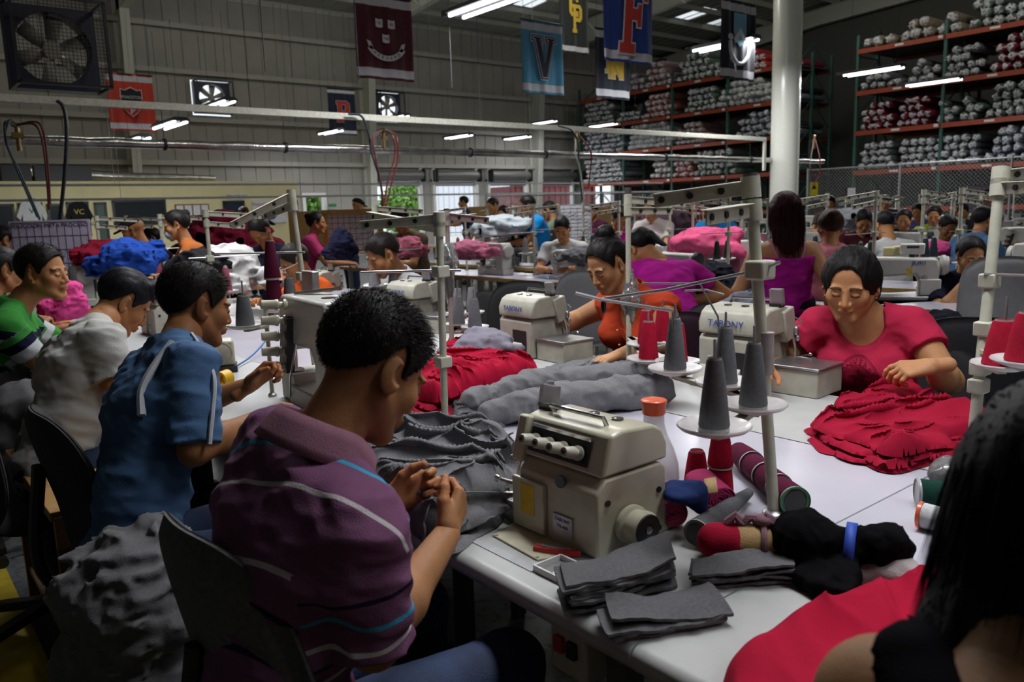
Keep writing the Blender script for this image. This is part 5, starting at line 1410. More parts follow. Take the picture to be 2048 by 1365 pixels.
# crimson cloth under the nearest woman's arm
heap('red_cloth', 'wide crimson cloth draped over the nearest table corner beside the blurred woman', 'fabric', [atZ(*p, ZT+.05) for p in ((1395, 1400), (1480, 1270), (1570, 1195), (1680, 1150), (1800, 1125), (1915, 1105), (2010, 1160), (2000, 1400), (1850, 1600), (1600, 1600))], ZT, .075, M_red2, res=.006, fold=.028, fs=8, seed=18, edge=.05, warp=.01, aniso=(.6, 1.6), ang=.5)
# ribbing stacks
strip_stack('ribbing_stack', 'thick stack of folded dark grey ribbing strips right beside the red clipper', 'fabric', [atZ(1120, 1165, ZT+.02), atZ(1335, 1100, ZT+.02), atZ(1352, 1160, ZT+.02), atZ(1135, 1215, ZT+.02)], ZT, 9, .0050, M_greyd, 3, group='grey ribbing piles')
strip_stack('ribbing_stack', 'thin pile of dark grey ribbing strips at the table edge, nearest', 'fabric', [atZ(1195, 1228, ZT+.01), atZ(1400, 1180, ZT+.01), atZ(1455, 1240, ZT+.01), atZ(1215, 1275, ZT+.01)], ZT, 4, .0050, M_greyd, 5, curl=.015, group='grey ribbing piles')
strip_stack('ribbing_stack', 'neat pile of grey ribbing strips before the gold and red bundle', 'fabric', [atZ(1395, 1135, ZT+.01), atZ(1590, 1118, ZT+.01), atZ(1600, 1160, ZT+.01), atZ(1390, 1172, ZT+.01)], ZT, 6, .0045, M_greyd, 7, group='grey ribbing piles')
# red thread clipper
q = atZ(1112, 1108, ZT); t = thing('thread_clipper', 'small red plastic thread clipper lying before the large overlock machine', 'clipper', (q[0], q[1], ZT), math.radians(-62))
mr_ = mat('red_plastic', (.45, .02, .02), .35); MB().prism([(-.045, -.010), (.015, -.012), (.05, -.002), (.05, .004), (.01, .012), (-.045, .012)], 0, .012).build('grip', mr_, t, bevel=.002)
MB().prism([(-.03, -.004), (.0, -.006), (.03, 0), (-.0, .006), (-.03, .004)], .012, .015).build('spring_slot', M_steel, t)
# carafe
q = atZ(1308, 978, ZT); t = thing('carafe', 'clear glass carafe with an orange plastic lid on the white board', 'bottle', (q[0], q[1], ZT))
M_gl = mat('carafe_glass', (.80, .78, .82), .06, 0, .01, alpha=.34, spec=.8)
pr = [(.036, .002), (.054, .006), (.060, .03), (.058, .065), (.048, .100), (.033, .132), (.0255, .160), (.0245, .185), (.026, .190)]
m = MB(); m.rev(pr+[(r_-.0016, z_) for r_, z_ in pr[::-1]], (0, 0, 0), 40, cap=True); m.build('glass', M_gl, t)
m = MB(); m.rev([(.0245, .184), (.027, .186), (.0275, .198), (.0305, .214), (.031, .218), (.029, .2195), (.018, .216), (.002, .2155)], (0, 0, 0), 40); m.build('lid', mat('orange_plastic', (.62, .09, .02), .35, coat=.3), t)

# ------------------------------------------------------------------ near thread stand with four trays of grey cones
ds = [atZ(1350, 744, 1.04), atZ(1450, 772, 1.04), atZ(1506, 818, 1.04), atZ(1428, 862, 1.04)]
pb = atZ(1548, 1030, ZT); pt = atD(1500, 350, 1.66)
f_ = lambda z: pb+(pt-pb)*((z-pb[2])/(pt[2]-pb[2]))
bx = atD(1520, 540, 1.66)
ts = thread_stand_at('tall cream thread stand with four white trays, nearest in the middle of the picture', pb, pt, bars=((.965, atD(1308, 402, 1.72)), (.90, atD(1412, 436, 1.50))),
     rods=((.0035, [atD(1560, 525, 1.62), bx, atD(1330, 580, 1.72), atD(1205, 598, 1.78)]), (.0035, [atD(1150, 586, 1.66), atD(1205, 600, 1.68), atD(1345, 622, 1.72), atD(1347, 652, 1.72)]),
           (.0025, [atD(1285, 567, 2.0), atD(1400, 568, 1.9), atD(1436, 634, 1.9), atD(1438, 668, 1.9)]), (.0025, [atD(1370, 582, 2.0), atD(1412, 580, 1.95), atD(1448, 590, 1.9)])),
     trays=[(d, .068) for d in ds], r=.0125)
m = MB(); m.box(bx-pb, (.05, .045, .04)); m.build('rod_clamp', M_legw, ts, bevel=.005)
m = MB(); m.ell(atD(1207, 612, 1.70)-pb, (.006, .006, .018)); m.build('rubber_stop', M_black, ts)
m = MB(); m.lathe([(0, .0145), (1, .015)], f_(1.04)-pb+np.array([0, 0, .05]), f_(1.04)-pb+np.array([0, 0, .14]), 14); m.build('tape_wrap', mat('tape_clear', (.5, .45, .45), .25, trans=.3), ts)
GC = (0.13, 0.135, 0.145)
for i, (d, nm) in enumerate(zip(ds, ('leftmost', 'rear right', 'front right', 'nearest, lowest'))):
    thread_cone('cone of grey thread on the nearest stand, %s of the four trays' % nm, (d[0], d[1], 1.042), GC, 'grey', .135, .0285, .0155, group='grey cones on the nearest stand')
# lone cones and bundles on the white board
CR = (0.36, 0.008, 0.03); CP = (0.085, 0.008, 0.03)
q = atZ(1393, 968, ZT); thread_cone('cone of crimson thread standing upright, left one below the nearest tray', q, CR, 'crimson', .085, .030, .020)
q = atZ(1440, 985, ZT); thread_cone('tall stacked crimson thread cone, right one below the nearest tray', q, CR, 'crimson', .085, .031, .024); thread_cone('upper crimson thread cone standing on another cone below the nearest tray', q+np.array([0, 0, .062]), CR, 'crimson', .075, .030, .022)
a = atZ(1475, 905, ZT+.032); b = atZ(1590, 1005, ZT+.032); dv = b-a; L_ = np.linalg.norm(dv)
for k in range(4):
    p = a+dv*(k/4.0)*1.0; thread_cone('maroon thread cone lying in the nested row behind the pole, %s' % ('farthest', 'second farthest', 'second nearest', 'nearest with a green core')[k], p, CP, 'maroon', L_/4*1.25, .033, .026, axis=-dv if False else (a-b), name='thread_cone') if False else None
for k in range(4):
    p = b-dv*(k*.235); lab = ('nearest, its green core showing', 'second from the front', 'third from the front', 'farthest')[k]
    tc = thread_cone('maroon thread cone nested in the row behind the pole, %s' % lab, (p[0], p[1], ZT+.034), CP, 'maroon', L_*.30, .033, .027, axis=-dv, group='maroon cones nested in a row')
    if k == 0:
        MB().lathe([(0, .0335), (.08, .0335), (.09, .027), (.6, .02)], nrm(dv)*.004, -nrm(dv)*.05, 28, cap=False).build('green_core', mat('green_plastic', (.02, .14, .05), .4), tc)
        MB().cyl(nrm(dv)*.0005, nrm(dv)*.002, .024, n=24).build('core_hole', M_black, tc)
a = atZ(1393, 1068, ZT+.028); b = atZ(1500, 985, ZT+.022); dv = b-a
for k in range(6):
    p = a+dv*(k*.135); r1 = .0275-.0022*k
    tc = thread_cone('grey cone nested in the stack beside the gold bundle, %s' % ('nearest and open-ended', 'second from the front', 'third from the front', 'fourth from the front', 'fifth from the front', 'farthest')[k], (p[0], p[1], ZT+.029-.0008*k), GC, 'grey', np.linalg.norm(dv)*(.32 if k < 5 else .33), r1, r1-.006, axis=dv, group='grey cones nested in a row')
    if k == 0: MB().cyl(-nrm(dv)*.0005, -nrm(dv)*.002, .022, n=24).build('core_hole', M_black, tc)
q = atZ(1832, 985, ZT+.03); q2 = atZ(1925, 990, ZT+.03); tc = thread_cone('dark green cone of thread lying at the right edge of the white board', q, (0.008, 0.04, 0.028), 'dark_green', .125, .030, .024, axis=q2-q)
for ff in (.02, .50, .98):
    c = nrm(q2-q)*.125*ff; MB().cyl(c, c+nrm(q2-q)*.004, .0315-.005*ff, n=24).build('ring', mat('clear_ring', (.4, .4, .42), .25), tc)
q = atZ(1840, 1030, ZT+.026); q2 = atZ(1930, 1050, ZT+.026); tc = thread_cone('white cone of thread with an orange rim lying beside the green one', q, (0.55, 0.55, 0.56), 'white', .12, .026, .020, axis=q2-q)
MB().cyl(-nrm(q2-q)*.002, nrm(q2-q)*.005, .0275, n=24).build('orange_rim', mat('orange_plastic', (.62, .09, .02), .35), tc)
# cloth bundles
M_pk = cloth('pink_cotton', (0.50, 0.05, 0.16)); M_nvy = cloth('navy_cotton', (0.015, 0.03, 0.11)); M_gold2 = cloth('gold_sateen', (0.36, 0.23, 0.09), sheen=.5, rough=.5)
def spiral_roll(name, label, a, b, r, turns, mt, group=None, sq=.8):
    a = np.array(a, float); b = np.array(b, float); s_, t_, d = frame(b-a); m = MB(); n = int(26*turns); P = []
    for i in range(n+1):
        th = i/n*turns*2*PI; rr = r*(1-.82*i/n)*(1+.05*math.sin(th*3.3)); P.append(s_*math.cos(th)*rr+t_*math.sin(th)*rr*sq)
    P = np.array(P); th_ = .0022
    V = np.vstack([a+P, b+P]); k = len(P); t = m.add(V, [[i, i+1, k+i+1, k+i] for i in range(k-1)]).build(name, mt, None, smooth=True)
    s = t.modifiers.new('s', 'SOLIDIFY'); s.thickness = th_*1.3; c = (a+b)/2
    for v in t.data.vertices: v.co = v.co-Vector(c)
    t.location = tuple(c); return tag(t, label, 'fabric roll', group)
spiral_roll('cloth_roll', 'rolled bright pink cloth strip, spiral end facing the camera, beside the crimson cones', atZ(1442, 1000, ZT+.036), atZ(1400, 960, ZT+.036), .036, 6, M_pk)
m = MB(); spiral_roll('cloth_roll', 'rolled pink cloth strips under the navy rag behind the overlock machine', atZ(1345, 1030, ZT+.035), atZ(1330, 985, ZT+.035), .035, 6, M_pk)
soft('navy_rag', 'navy blue rag lying on top of the pink rolls', 'fabric', [el(atZ(1372, 985, ZT+.085), (.050, .035, .016), k=.02), el(atZ(1395, 1000, ZT+.068), (.016, .022, .030), k=.02), el(atZ(1345, 985, ZT+.07), (.02, .018, .022), k=.02)], .004, M_nvy, amp=.008, fs=22, seed=3)
tag(MB().add([atZ(1408, 960, ZT+.076), atZ(1432, 956, ZT+.078), atZ(1436, 985, ZT+.076), atZ(1412, 990, ZT+.076)], [[0, 1, 2, 3]]).build('paper_tag', cloth('tan_tag', (.40, .28, .14)), solid=.002), 'tan paper wrap on top of the pink cloth roll', 'paper')
a = atZ(1425, 1082, ZT+.032); b = atZ(1578, 1090, ZT+.032); t = thing('cloth_bundle', 'bundle of gold and crimson cloth tied with a mauve strip', 'fabric', ((a[0]+b[0])/2, (a[1]+b[1])/2, ZT)); o_ = np.array(t.location)
def sub_soft(name, prims, h, mt, par, o_, amp=.004, fs=18, seed=1, zmin=None):
    o = soft(name, None, None, prims, h, mt, amp, fs, seed, zmin); o.parent = par; o.location = tuple(np.array(o.location)-o_); return o
dv = b-a; sub_soft('gold_cloth', [rc(a+dv*.3, a+dv*.95, .036, .034, k=.02)], .0045, M_gold2, t, o_, .003, 14, 2, ZT); sub_soft('crimson_cloth', [rc(a+dv*.02, a+dv*.28, .033, .038, k=.02)], .0045, M_red, t, o_, .004, 14, 3, ZT)
M_mv = cloth('mauve_strip', (0.22, 0.12, 0.15))
c = a+dv*.66; s_, t_, d_ = frame(dv); m = MB(); m.tube([c+(s_*math.cos(x)+t_*math.sin(x))*.0375-o_ for x in np.linspace(0, 2*PI, 24)], .006, 6); m.tube([c+np.array([0, 0, .045])-o_+dv*x+np.array([0, 0, .008*math.sin(x*30)]) for x in np.linspace(-.48, .28, 14)], [.008, .010, .008, .012, .008], 6); m.ell(c+np.array([0, 0, .046])-o_, (.017, .017, .012)); m.build('tie', M_mv, t)
# black bundle with blue band
a = atZ(1612, 1090, ZT+.045); b = atZ(1775, 1120, ZT+.04); mid = atZ(1700, 1100, ZT+.045); t = thing('cloth_bundle', 'black cloth bundle pinched by a bright blue band, white cloth showing', 'fabric', (mid[0], mid[1], ZT)); o_ = np.array(t.location); M_bk = cloth('black_jersey', (0.005, 0.005, 0.006), spec=.03); M_wh = cloth('offwhite', (0.45, 0.42, 0.42))
sub_soft('black_cloth', [rc(a+(0, 0, .01), mid+(a-mid)*.12, .056, .030, k=.02), rc(mid+(b-mid)*.1, b+(0, 0, .022), .030, .036, k=.02), rc(mid+(0, 0, -.02), atZ(1648, 1178, ZT+.014), .022, .020, k=.015), rc(mid+(0, 0, -.02), atZ(1690, 1192, ZT+.012), .02, .018, k=.015), rc(mid+(0, 0, -.02), atZ(1615, 1160, ZT+.014), .02, .02, k=.015)], .0042, M_bk, t, o_, .011, 30, 4, ZT)
sub_soft('white_cloth', [rc(mid+(b-mid)*.3-np.array([.012, .02, .030]), b+(b-mid)*.12-np.array([.012, .022, .020]), .026, .036, k=.02), rc(mid+(a-mid)*.3-np.array([0, 0, .03]), atZ(1640, 1135, ZT+.02), .018, .02, k=.02)], .0045, M_wh, t, o_, .006, 26, 5, ZT)
dv = b-a; s_, t_, d_ = frame(dv); m = MB(); V = []; n = 28
for i in range(n):
    x = 2*PI*i/n; p = (s_*math.cos(x)+t_*math.sin(x))*.046; V += [mid+p-d_*.009-o_, mid+p+d_*.009-o_]
m.add(V, [[2*i, 2*i+1, (2*i+3) % (2*n), (2*i+2) % (2*n)] for i in range(n)]); m.build('blue_band', mat('blue_band', (0.01, 0.06, 0.42), .6), t, smooth=True, solid=.003)
# plastic bag on the right table
M_bag = mat('clear_bag', (.75, .75, .76), .12, 0, .1, trans=.85)
soft('plastic_bag', 'crinkled clear plastic bag at the foot of the right pole', 'bag', [el(atZ(1915, 940, ZT+.03), (.06, .05, .03), k=.02), el(atZ(1890, 950, ZT+.02), (.03, .03, .02), k=.02)], .006, M_bag, amp=.012, fs=26, seed=4, zmin=ZT)

# ------------------------------------------------------------------ other near thread stands
# right edge
pb = atZ(1940, 935, ZT); pt = atD(2003, 335, 2.02)
ts = thread_stand_at('tall cream thread stand at the right edge with crimson cones', pb, pt, bars=((.97, atD(2110, 340, 2.0)), (.93, atD(2120, 372, 1.85))), rods=((.004, [atD(1968, 548, 2.0), atD(2060, 552, 1.95), atD(2150, 550, 1.9)]),), trays=[(atD(2005, 735, 1.92), .07), (atD(2050, 728, 1.78), .07)], r=.0135, clamps=(.62, .46, .33, .27))
for px, py, dpt, nm in ((2003, 735, 1.92, 'left one beside the pole'), (2052, 728, 1.78, 'right one cut by the picture edge')):
    q = atD(px, py, dpt); thread_cone('crimson thread cone on the right-edge stand, %s' % nm, q+np.array([0, 0, .002]), CR, 'crimson', .115, .044, .026)
# pole of the orange-red blouse woman's machine, wrapped in plastic, and red cones
pb = atZ(1258, 742, ZT); pt = atD(1256, 378, np.dot(pb-[0, 0, H], cf)-.02)
dp = np.dot(pb-[0, 0, H], cf)
trs = [atZ(1297, 722, .93), atZ(1293, 692, .93), atZ(1325, 686, .93), atZ(1355, 728, .93)]
ts = thread_stand_at('cream thread stand wrapped in plastic before the orange-red blouse woman', pb, pt, bars=((.94, atD(1372, 408, dp)), (.88, atD(1345, 422, dp-.1))), trays=[(q, .075) for q in trs], r=.011)
V_ = [rc(atD(1262, 545, dp)-pb, atD(1262, 600, dp)-pb, .012, .034, k=.02), rc(atD(1262, 600, dp)-pb, atD(1261, 640, dp)-pb, .034, .014, k=.02)]
o = soft('plastic_wrap', None, None, V_, .005, M_bag, .010, 30, 2); o.parent = ts; o.location = tuple(np.array(o.location))
for q, nm in zip(trs, ('nearest', 'behind the nearest', 'rear right', 'right, behind a grey cone')):
    thread_cone('crimson thread cone on the plastic-wrapped stand, %s' % nm, (q[0], q[1], .933), CR, 'crimson', .135, .034, .022, group='crimson cones before the orange-red blouse woman')
# stand at the white pole near the purple-polo man's head
pb = atZ(890, 842, ZT); dp = np.dot(pb-[0, 0, H], cf); pt = atD(878, 432, dp-.15)
thread_stand_at('white thread stand rising right of the purple-polo man, blue-tipped rod', pb, pt, bars=((.985, atD(722, 452, dp-.1)), (.94, atD(738, 432, dp+.25))), rods=((.004, [atD(722, 545, dp), atD(885, 541, dp-.1), atD(922, 541, dp-.1)]),), trays=[(atD(842, 706, dp-.05), .05)], r=.0115, clamps=(.74, .30))
pb = atZ(906, 740, ZT); dp = np.dot(pb-[0, 0, H], cf); pt = atD(893, 420, dp)
trs = [atZ(917, 652, .95), atZ(950, 658, .95), atZ(945, 628, .95), atZ(917, 630, .95)]
ts = thread_stand_at('brownish thread stand with plastic bag and grey cones behind the crimson heap', pb, pt, bars=((.96, atD(978, 442, dp)), (.93, atD(950, 434, dp+.2))), trays=[(q, .062) for q in trs], r=.010, matp=mat('pole_brownish', (.36, .29, .26), .5))
o = soft('plastic_wrap', None, None, [rc(atD(896, 500, dp)-pb, atD(898, 525, dp)-pb, .03, .04, k=.02), rc(atD(898, 525, dp)-pb, atD(899, 590, dp)-pb, .03, .012, k=.02)], .006, M_bag, .012, 28, 5); o.parent = ts
for q, nm in zip(trs, ('front left', 'front right', 'rear right', 'rear left')):
    thread_cone('grey thread cone behind the crimson heap, %s of the four' % nm, (q[0], q[1], .953), (.2, .2, .215), 'light_grey', .13, .031, .018, group='grey cones behind the crimson heap')
# coverstitch machine and its maroon cones behind the blue-shirt man's hand
q = atZ(612, 792, ZT); flatlock('grey-white coverstitch machine with five cream tension knobs in front of the blue T-shirt man', (1.225, 2.56, ZT), -PI/2-.1, s=1.18)
pb = atZ(596, 640, ZT); dp = 3.35; pb = np.array([1.44, 3.1, ZT]); pt = pb+np.array([-.06, .02, .70])
thread_stand_at('cream thread stand behind the coverstitch machine with two stacked maroon cones', pb, atD(582, 385, 3.32), bars=((.985, atD(462, 452, 3.2)), (.93, atD(528, 434, 3.5))), rods=((.004, [atD(430, 508, 3.3), atD(590, 505, 3.32), atD(610, 505, 3.3)]),), trays=[(atD(548, 622, 3.3), .07), (atD(585, 628, 3.35), .06)], r=.0115, clamps=(.55,))
q = atD(550, 620, 3.3); thread_cone('tall maroon thread cone, lower of the stacked pair by the coverstitch machine', q, CP, 'maroon', .16, .036, .024); thread_cone('tall maroon thread cone, upper of the stacked pair by the coverstitch machine', q+np.array([0, 0, .125]), CP, 'maroon', .16, .034, .018)
q = atD(583, 627, 3.35); thread_cone('grey thread cone wrapped in film right of the maroon pair', q, GC, 'grey', .15, .032, .02)
# grey cone on a tray between the two men
q = atD(491, 655, 2.9); thread_stand_at('low steel thread tray between the blue T-shirt man and the coverstitch machine', (q[0]+.1, q[1]+.05, ZT), (q[0]+.1, q[1]+.05, q[2]+.08), trays=[(q, .068)], r=.008)
thread_cone('fat grey thread cone on the low tray beside the blue T-shirt man face', q+np.array([0, 0, .002]), (.14, .14, .145), 'grey', .115, .034, .022)
# yellow tape roll and blue hose
q = atZ(450, 775, ZT); t = thing('tape_roll', 'open yellow plastic tape roll holder on the white table by the blue T-shirt man', 'tape', (q[0], q[1], ZT), .4); my = mat('yellow_plastic', (.72, .42, .01), .4)
m = MB(); m.rev([(.022, -.02), (.032, -.02), (.036, .02), (.026, .02)], (0, 0, .034), 28, 'x', cap=False); m.build('ring', my, t); MB().box((-.05, .0, .004), (.07, .05, .008)).build('base', my, t, bevel=.002)
m = MB(); m.tube([atZ(470, 735, ZT+.01), atZ(500, 715, ZT+.02), atZ(525, 690, ZT+.05), atZ(535, 670, ZT+.09), atZ(525, 650, ZT+.1)], .004, 8, smooth=6); tag(m.build('air_hose', mat('blue_hose', (.01, .10, .35), .4)), 'bright blue air hose curling over the white table', 'hose')
# white machine between the men and small box machine
t = thing('machine_motor', 'square beige machine motor with a round ribbed cover beside the blue T-shirt man', 'motor', (*atZ(445, 742, ZT)[:2], ZT), -.35)
m = MB(); m.box((0, 0, .085), (.115, .10, .115)); m.build('housing', M_bei, t, bevel=.012); m = MB()
m.rev([(.052, 0), (.052, -.004), (.047, -.006), (.042, -.004), (.036, -.008), (.002, -.010)], (0, -.05, .088), 36, 'y'); m.build('cover', M_beid, t); MB().box((0, 0, .014), (.13, .12, .028)).build('foot', M_dark, t)
overlock2('small beige overlock machine in front of the orange T-shirt man', 655, 612, PI/2, .95, False)
overlock2('beige overlock machine before the arm of the striped-polo man', 835, 655, PI/2+.1, 1.0, True)
overlock2('beige overlock machine partly hidden behind the man in the white T-shirt', 330, 668, -PI/2, 1.0, False)

# ------------------------------------------------------------------ heaps and furniture on the floor, left
M_wood = mat('pine_wood', (0.42, 0.24, 0.08), .6, 0, .25, 9); M_wood2 = mat('dark_wood', (0.20, 0.10, 0.03), .6, 0, .25, 9)
def prism_heap(): pass
c = np.array([.33, 1.95, 0]) if False else None
gx = atX(265, 1180, .28)
gp = [atD(265, 1110, 2.15), atD(265, 1250, 2.2)]
soft('grey_garment_heap', 'tall heap of grey marl garments beside the wooden bench, behind the purple-polo man', 'fabric', [el(atD(270, 1180, 1.80), (.14, .15, .13), k=.06), el(atD(280, 1290, 1.80), (.13, .14, .16), k=.06), el(atD(285, 1105, 1.80), (.09, .10, .05), k=.04), el(atD(205, 1150, 1.80), (.05, .06, .05), k=.04), el(atD(225, 1250, 1.80), (.07, .08, .09), k=.04), rc(atD(265, 1350, 1.80), atD(275, 1600, 1.80), .13, .13, k=.06)], .0075, M_grey, amp=.034, fs=15, seed=8, aniso=(1, 1, 1.9), zmin=0.0)
# ================================================================== chairs
def office_chair(label, loc, rz, col=(0.012, 0.012, 0.014), w=.44, hh=.42, top=.98, group=None, lean=10, cover=None, name='office_chair', base=True):
    """loc on the floor; rz = direction the sitter faces (degrees)"""
    t = thing(name, label, 'chair', loc, math.radians(rz-90), group); mt = cover or mat('chair_fabric_%03d%03d' % (int(col[0]*999), int(col[2]*999)), col, .75, 0, .2, 90, .4, 500)
    R_ = rotm(math.radians(lean)); zc = top-hh/2; V = []; n, k_ = 26, 22
    P = []
    for i in range(n+1):
        for j in range(k_+1):
            u = i/n*2-1; v = j/k_*2-1; e = (abs(u)**3.2+abs(v)**3.2)**(1/3.2); s_ = 1/max(e, 1e-6)*max(abs(u), abs(v)); uu, vv = u*s_, v*s_
            P.append((uu*w/2*(1-.06*vv), -.20+.05*uu*uu-.03*(vv < 0)*vv*vv, vv*hh/2, max(abs(u), abs(v))))
    P = np.array(P); th = .028*np.sqrt(np.clip(1-P[:, 3]**6, 0, 1))+.004
    A = P[:, :3].copy(); B_ = P[:, :3].copy(); A[:, 1] += th*.8; B_[:, 1] -= th
    A = A @ R_.T+[0, 0, zc]; B_ = B_ @ R_.T+[0, 0, zc]; I = np.arange((n+1)*(k_+1)).reshape(n+1, k_+1); q = np.stack([I[:-1, :-1], I[1:, :-1], I[1:, 1:], I[:-1, 1:]], -1).reshape(-1, 4); N_ = (n+1)*(k_+1)
    bd = list(I[:, 0])+list(I[-1, 1:])+list(I[-2::-1, -1])+list(I[0, -2:0:-1]); bd = [int(x) for x in bd]
    fs = [list(map(int, f_)) for f_ in q]+[[int(x)+N_ for x in f_[::-1]] for f_ in q]+[[bd[i], bd[(i+1) % len(bd)], bd[(i+1) % len(bd)]+N_, bd[i]+N_] for i in range(len(bd))]
    m = MB(); m.add(np.vstack([A, B_]), fs); b = m.build('backrest', mt, t, smooth=True)
    m = MB(); m.tube([(0, -.25, top-hh*.45), (0, -.28, .55), (0, -.20, .43), (0, -.02, .42)], .018, 8, smooth=5); m.build('back_bracket', M_black, t)
    m = MB(); m.ell((0, .02, .46), (.24, .235, .05)); m.build('seat', mt, t)
    m = MB(); m.cyl((0, 0, .12), (0, 0, .42), .025); m.build('gas_column', M_dark, t)
    if base:
        for k in range(5):
            a = k*2*PI/5; m = MB(); m.bar((0, 0, .12), (.28*math.cos(a), .28*math.sin(a), .07), .045, .03); m.rev([(.025, -.02), (.025, .02)], (.28*math.cos(a), .28*math.sin(a), .027), 12, 'x'); m.build('castor_leg', M_black, t)
    return t
def fl(p): return (p[0], p[1], 0)
office_chair('dark grey fabric chair back behind the purple-polo man, nearest chair', (.60, 1.30, 0), 4, (0.12, 0.12, 0.122), .44, .56, 1.015, lean=12)
office_chair('black plastic-backed chair behind the man in the blue T-shirt', (.56, 2.42, 0), 0, (0.016, 0.016, 0.018), .44, .46, 1.02, lean=14)
office_chair('black chair of the man in the white T-shirt at the left edge', (.40, 3.15, 0), 5, (0.014, 0.012, 0.016), .46, .48, .96, lean=6)
office_chair('black chair behind the man in the green striped polo', (.32, 4.2, 0), 0, (0.012, 0.012, 0.014), .44, .40, .92)
office_chair('empty black fabric chair in the aisle centre, seen from behind the grey cones', (3.02, 3.72, 0), 205, (0.010, 0.010, 0.011), .50, .50, 1.03, lean=4)
office_chair('office chair draped with grey cloth behind the orange-red blouse woman', fl(atD(1143, 620, 5.1)), 200, w=.42, hh=.50, top=1.06, lean=4, cover=M_grey)
office_chair('black chair of the orange-red blouse woman', (3.08, 2.42, 0), 180, (0.010, 0.010, 0.012), .44, .50, 1.0)
office_chair('chair with dark maroon mesh back behind the bending magenta woman', fl(atD(1338, 660, 4.15)), 50, (0.045, 0.018, 0.035), .40, .50, .98)
office_chair('black chair with a dark jacket behind the pink T-shirt woman', (3.12, 1.38, 0), 190, (0.010, 0.010, 0.012), .44, .42, .90)
office_chair('black chair right of the pink woman with dark cloth over it', fl(atD(1930, 720, 3.4)), 30, (0.018, 0.02, 0.026), .50, .56, 1.02)
office_chair('white-covered chair back at the right edge behind the pole', fl(atD(2028, 640, 4.2)), 215, w=.48, hh=.55, top=1.16, cover=cloth('chair_white', (0.5, 0.5, 0.52)))
office_chair('black chair beside the man in the striped polo', (3.12, 4.38, 0), 170, (0.010, 0.010, 0.012), .44, .42, .95)
office_chair('small black chair with a red mark behind the orange T-shirt man', fl(atD(610, 600, 5.4)), 180, (0.012, 0.012, 0.014), .40, .40, .92)
# wooden bench at the left and cloth on it
q = atZ(110, 1215, 0); t = thing('wooden_bench', 'rough pine bench with square legs beside the grey heap, left', 'bench', (.50, 3.10, 0), 0)
MB().box((0, 0, .585), (.30, .90, .03)).build('plank', M_wood, t, bevel=.003); MB().box((0, -.44, .53), (.28, .025, .10)).build('apron', M_wood, t); MB().box((0, .44, .53), (.28, .025, .10)).build('apron', M_wood, t)
for a_ in (-.12, .12):
    for b_ in (-.42, .42): MB().box((a_, b_, .285), (.035, .035, .57)).build('leg', M_wood2, t)
MB().box((0, 0, .12), (.26, .84, .02)).build('shelf', M_wood2, t)
thread_cone('pale thread cone lying on the bench shelf at the left', (.50, 2.82, .165), (.42, .33, .30), 'pale', .13, .032, .022, axis=(-.3, -1, 0)); thread_cone('second pale thread cone standing on the bench shelf at the left', (.55, 2.95, .13), (.42, .33, .30), 'pale', .13, .032, .022)
soft('dark_garments', 'dark grey garments with white print heaped on the seat at the far left', 'fabric', [el(atD(55, 815, 3.3), (.13, .16, .10), k=.05), rc(atD(20, 900, 3.2), atD(40, 1010, 3.1), .09, .05, k=.05), rc(atD(70, 880, 3.1), atD(60, 1040, 3.0), .05, .04, k=.05)], .012, M_greyd, amp=.022, fs=12, seed=9)
# painted yellow lane on the floor
P_ = [(-.10, 3.0), (.26, 2.4), (.42, 6.5), (.28, 6.5)]
tag(MB().add([(.17, -2, .003), (.33, -2, .003), (.33, 12, .003), (.17, 12, .003)], [[0, 1, 2, 3]]).build('floor_lane', mat('lane_yellow', (.50, .38, .03), .45, 0, .25, 12)), 'yellow painted safety lane on the dark floor at the left edge', 'floor marking')

# ================================================================== office box at the left of the far wall
OY = 21.0; ox = atY(597, 400, OY)[0]; oh = atY(597, 362, OY)[2]
t = thing('office_block', 'pale yellow office block with windows standing before the far wall', 'office', (0, OY, 0))
m = MB(); m.box(((XL+ox)/2+.1, .06, oh/2), (ox-XL-.2, .12, oh)); m.box((ox-.06, (YW-OY)/2, oh/2), (.12, YW-OY-.6, oh)); m.box(((XL+ox)/2+.1, (YW-OY)/2, oh-.05), (ox-XL-.2, YW-OY-.7, .1)); m.build('wall', M_cream, t)
def oq(px, py): q = atY(px, py, OY); return q[0], q[2]
M_wd = mat('dark_glass', (0.02, 0.025, 0.03), .12, coat=.4); M_fr = mat('frame_black', (0.015, 0.015, 0.018), .4)
def wall_box(name, x0, y0, x1, y1, mt, par, d=.03, frame_=True, off_=0.0):
    a, zt = oq(x0, y0); b, zb = oq(x1, y1); m = MB(); m.box(((a+b)/2, -d/2-off_, (zt+zb)/2), (b-a, d, zt-zb)); o = m.build(name, mt, par)
    if frame_:
        m = MB()
        for (cx_, cz_, sx_, sz_) in (((a+b)/2, zt, b-a+.06, .05), ((a+b)/2, zb, b-a+.06, .05), (a, (zt+zb)/2, .05, zt-zb), (b, (zt+zb)/2, .05, zt-zb)): m.box((cx_, -d-.01-off_, cz_), (sx_, .03, sz_))
        m.build('frame', M_fr, o)
    return o, a, b, zt, zb
M_gdoor = mat('door_green_glass', (.05, .10, .08), .3); M_wbd = mat('board_white', (.62, .62, .64), .5)
for nm, x0, y0, x1, y1, mt in (('window', -40, 411, 32, 470, M_wd), ('window', 38, 408, 89, 470, M_wd), ('window', 95, 410, 129, 470, M_wd), ('window', 134, 406, 181, 470, M_wd), ('door', 189, 407, 222, 520, M_gdoor), ('window', 225, 403, 332, 446, M_wd), ('door', 446, 404, 495, 520, mat('door_blue_black', (.015, .03, .05), .25))):
    wall_box(nm, x0, y0, x1, y1, mt, t)
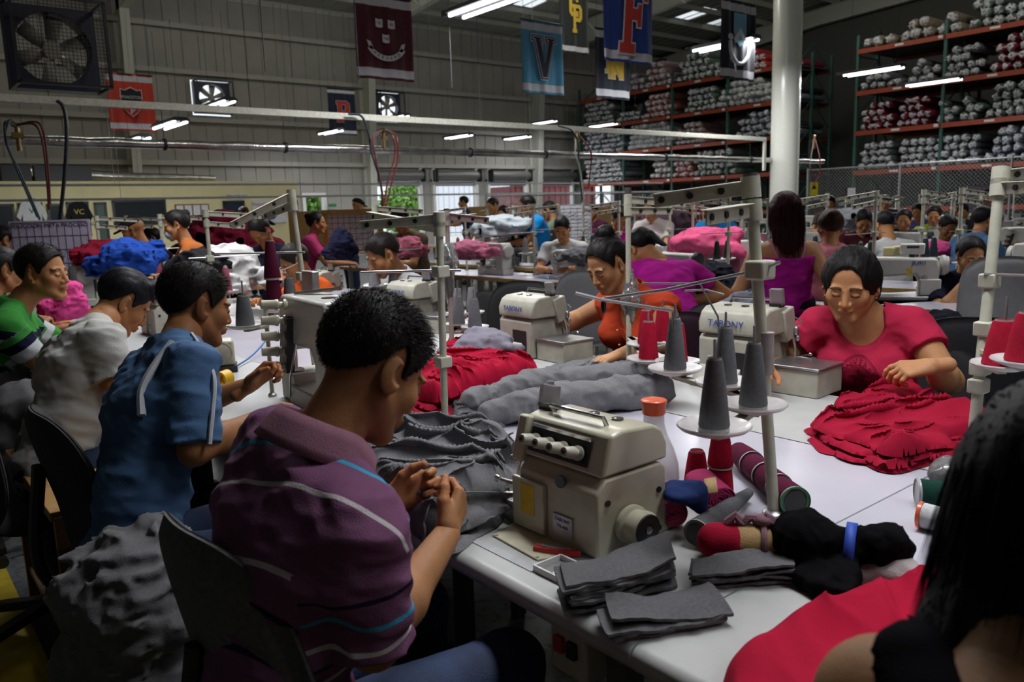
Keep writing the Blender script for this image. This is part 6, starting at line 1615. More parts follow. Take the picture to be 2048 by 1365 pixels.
def jersey(name, label, cx_, cy_, w, h, col, txt, tc):
    q = atY(cx_, cy_, OY-.10); t = thing(name, label, 'jersey', (q[0], OY-.10, q[2])); s = w/2
    P = [(-.3*s, .5*h), (.3*s, .5*h), (.62*s, .40*h), (1.0*s, -.05*h), (.75*s, -.2*h), (.62*s, -.02*h), (.62*s, -.5*h), (-.62*s, -.5*h), (-.62*s, -.02*h), (-.75*s, -.2*h), (-1.0*s, -.05*h), (-.62*s, .40*h)]
    MB().prism(P, -.02, .02, 'y').build('shirt', cloth('jersey_'+txt, col), t, bevel=.01); text_obj('lettering', txt, .24*h/ .9, mat('jersey_ink_'+txt, tc, .6), t, (0, -.024, .12*h), (PI/2, 0, 0)); return t
jersey('framed_jersey', 'white jersey with a dark letter V displayed in an office window', 64, 430, .62, .66, (.55, .57, .57), 'V', (.01, .02, .05))
jersey('framed_jersey', 'black jersey with small gold letters displayed in an office window', 159, 431, .58, .64, (.015, .015, .018), 'VC', (.5, .35, .05))
def wall_thing(name, label, cat_, x0, y0, x1, y1, mt, y=OY, d=.03):
    a = atY(x0, y0, y); b = atY(x1, y1, y); t = thing(name, label, cat_, ((a[0]+b[0])/2, y-.015, (a[2]+b[2])/2)); MB().box((0, 0, 0), (b[0]-a[0], d, a[2]-b[2])).build('board', mt, t); return t, b[0]-a[0], a[2]-b[2]
tt, w_, h_ = wall_thing('framed_notice_board', 'wood-framed board with four white sheets on the office wall', 'notice board', 349, 409, 419, 432, M_wood2)
for k in range(4): MB().box((-w_*.37+k*w_*.245, -.02, 0), (w_*.2, .01, h_*.8)).build('sheet', M_wbd, tt)
tt, w_, h_ = wall_thing('poster', 'white fair-labour poster with a drawing left of the purple one', 'poster', 503, 401, 573, 445, M_wbd)
text_obj('lettering', 'Fraternidad Mas Hoy', .14, mat('ink_red', (.4, .04, .05), .6), tt, (.05*w_, -.02, h_*.32), (PI/2, 0, 0), sx=.85); MB().ell((0, -.016, -.1), (w_*.2, .006, h_*.2)).build('drawing', mat('ink_blue', (.05, .07, .2), .6), tt); MB().box((-w_*.33, -.018, -h_*.2), (w_*.18, .006, h_*.5)).build('drawing', M_yel, tt)
tt, w_, h_ = wall_thing('poster', 'purple poster at the corner of the office block', 'poster', 574, 401, 596, 424, mat('poster_purple', (.14, .02, .14), .5)); text_obj('lettering', 'Código', .13, mat('ink_gold', (.6, .4, .3), .6), tt, (0, -.02, 0), (PI/2, 0, 0))
tt, w_, h_ = wall_thing('sign', 'white sign lettered OFICINAS above the dark office door', 'sign', 459, 389, 486, 399, M_wbd); text_obj('lettering', 'OFICINAS', .13, M_blue, tt, (0, -.02, 0), (PI/2, 0, 0))
tt, w_, h_ = wall_thing('exit_sign', 'small green sign above the first jersey window', 'sign', 52, 397, 71, 404, mat('sign_green', (.02, .16, .08), .5)); text_obj('lettering', 'SALIDA', .09, M_wbd, tt, (0, -.02, 0), (PI/2, 0, 0))
tt, w_, h_ = wall_thing('exit_sign', 'small green sign on the wall right of the small exit door', 'sign', 657, 408, 672, 414, mat('sign_green', (.02, .16, .08), .5), YW-.3)
# ducts on the office roof
m = MB(); q = [atY(x_, y_, OY+.6) for x_, y_ in ((-60, 352), (0, 350), (60, 349), (135, 350), (190, 352), (260, 355), (340, 356), (430, 358))]
m.tube(q, [.20, .20, .22, .2, .14, .12, .10, .08], 16, smooth=8); tag(m.build('flexible_duct', mat('foil', (.62, .62, .6), .25, 1, .3, 8, .9, 22)), 'silver foil flexible duct lying along the office roof', 'duct')
t = thing('air_handler', 'dark box-shaped air handling units on the office roof', 'air conditioner', (*atY(85, 355, OY+.5)[:1], OY+.5, oh))
for k, xx in enumerate((-.55, .1, .7)): MB().box((xx, 0, .19), (.60, .5, .36)).build('unit', M_dark, t, bevel=.01)

# ================================================================== overhead rails, duct and hoses
RY = 9.1
a = atY(-60, 198, RY); b = atY(1531, 278, RY)
t = thing('busway_rail', 'long cream electric busway rail crossing the hall above the workers', 'rail', (0, RY, 2.65))
m = MB(); m.box(((a[0]+b[0])/2, 0, 0), (b[0]-a[0], .05, .075)); m.box((b[0]-.03, 0, -.28), (.07, .04, .62)); m.build('rail', mat('rail_cream', (.85, .85, .72), .45), t, bevel=.003)
for px in (100, 500, 960, 1270):
    q = atY(px, 215, RY); MB().tube([(q[0], 0, 0), (q[0], 0, roofz(RY)-2.8)], .004, 5).build('hanger', M_dark, t)
t = thing('air_main', 'foil-wrapped air main running below the busway rail', 'pipe', (0, RY+.25, 2.28))
a = atY(-60, 280, RY+.25); b = atY(1645, 332, RY+.25)
m = MB(); pts = [(x_, 0, .004*math.sin(x_*9)) for x_ in np.linspace(a[0], b[0], 60)]; m.tube(pts, [.052+.004*math.sin(i*2.7) for i in range(60)], 14); m.build('pipe', mat('foil', (.62, .62, .6), .25, 1, .3, 8, .9, 22), t)
for px in (330, 570, 940, 1090, 1330, 1500):
    q = atY(px, 300, RY+.25); m = MB(); m.rev([(.065, -.015), (.065, .015)], (q[0], 0, 0), 16, 'x'); m.tube([(q[0], 0, .05), (q[0], 0, .42)], .005, 5); m.build('pipe_hanger', M_dark, t)
M_hr = mat('hose_red', (.16, .02, .02), .45); M_hb = mat('hose_dark', (.02, .03, .04), .45); M_ht = mat('hose_teal', (.02, .06, .08), .45); M_br = mat('brass', (.35, .25, .1), .35, .8)
def hoses(label, px0, sets):
    q0 = atY(px0, 292, RY+.2); t = thing('air_hose_manifold', label, 'hoses', q0)
    m = MB(); m.box((0, 0, .10), (.10, .05, .05)); m.cyl((0, 0, -.05), (0, 0, .22), .022); m.ell((0, 0, .2), (.05, .03, .03)); m.build('valve', M_br, t)
    for mt, pts in sets:
        P_ = [np.array(atY(x_, y_, RY-.25))-q0 for x_, y_ in pts]; MB().tube([(0, 0, .2)]+P_, .011, 6, smooth=8).build('hose', mt, t)
hoses('group of dark and red air hoses hanging from the main at the left', 38, [(M_ht, [(10, 245), (15, 290), (42, 350), (80, 440)]), (M_ht, [(20, 240), (10, 275), (30, 330), (75, 435)]), (M_hr, [(75, 245), (90, 280), (97, 350), (100, 410)]), (M_hr, [(70, 250), (86, 290), (94, 360), (98, 420)])])
m = MB(); m.tube([atY(x_, y_, RY-.1) for x_, y_ in ((113, 201), (127, 215), (133, 260), (130, 340), (120, 440))], .018, 8, smooth=8); tag(m.build('power_cable', M_hb), 'thick black cable dropping from the busway rail at the left', 'cable')
hoses('fan-shaped group of red and black air hoses hanging left of the first dock door', 768, [(M_hr, [(745, 275), (752, 320), (764, 380), (768, 420)]), (M_hr, [(792, 272), (795, 320), (780, 380), (770, 425)]), (M_hb, [(740, 290), (757, 345), (765, 400)]), (M_hr, [(784, 268), (790, 310), (774, 370), (766, 430)])])
m = MB(); m.tube([atY(x_, y_, RY-.1) for x_, y_ in ((697, 228), (722, 232), (735, 260), (745, 310), (762, 370), (765, 430))], .014, 8, smooth=8); tag(m.build('power_cable', M_hb), 'black cable dropping from the busway rail near the navy P banner', 'cable')
hoses('small group of pale air hoses above the first rack bay', 1155, [(M_legw, [(1150, 300), (1160, 340), (1168, 400)]), (M_hr, [(1180, 300), (1182, 330), (1176, 380)])])
m = MB(); m.tube([atY(x_, y_, RY-.1) for x_, y_ in ((1117, 252), (1145, 262), (1156, 290), (1158, 340), (1165, 400))], .013, 8, smooth=8); tag(m.build('power_cable', M_hb), 'dark cable dropping from the rail in front of the rack corner', 'cable')
hoses('red air hoses coiled at the end of the main right of the pillar', 1628, [(M_hr, [(1640, 320), (1638, 350), (1626, 372)]), (M_hr, [(1620, 330), (1628, 350), (1632, 362)])])
# thin conduit rails above the tables further back
for i, (y_, z_, lab) in enumerate(((13.5, 2.02, 'thin grey conduit rail before the office wall, upper'), (13.2, 1.80, 'thin grey conduit rail before the office wall, lower'))):
    m = MB(); m.box((7.5, y_, z_), (17, .03, .035))
    for xx in (3.2, 6.1, 8.9, 11.5): m.tube([(xx, y_, z_), (xx, y_, 7)], .004, 4)
    tag(m.build('conduit_rail', mat('conduit', (.35, .36, .36), .5)), lab, 'rail')
# hanging wires and aisle tubes
for i, px in enumerate((535, 905, 720)):
    q = atY(px, 200, 8.0); m = MB(); m.tube([(q[0], 8.0, 2.9), (q[0], 8.0, roofz(8)-.3)], .006, 5); tag(m.build('hanging_wire', M_dark), ['thin dark wire hanging from the roof left of the navy P banner', 'thin dark wire hanging from the roof right of the maroon banner', 'thin dark wire hanging before the maroon banner'][i], 'wire')

# ================================================================== fans
M_fh = mat('fan_navy', (0.01, 0.014, 0.05), .45); M_fb = mat('fan_blade', (0.42, 0.39, 0.32), .5, 0, .1)
def box_fan(label, c, w, h, cage=True, blades=6, d=.30):
    t = thing('exhaust_fan', label, 'fan', c); R0 = min(w, h)*.43; m = MB(); n = 48; V = []
    sq = lambda a: 1/max(abs(math.cos(a)), abs(math.sin(a)))
    for y in (-.12, .12):
        for i in range(n):
            a = 2*PI*i/n; V.append((R0*math.cos(a), y, R0*math.sin(a))); q = sq(a); V.append((w/2*q*math.cos(a), y, h/2*q*math.sin(a)))
    fs = []
    for i in range(n):
        j = (i+1) % n
        fs += [[2*i, 2*i+1, 2*j+1, 2*j], [2*n+2*i, 2*n+2*j, 2*n+2*j+1, 2*n+2*i+1], [2*i, 2*j, 2*n+2*j, 2*n+2*i], [2*i+1, 2*n+2*i+1, 2*n+2*j+1, 2*j+1]]
    m.add(V, fs); m.build('housing', M_fh, t, bevel=.004)
    for k in range(blades):
        a = 2*PI*k/blades+.35; ca, sa = math.cos(a), math.sin(a); m = MB(); r0, r1 = .08, R0*.96; pv = []
        for r_, wd, tw in ((r0, .07, .05), (r1*.5, .12, .045), (r1, .15, .02)):
            for s in (-1, 1): pv.append((r_*ca-s*wd/2*sa, s*tw, r_*sa+s*wd/2*ca))
        m.add(pv, [[0, 1, 3, 2], [2, 3, 5, 4]]); m.build('blade', M_fb, t, solid=.006)
    MB().rev([(.09, -.05), (.09, .05), (.03, .07)], (0, 0, 0), 20, 'y').box((0, .08, 0), (.05, .04, h*.98)).build('hub', M_fb, t)
    if cage:
        m = MB(); st = .035 if cage == 1 else .12; rr = .0022; y0 = -.12-d; x = -w/2
        while x <= w/2+.001: m.bar((x, y0, -h/2), (x, y0, h/2), rr*2, rr*2); x += st
        z = -h/2
        while z <= h/2+.001: m.bar((-w/2, y0, z), (w/2, y0, z), rr*2, rr*2); z += st
        for a_, b_ in (((-w/2, -h/2), (w/2, -h/2)), ((w/2, -h/2), (w/2, h/2)), ((w/2, h/2), (-w/2, h/2)), ((-w/2, h/2), (-w/2, -h/2))): m.bar((a_[0], y0, a_[1]), (b_[0], y0, b_[1]), .03, .03)
        for a_, b_ in ((-1, -1), (1, -1), (1, 1), (-1, 1)): m.bar((a_*w/2, y0, b_*h/2), (a_*w/2, 0, b_*h/2), .03, .03)
        m.build('guard', M_dark, t)
    return t
for i, (a, b, c_, d_) in enumerate(FANS): box_fan(['round-holed exhaust fan in the far wall left of the navy P banner', 'round-holed exhaust fan in the far wall beside the column'][i], ((a+b)/2, YW-.05, (c_+d_)/2), b-a-.1, d_-c_-.1, cage=2)
a = atY(22, 182, 9.6); b = atY(198, 182, 9.6); w_ = b[0]-a[0]
f0 = box_fan('large navy box fan in a wire cage hanging at the top left corner', ((a[0]+b[0])/2, 9.6, a[2]+w_/2+.02), w_, w_, cage=1, d=.42)
m = MB()
for s in (-1, 1): m.tube([(s*w_*.45, 0, w_/2), (s*w_*.45, 0, roofz(9.6)-.3-(a[2]+w_/2))], .008, 6)
m.build('hanging_rod', M_dark, f0)

# ================================================================== chain link fence before the racks
def fence(label, p, q, h, z0=0.0):
    p = np.array(p, float); q = np.array(q, float); L_ = np.linalg.norm(q-p); u = (q-p)/L_; t = thing('chain_link_fence', label, 'fence', (p[0], p[1], 0)); m = MB(); st = .09; n = int((L_+h)/st)
    for k in range(n):
        for s in (1, -1):
            x0 = k*st-h if s > 0 else k*st; x1 = x0+h*s; z_0, z_1 = 0, h
            if s > 0:
                if x0 < 0: z_0 = -x0; x0 = 0
                if x1 > L_: z_1 = h-(x1-L_); x1 = L_
            else:
                if x0 > L_: z_0 = x0-L_; x0 = L_
                if x1 < 0: z_1 = h+x1; x1 = 0
            if z_1 <= z_0: continue
            m.bar(u3(u, x0, z_0), u3(u, x1, z_1), .005, .005)
    m.build('wire_mesh', mat('galvanised', (.28, .29, .29), .4, .6), t)
    for k in range(int(L_/2.4)+1): MB().cyl(u3(u, min(k*2.4, L_), 0), u3(u, min(k*2.4, L_), h+.04), .025, n=10).build('post', mat('galvanised', (.28, .29, .29), .4, .6), t)
    m = MB(); m.tube([u3(u, 0, h), u3(u, L_, h)], .02, 8); m.tube([u3(u, 0, .06), u3(u, L_, .06)], .015, 8); m.build('rail', mat('galvanised', (.28, .29, .29), .4, .6), t)
def u3(u, x, z): return np.array([u[0]*x, u[1]*x, z])
fence('chain link fence before the near rack, right of the pillar', (19.5, 11.6), (19.5, 5.0), 2.25)
fx = atY(972, 392, 18.6); fence('chain link fence enclosure before the third dock door', (fx[0], 18.6), (22.4, 18.6), fx[2])
q = atD(1628, 378, 17.0); t = thing('warning_sign', 'yellow warning sign on the fence right of the pillar', 'sign', q); m = MB(); m.box((0, 0, 0), (.015, .16, .28)); m.build('plate', mat('sign_yellow', (.65, .55, .02), .5), t); t.rotation_euler = (0, 0, .7)
m = MB(); m.prism([(-.05, 0), (.05, 0), (0, .09)], -.012, -.009, 'x'); m.build('symbol', M_black, t)
q = atD(1703, 388, 16.5); t = thing('paper_notice', 'white paper notice hanging on the fence', 'paper', q); MB().box((0, 0, 0), (.01, .15, .24)).build('sheet', M_wbd, t); t.rotation_euler = (0, 0, .7)
# ================================================================== rows of tables, machines and stands behind
def cloth_heap(name, label, px, py, dep, w, hgt, col, seed=1, zb=None, sq=.6, key=None):
    qb = atZ(px, py+.5*hgt*F/dep, .781); db = float((qb-[0, 0, H]) @ cf); c = atD(px, py, dep)
    if zb is None and py < 600 and .72 < db/dep < 1.25: k_ = db/dep; w *= k_; hgt *= k_; dep = db; zb = .781; c = atD(px, py, dep)
    z0 = zb if zb is not None else c[2]-hgt*.5
    mt = cloth(key or ('heap_%02d%02d%02d' % tuple(int(q*99) for q in col)), col)
    rs = np.random.RandomState(seed); cx_ = cr[:2]/np.linalg.norm(cr[:2]); P = [el((c[0], c[1], z0+hgt*.4), (w*.5*.8, w*.5*.8*.9, hgt*.6), k=.05)]
    for k in range(11):
        o = rs.uniform(-1, 1, 2)*w*.42; up_ = hgt*(.12+.75*rs.rand())*(1-(abs(o[0])+abs(o[1]))/w*.7); P.append(el((c[0]+o[0], c[1]+o[1], z0+up_), (w*rs.uniform(.09, .20), w*rs.uniform(.09, .20), hgt*rs.uniform(.12, .25)), rotm(rs.uniform(-.6, .6), rs.uniform(-.6, .6), rs.uniform(0, 3)), k=.02))
    return soft(name, label, 'fabric', P, max(.010, w/48), mt, amp=min(w, hgt*1.6)*.10, fs=6.5/w, seed=seed, zmin=z0, aniso=(1, 1, 1.8))
# row B .. E: x range, stations
ORD = ['first', 'second', 'third', 'fourth', 'fifth', 'sixth', 'seventh', 'eighth', 'ninth', 'tenth', 'eleventh', 'twelfth']
ROWS = [(5.0, 'second', -1.0, 9, 12), (9.2, 'third', 1.4, 11, 8), (13.0, 'fourth', -1.0, 7, 5), (17.2, 'fifth', 1.4, 12, 0)]
L0 = F0 = S0 = None
M_tan = mat('machine_tan', (0.42, 0.36, 0.17), .4)
cone_cols = {'navy': (.012, .016, .035), 'grey': (.2, .2, .21), 'rose': (.30, .05, .10), 'dark green': (.008, .04, .035), 'black': (.012, .012, .014)}
cmesh = {}
def far_cone(ck, loc, label, group, s=1.0):
    if ck not in cmesh:
        m = MB(); m.lathe([(0, .032), (.04, .034), (.95, .018), (1, .015)], (0, 0, 0), (0, 0, .15), 14); m.cur = 1; m.lathe([(0, .012), (1, .010)], (0, 0, .15), (0, 0, .162), 10); o = m.build('thread_cone', [mat('yarn_far_'+ck.replace(' ', '_'), cone_cols[ck], .8, 0, .12, 60), M_core]); cmesh[ck] = o.data
    else: o = bpy.data.objects.new('thread_cone', cmesh[ck]); COL.objects.link(o)
    o.location = tuple(float(q) for q in loc); o.scale = (s,)*3
    return tag(o, label, 'thread cone', group)
for x0, rn, yb, n, _ in ROWS:
    for side in (0, 1):
        xa = x0+(0 if side == 0 else 1.08); sd_n = 'near' if side == 0 else 'far'
        for k in range(n):
            y0 = yb+1.2*k; sewing_table('plywood-edged worktop table, %s from the near end, %s side, %s table row' % (ORD[k], sd_n, rn), xa, xa+.56, y0, y0+1.19, nose=None, topm=M_top, edge=M_ply, legm=M_legw, group='tables of the %s row' % rn)
            yc = y0+.55; rz = -PI/2 if side == 0 else PI/2; xm = xa+.27; lab = '%s station, %s side of the %s table row' % (ORD[k], sd_n, rn)
            typ = (k*2+side*3+int(x0)) % 5
            if rn == 'second' and side == 0 and k in (2,): continue
            if typ in (0, 3):
                if L0 is None: L0 = lockstitch('white lockstitch machine, '+lab, (xm, yc, .781), rz, group='lockstitch machines in the rows behind')
                else: dup(L0, (xm, yc, .781), rz, 'white lockstitch machine, '+lab)
            elif typ in (1, 2):
                if F0 is None: F0 = flatlock('grey-white coverstitch machine, '+lab, (xm, yc, .781), rz, group='coverstitch machines in the rows behind')
                else: dup(F0, (xm, yc, .781), rz, 'grey-white coverstitch machine, '+lab)
            if typ != 4 or k % 2:
                px_ = xa+(.46 if side == 0 else .10); py_ = yc-.42; ax_ = -1 if side == 0 else 1
                if S0 is None:
                    S0 = thread_stand_at('x', (0, 0, .781), (.0, 0, 1.50), bars=((.985, (-.34, .03, 1.46)), (.90, (-.22, .05, 1.40))), rods=((.0035, [(-.3, .05, 1.22), (0, 0, 1.22), (.12, -.02, 1.22)]),), trays=[((.07, .06, 1.0), .07), ((-.07, .06, 1.0), .07)], r=.012, clamps=(.6,), group='thread stands in the rows behind')
                    S0.location = (px_, py_, .781); s_ = S0
                else: s_ = dup(S0, (px_, py_, .781))
                s_.rotation_euler = (0, 0, 0 if side == 0 else PI); s_['label'] = 'cream thread stand, '+lab
                ck = ['navy', 'grey', 'rose', 'dark green', 'black'][(k+side*2+int(x0)) % 5]
                for j, sx in enumerate((.07, -.07)):
                    R_ = 1 if side == 0 else -1
                    far_cone(ck, (px_+sx*R_, py_+.06*R_, 1.003), '%s thread cone, %s one, %s' % (ck, ['right', 'left'][j], lab), 'cones on the stands in the rows behind')
# the lettered lockstitch machine and its plywood-edged table right of the pink woman
q = atZ(1800, 600, .78); a_ = math.radians(-118)
jt = sewing_table('plywood-edged table carrying the white lockstitch machine behind the woman in pink', -.6, .6, -.28, .28, nose=None, topm=M_topg, edge=M_ply, legm=M_legw)
jt.location = (q[0]+.06, q[1]+.10, 0); jt.rotation_euler = (0, 0, a_+PI/2)
jk = lockstitch('white lockstitch machine lettered JUKI in blue behind the woman in pink', (q[0]+.03, q[1]+.02, .781), math.radians(-55), brand='JUKI', panel=True)
tag(MB().box((0, 0, 0), (.26, .10, .075)).build('tan_case', M_tan, bevel=.012), 'tan plastic case above the lettered lockstitch machine', 'box').location = tuple(atD(1793, 502, 6.4))
for i, (px, py, rz, lab) in enumerate(((432, 655, PI, 'cream thread stand right of the blue garment heap'), (336, 600, PI, 'cream thread stand before the blue garment heap'), (268, 590, PI, 'cream thread stand left of the blue garment heap'), (212, 608, PI, 'cream thread stand by the lilac chart board'), (762, 640, PI, 'cream thread stand beside the striped-polo man arm'), (1120, 524, 0, 'cream thread stand before the white-shirt man'), (1385, 560, PI, 'cream thread stand by the bright pink heap'), (1650, 545, 0, 'cream thread stand left of the streaked bun woman'), (1912, 590, PI, 'cream thread stand beside the woman touching her chin'))):
    q = atZ(px, py, .781)
    if q[0] > 6.6: q[:2] *= 6.45/q[0]
    s_ = dup(S0, q, rz, lab)
    for j, sx in enumerate((.07, -.07)):
        R_ = 1 if rz == 0 else -1; ck = ['rose', 'rose', 'grey', 'rose', 'grey', 'navy', 'black', 'navy', 'black'][i]
        far_cone(ck, (q[0]+sx*R_, q[1]+.06*R_, 1.003), '%s thread cone, %s one on the %s' % (ck, ['right', 'left'][j], lab), 'cones on the stands in the rows behind')
q = atZ(165, 610, .781); dup(F0, q, -PI/2, 'grey-white coverstitch machine right of the face of the green-striped man')
# ------------------------------------------------------------------ heaps of garments and boxes in the rows behind
cloth_heap('garment_heap', 'big heap of bright pink garments overflowing a bin behind the bending magenta woman', 1408, 487, 7.2, .78, .26, (.62, .09, .20), 3, sq=.6, key='bright_pink')
q = atD(1418, 500, 7.2); t = thing('fabric_bin', 'dusty pink cloth-sided bin under the bright pink garment heap', 'bin', (q[0], q[1], 0)); MB().rev([(.24, .0), (.30, q[2]-.02), (.28, q[2]-.02), (.22, .03)], (0, 0, 0), 24, cap=True).build('bin_body', cloth('bin_pink', (.28, .10, .13)), t)
for a in (('royal blue garments heaped before the chart board', 258, 515, 5.9, .46, .26, (.01, .045, .25), 4), ('dark red garments heaped behind the blue ones', 210, 508, 6.6, .42, .22, (.20, .008, .025), 5),
          ('large heap of dark red garments before the office wall', 452, 472, 9.0, 1.05, .50, (.17, .008, .028), 6), ('white garments draped behind the maroon cones', 452, 538, 5.6, .55, .30, (.5, .5, .5), 7),
          ('black garments lying beside the white ones', 395, 535, 5.2, .42, .20, (.01, .01, .012), 8), ('pink garments hanging at the shoulder of the green-striped man', 128, 600, 4.9, .28, .24, (.60, .06, .24), 9),
          ('pale pink garments heaped on a table before the navy-shirt man', 935, 500, 8.2, .55, .18, (.42, .12, .20), 10), ('dark navy garments stacked by the bending magenta woman', 1430, 560, 5.6, .36, .22, (.012, .014, .022), 11),
          ('black garment lying on the plywood table right of the grey cones', 1500, 580, 4.9, .34, .10, (.012, .013, .018), 12), ('lavender grey garments heaped on the floor behind the cones', 1490, 650, 4.6, .42, .34, (.24, .25, .32), 13),
          ('hot pink garments behind the lettered lockstitch machine', 1875, 497, 7.4, .42, .14, (.62, .08, .24), 14), ('navy garments spread before the woman with her hand at her chin', 1922, 560, 4.9, .40, .08, (.012, .016, .022), 15),
          ('grey garments bunched among the machines behind the purple-polo man', 690, 612, 4.3, .44, .16, (.20, .20, .23), 16), ('grey sweatshirt cloth crumpled left of the lettered overlock machine', 968, 690, 3.3, .30, .12, (.22, .21, .26), 17),
          ('dusty purple garments in a low bin beyond the navy cones', 1335, 450, 9.5, .9, .35, (.08, .05, .07), 18), ('white and black garments under the fence near the pillar', 1700, 440, 9.5, .7, .25, (.42, .44, .48), 19),
          ('pale grey cloth spread over a frame beside the blue-shirt woman', 1000, 452, 9.6, .9, .22, (.42, .47, .5), 20), ('rose garments beside the brown-sleeved arm', 815, 495, 7.3, .36, .18, (.5, .14, .2), 21),
          ('grey garments behind the cardboard box', 1170, 510, 7.4, .44, .14, (.13, .13, .14), 22), ('dark jacket slung over the fence side chair', 1880, 720, 3.4, .34, .4, (.018, .02, .03), 23),
          ('grey cloth hanging at the far left seat', 20, 760, 3.6, .40, .30, (.10, .10, .11), 24), ('navy cloth held up behind the orange T-shirt man', 683, 490, 5.9, .22, .22, (.012, .014, .04), 25)):
    cloth_heap('garment_heap', *a[:3], a[3], a[4], a[5], a[6], a[7])
def board(label, x0, y0, x1, y1, dep, yaw, mt, frame_=None, rows=6, cols_=10, ink=None, cat_='board', title=None):
    a = atD(x0, y0, dep); b = atD(x1, y1, dep); w = abs(np.dot(b-a, cr)); h = abs(a[2]-b[2]); c = (a+b)/2; t = thing('chart_board' if frame_ != 'none' else 'partition', label, cat_, (c[0], c[1], c[2]-h/2), yaw)
    MB().box((0, 0, h/2), (w, .02, h)).build('panel', mt, t)
    if ink:
        m = MB()
        for i in range(rows+1): m.box((0, -.0115, h*i/rows*.94+.02), (w*.95, .003, .004))
        for i in range(cols_+1): m.box((-w*.475+w*.95*i/cols_, -.0115, h*.47), (.004, .003, h*.92))
        rs = np.random.RandomState(int(x0)+5)
        for k in range(rows*cols_//2):
            i = rs.randint(0, cols_); j = rs.randint(0, max(rows-2, 1)); x_ = -w*.475+w*.95*i/cols_; z_ = h*.94*j/rows+.02; m.bar((x_+.01, -.0125, z_+.005), (x_+w*.95/cols_-.01, -.0125, z_+h*.94/rows-.01), .003, .003)
        m.build('ruled_lines', ink, t)
    if title: text_obj('lettering', title, h*.075, ink, t, (0, -.013, h*.93), (PI/2, 0, 0), sx=1.1)
    if frame_ and frame_ != 'none':
        m = MB()
        for (cx_, cz_, sx_, sz_) in ((0, h, w+.06, .05), (0, 0, w+.06, .05), (-w/2, h/2, .05, h), (w/2, h/2, .05, h)): m.box((cx_, -.005, cz_), (sx_, .04, sz_))
        m.build('frame', frame_, t)
    m = MB()
    for s in (-1, 1): m.box((s*w*.42, .02, -(c[2]-h/2)/2), (.04, .04, c[2]-h/2))
    m.build('stand_leg', M_legw, t); return t
M_ink = mat('marker_ink', (.06, .05, .10), .7); M_lil = mat('board_lilac', (.42, .38, .48), .5); M_pw = mat('partition_wood', (.26, .16, .05), .6, 0, .15, 6)
board('lilac-white hourly production chart board behind the green-striped man', 28, 443, 186, 585, 6.6, -.66, M_lil, None, 5, 10, M_ink, title='PRODUCCION META PROCESO 60')
board('white ruled chart board in a wooden frame behind the striped-polo man', 652, 425, 762, 502, 8.8, -.66, M_wbd, M_ply, 7, 9, M_ink)
board('white handwritten tally board beside the blue-shirt woman', 1113, 410, 1183, 478, 10.5, -.66, M_wbd, None, 9, 5, M_ink)
board('pale chart board before the near rack at the right', 1932, 373, 1992, 425, 13, -.66, M_lil, None, 5, 6, M_ink)
board('brown wooden partition behind the pink-shirt woman with a bun', 580, 424, 652, 520, 9.6, -.66, M_pw, 'none', cat_='partition'); board('brown wooden partition right of the navy-shirt man', 938, 414, 976, 470, 17.5, -.66, M_pw, 'none', cat_='partition')
board('brown wooden partition left of the orange-red blouse woman head', 1190, 412, 1222, 470, 12, -.66, M_pw, 'none', cat_='partition')
q = atX(1110, 503, 9.45); q[2] = .842; tag(MB().box((0, 0, 0), (.19, .16, .12), rotm(0, 0, -.3)).build('cardboard_box', mat('cardboard', (.36, .22, .09), .8), None), 'small open cardboard box on a table before the white-shirt man', 'box').location = tuple(q)
q = atD(540, 480, 7.0)
EXPO = -0.72
def area(x, y, z, e, sx=1.2, sy=1.2, col=(0.97, 0.97, 1.0)):
    l = bpy.data.lights.new('room_light', 'AREA'); l.shape = 'RECTANGLE'; l.size = sx; l.size_y = sy; l.energy = e; l.color = col; l.spread = math.radians(125)
    o = bpy.data.objects.new('room_light', l); COL.objects.link(o); o.location = (x, y, z); return o
def fill_point(x, y, z, e, r=.35, col=(1.0, .97, .90)):
    l = bpy.data.lights.new('hall_fill', 'POINT'); l.energy = e; l.shadow_soft_size = r; l.color = col
    o = bpy.data.objects.new('hall_fill', l); COL.objects.link(o); o.location = (x, y, z); return o
# fluorescent rows hung over the nearer work tables, above the picture
for y, e in ((-1.2, 30), (1.0, 46), (3.4, 60), (5.8, 60)): area(1.85, y, 2.95, e, .35, 1.5)
for x, y, e in ((5.8, 1.0, 46), (5.8, 4.0, 50), (10, 3, 60), (14, 2, 60), (18, 4, 60)): area(x, y, 3.2, e, .35, 1.8)
# one light in each hanging fitting that the picture shows
for c_, e in zip(LAMP_POS, (150, 230, 200, 160, 150, 130, 150, 130, 130, 130, 120, 110, 80)):
    o = area(c_[0], c_[1], c_[2]-.05, e, .24, 1.2); o.data.spread = PI
# unseen fill points added under the roof to brighten walls and ceiling
for x, y, z, e in ((4, 17, 7.8, 190), (11, 18.5, 8.0, 200), (21, 13, 8.2, 260), (21, 7.5, 8.0, 230), (12, 12, 6.3, 200), (4.5, 3.5, 5.6, 120)): fill_point(x, y, z, e)
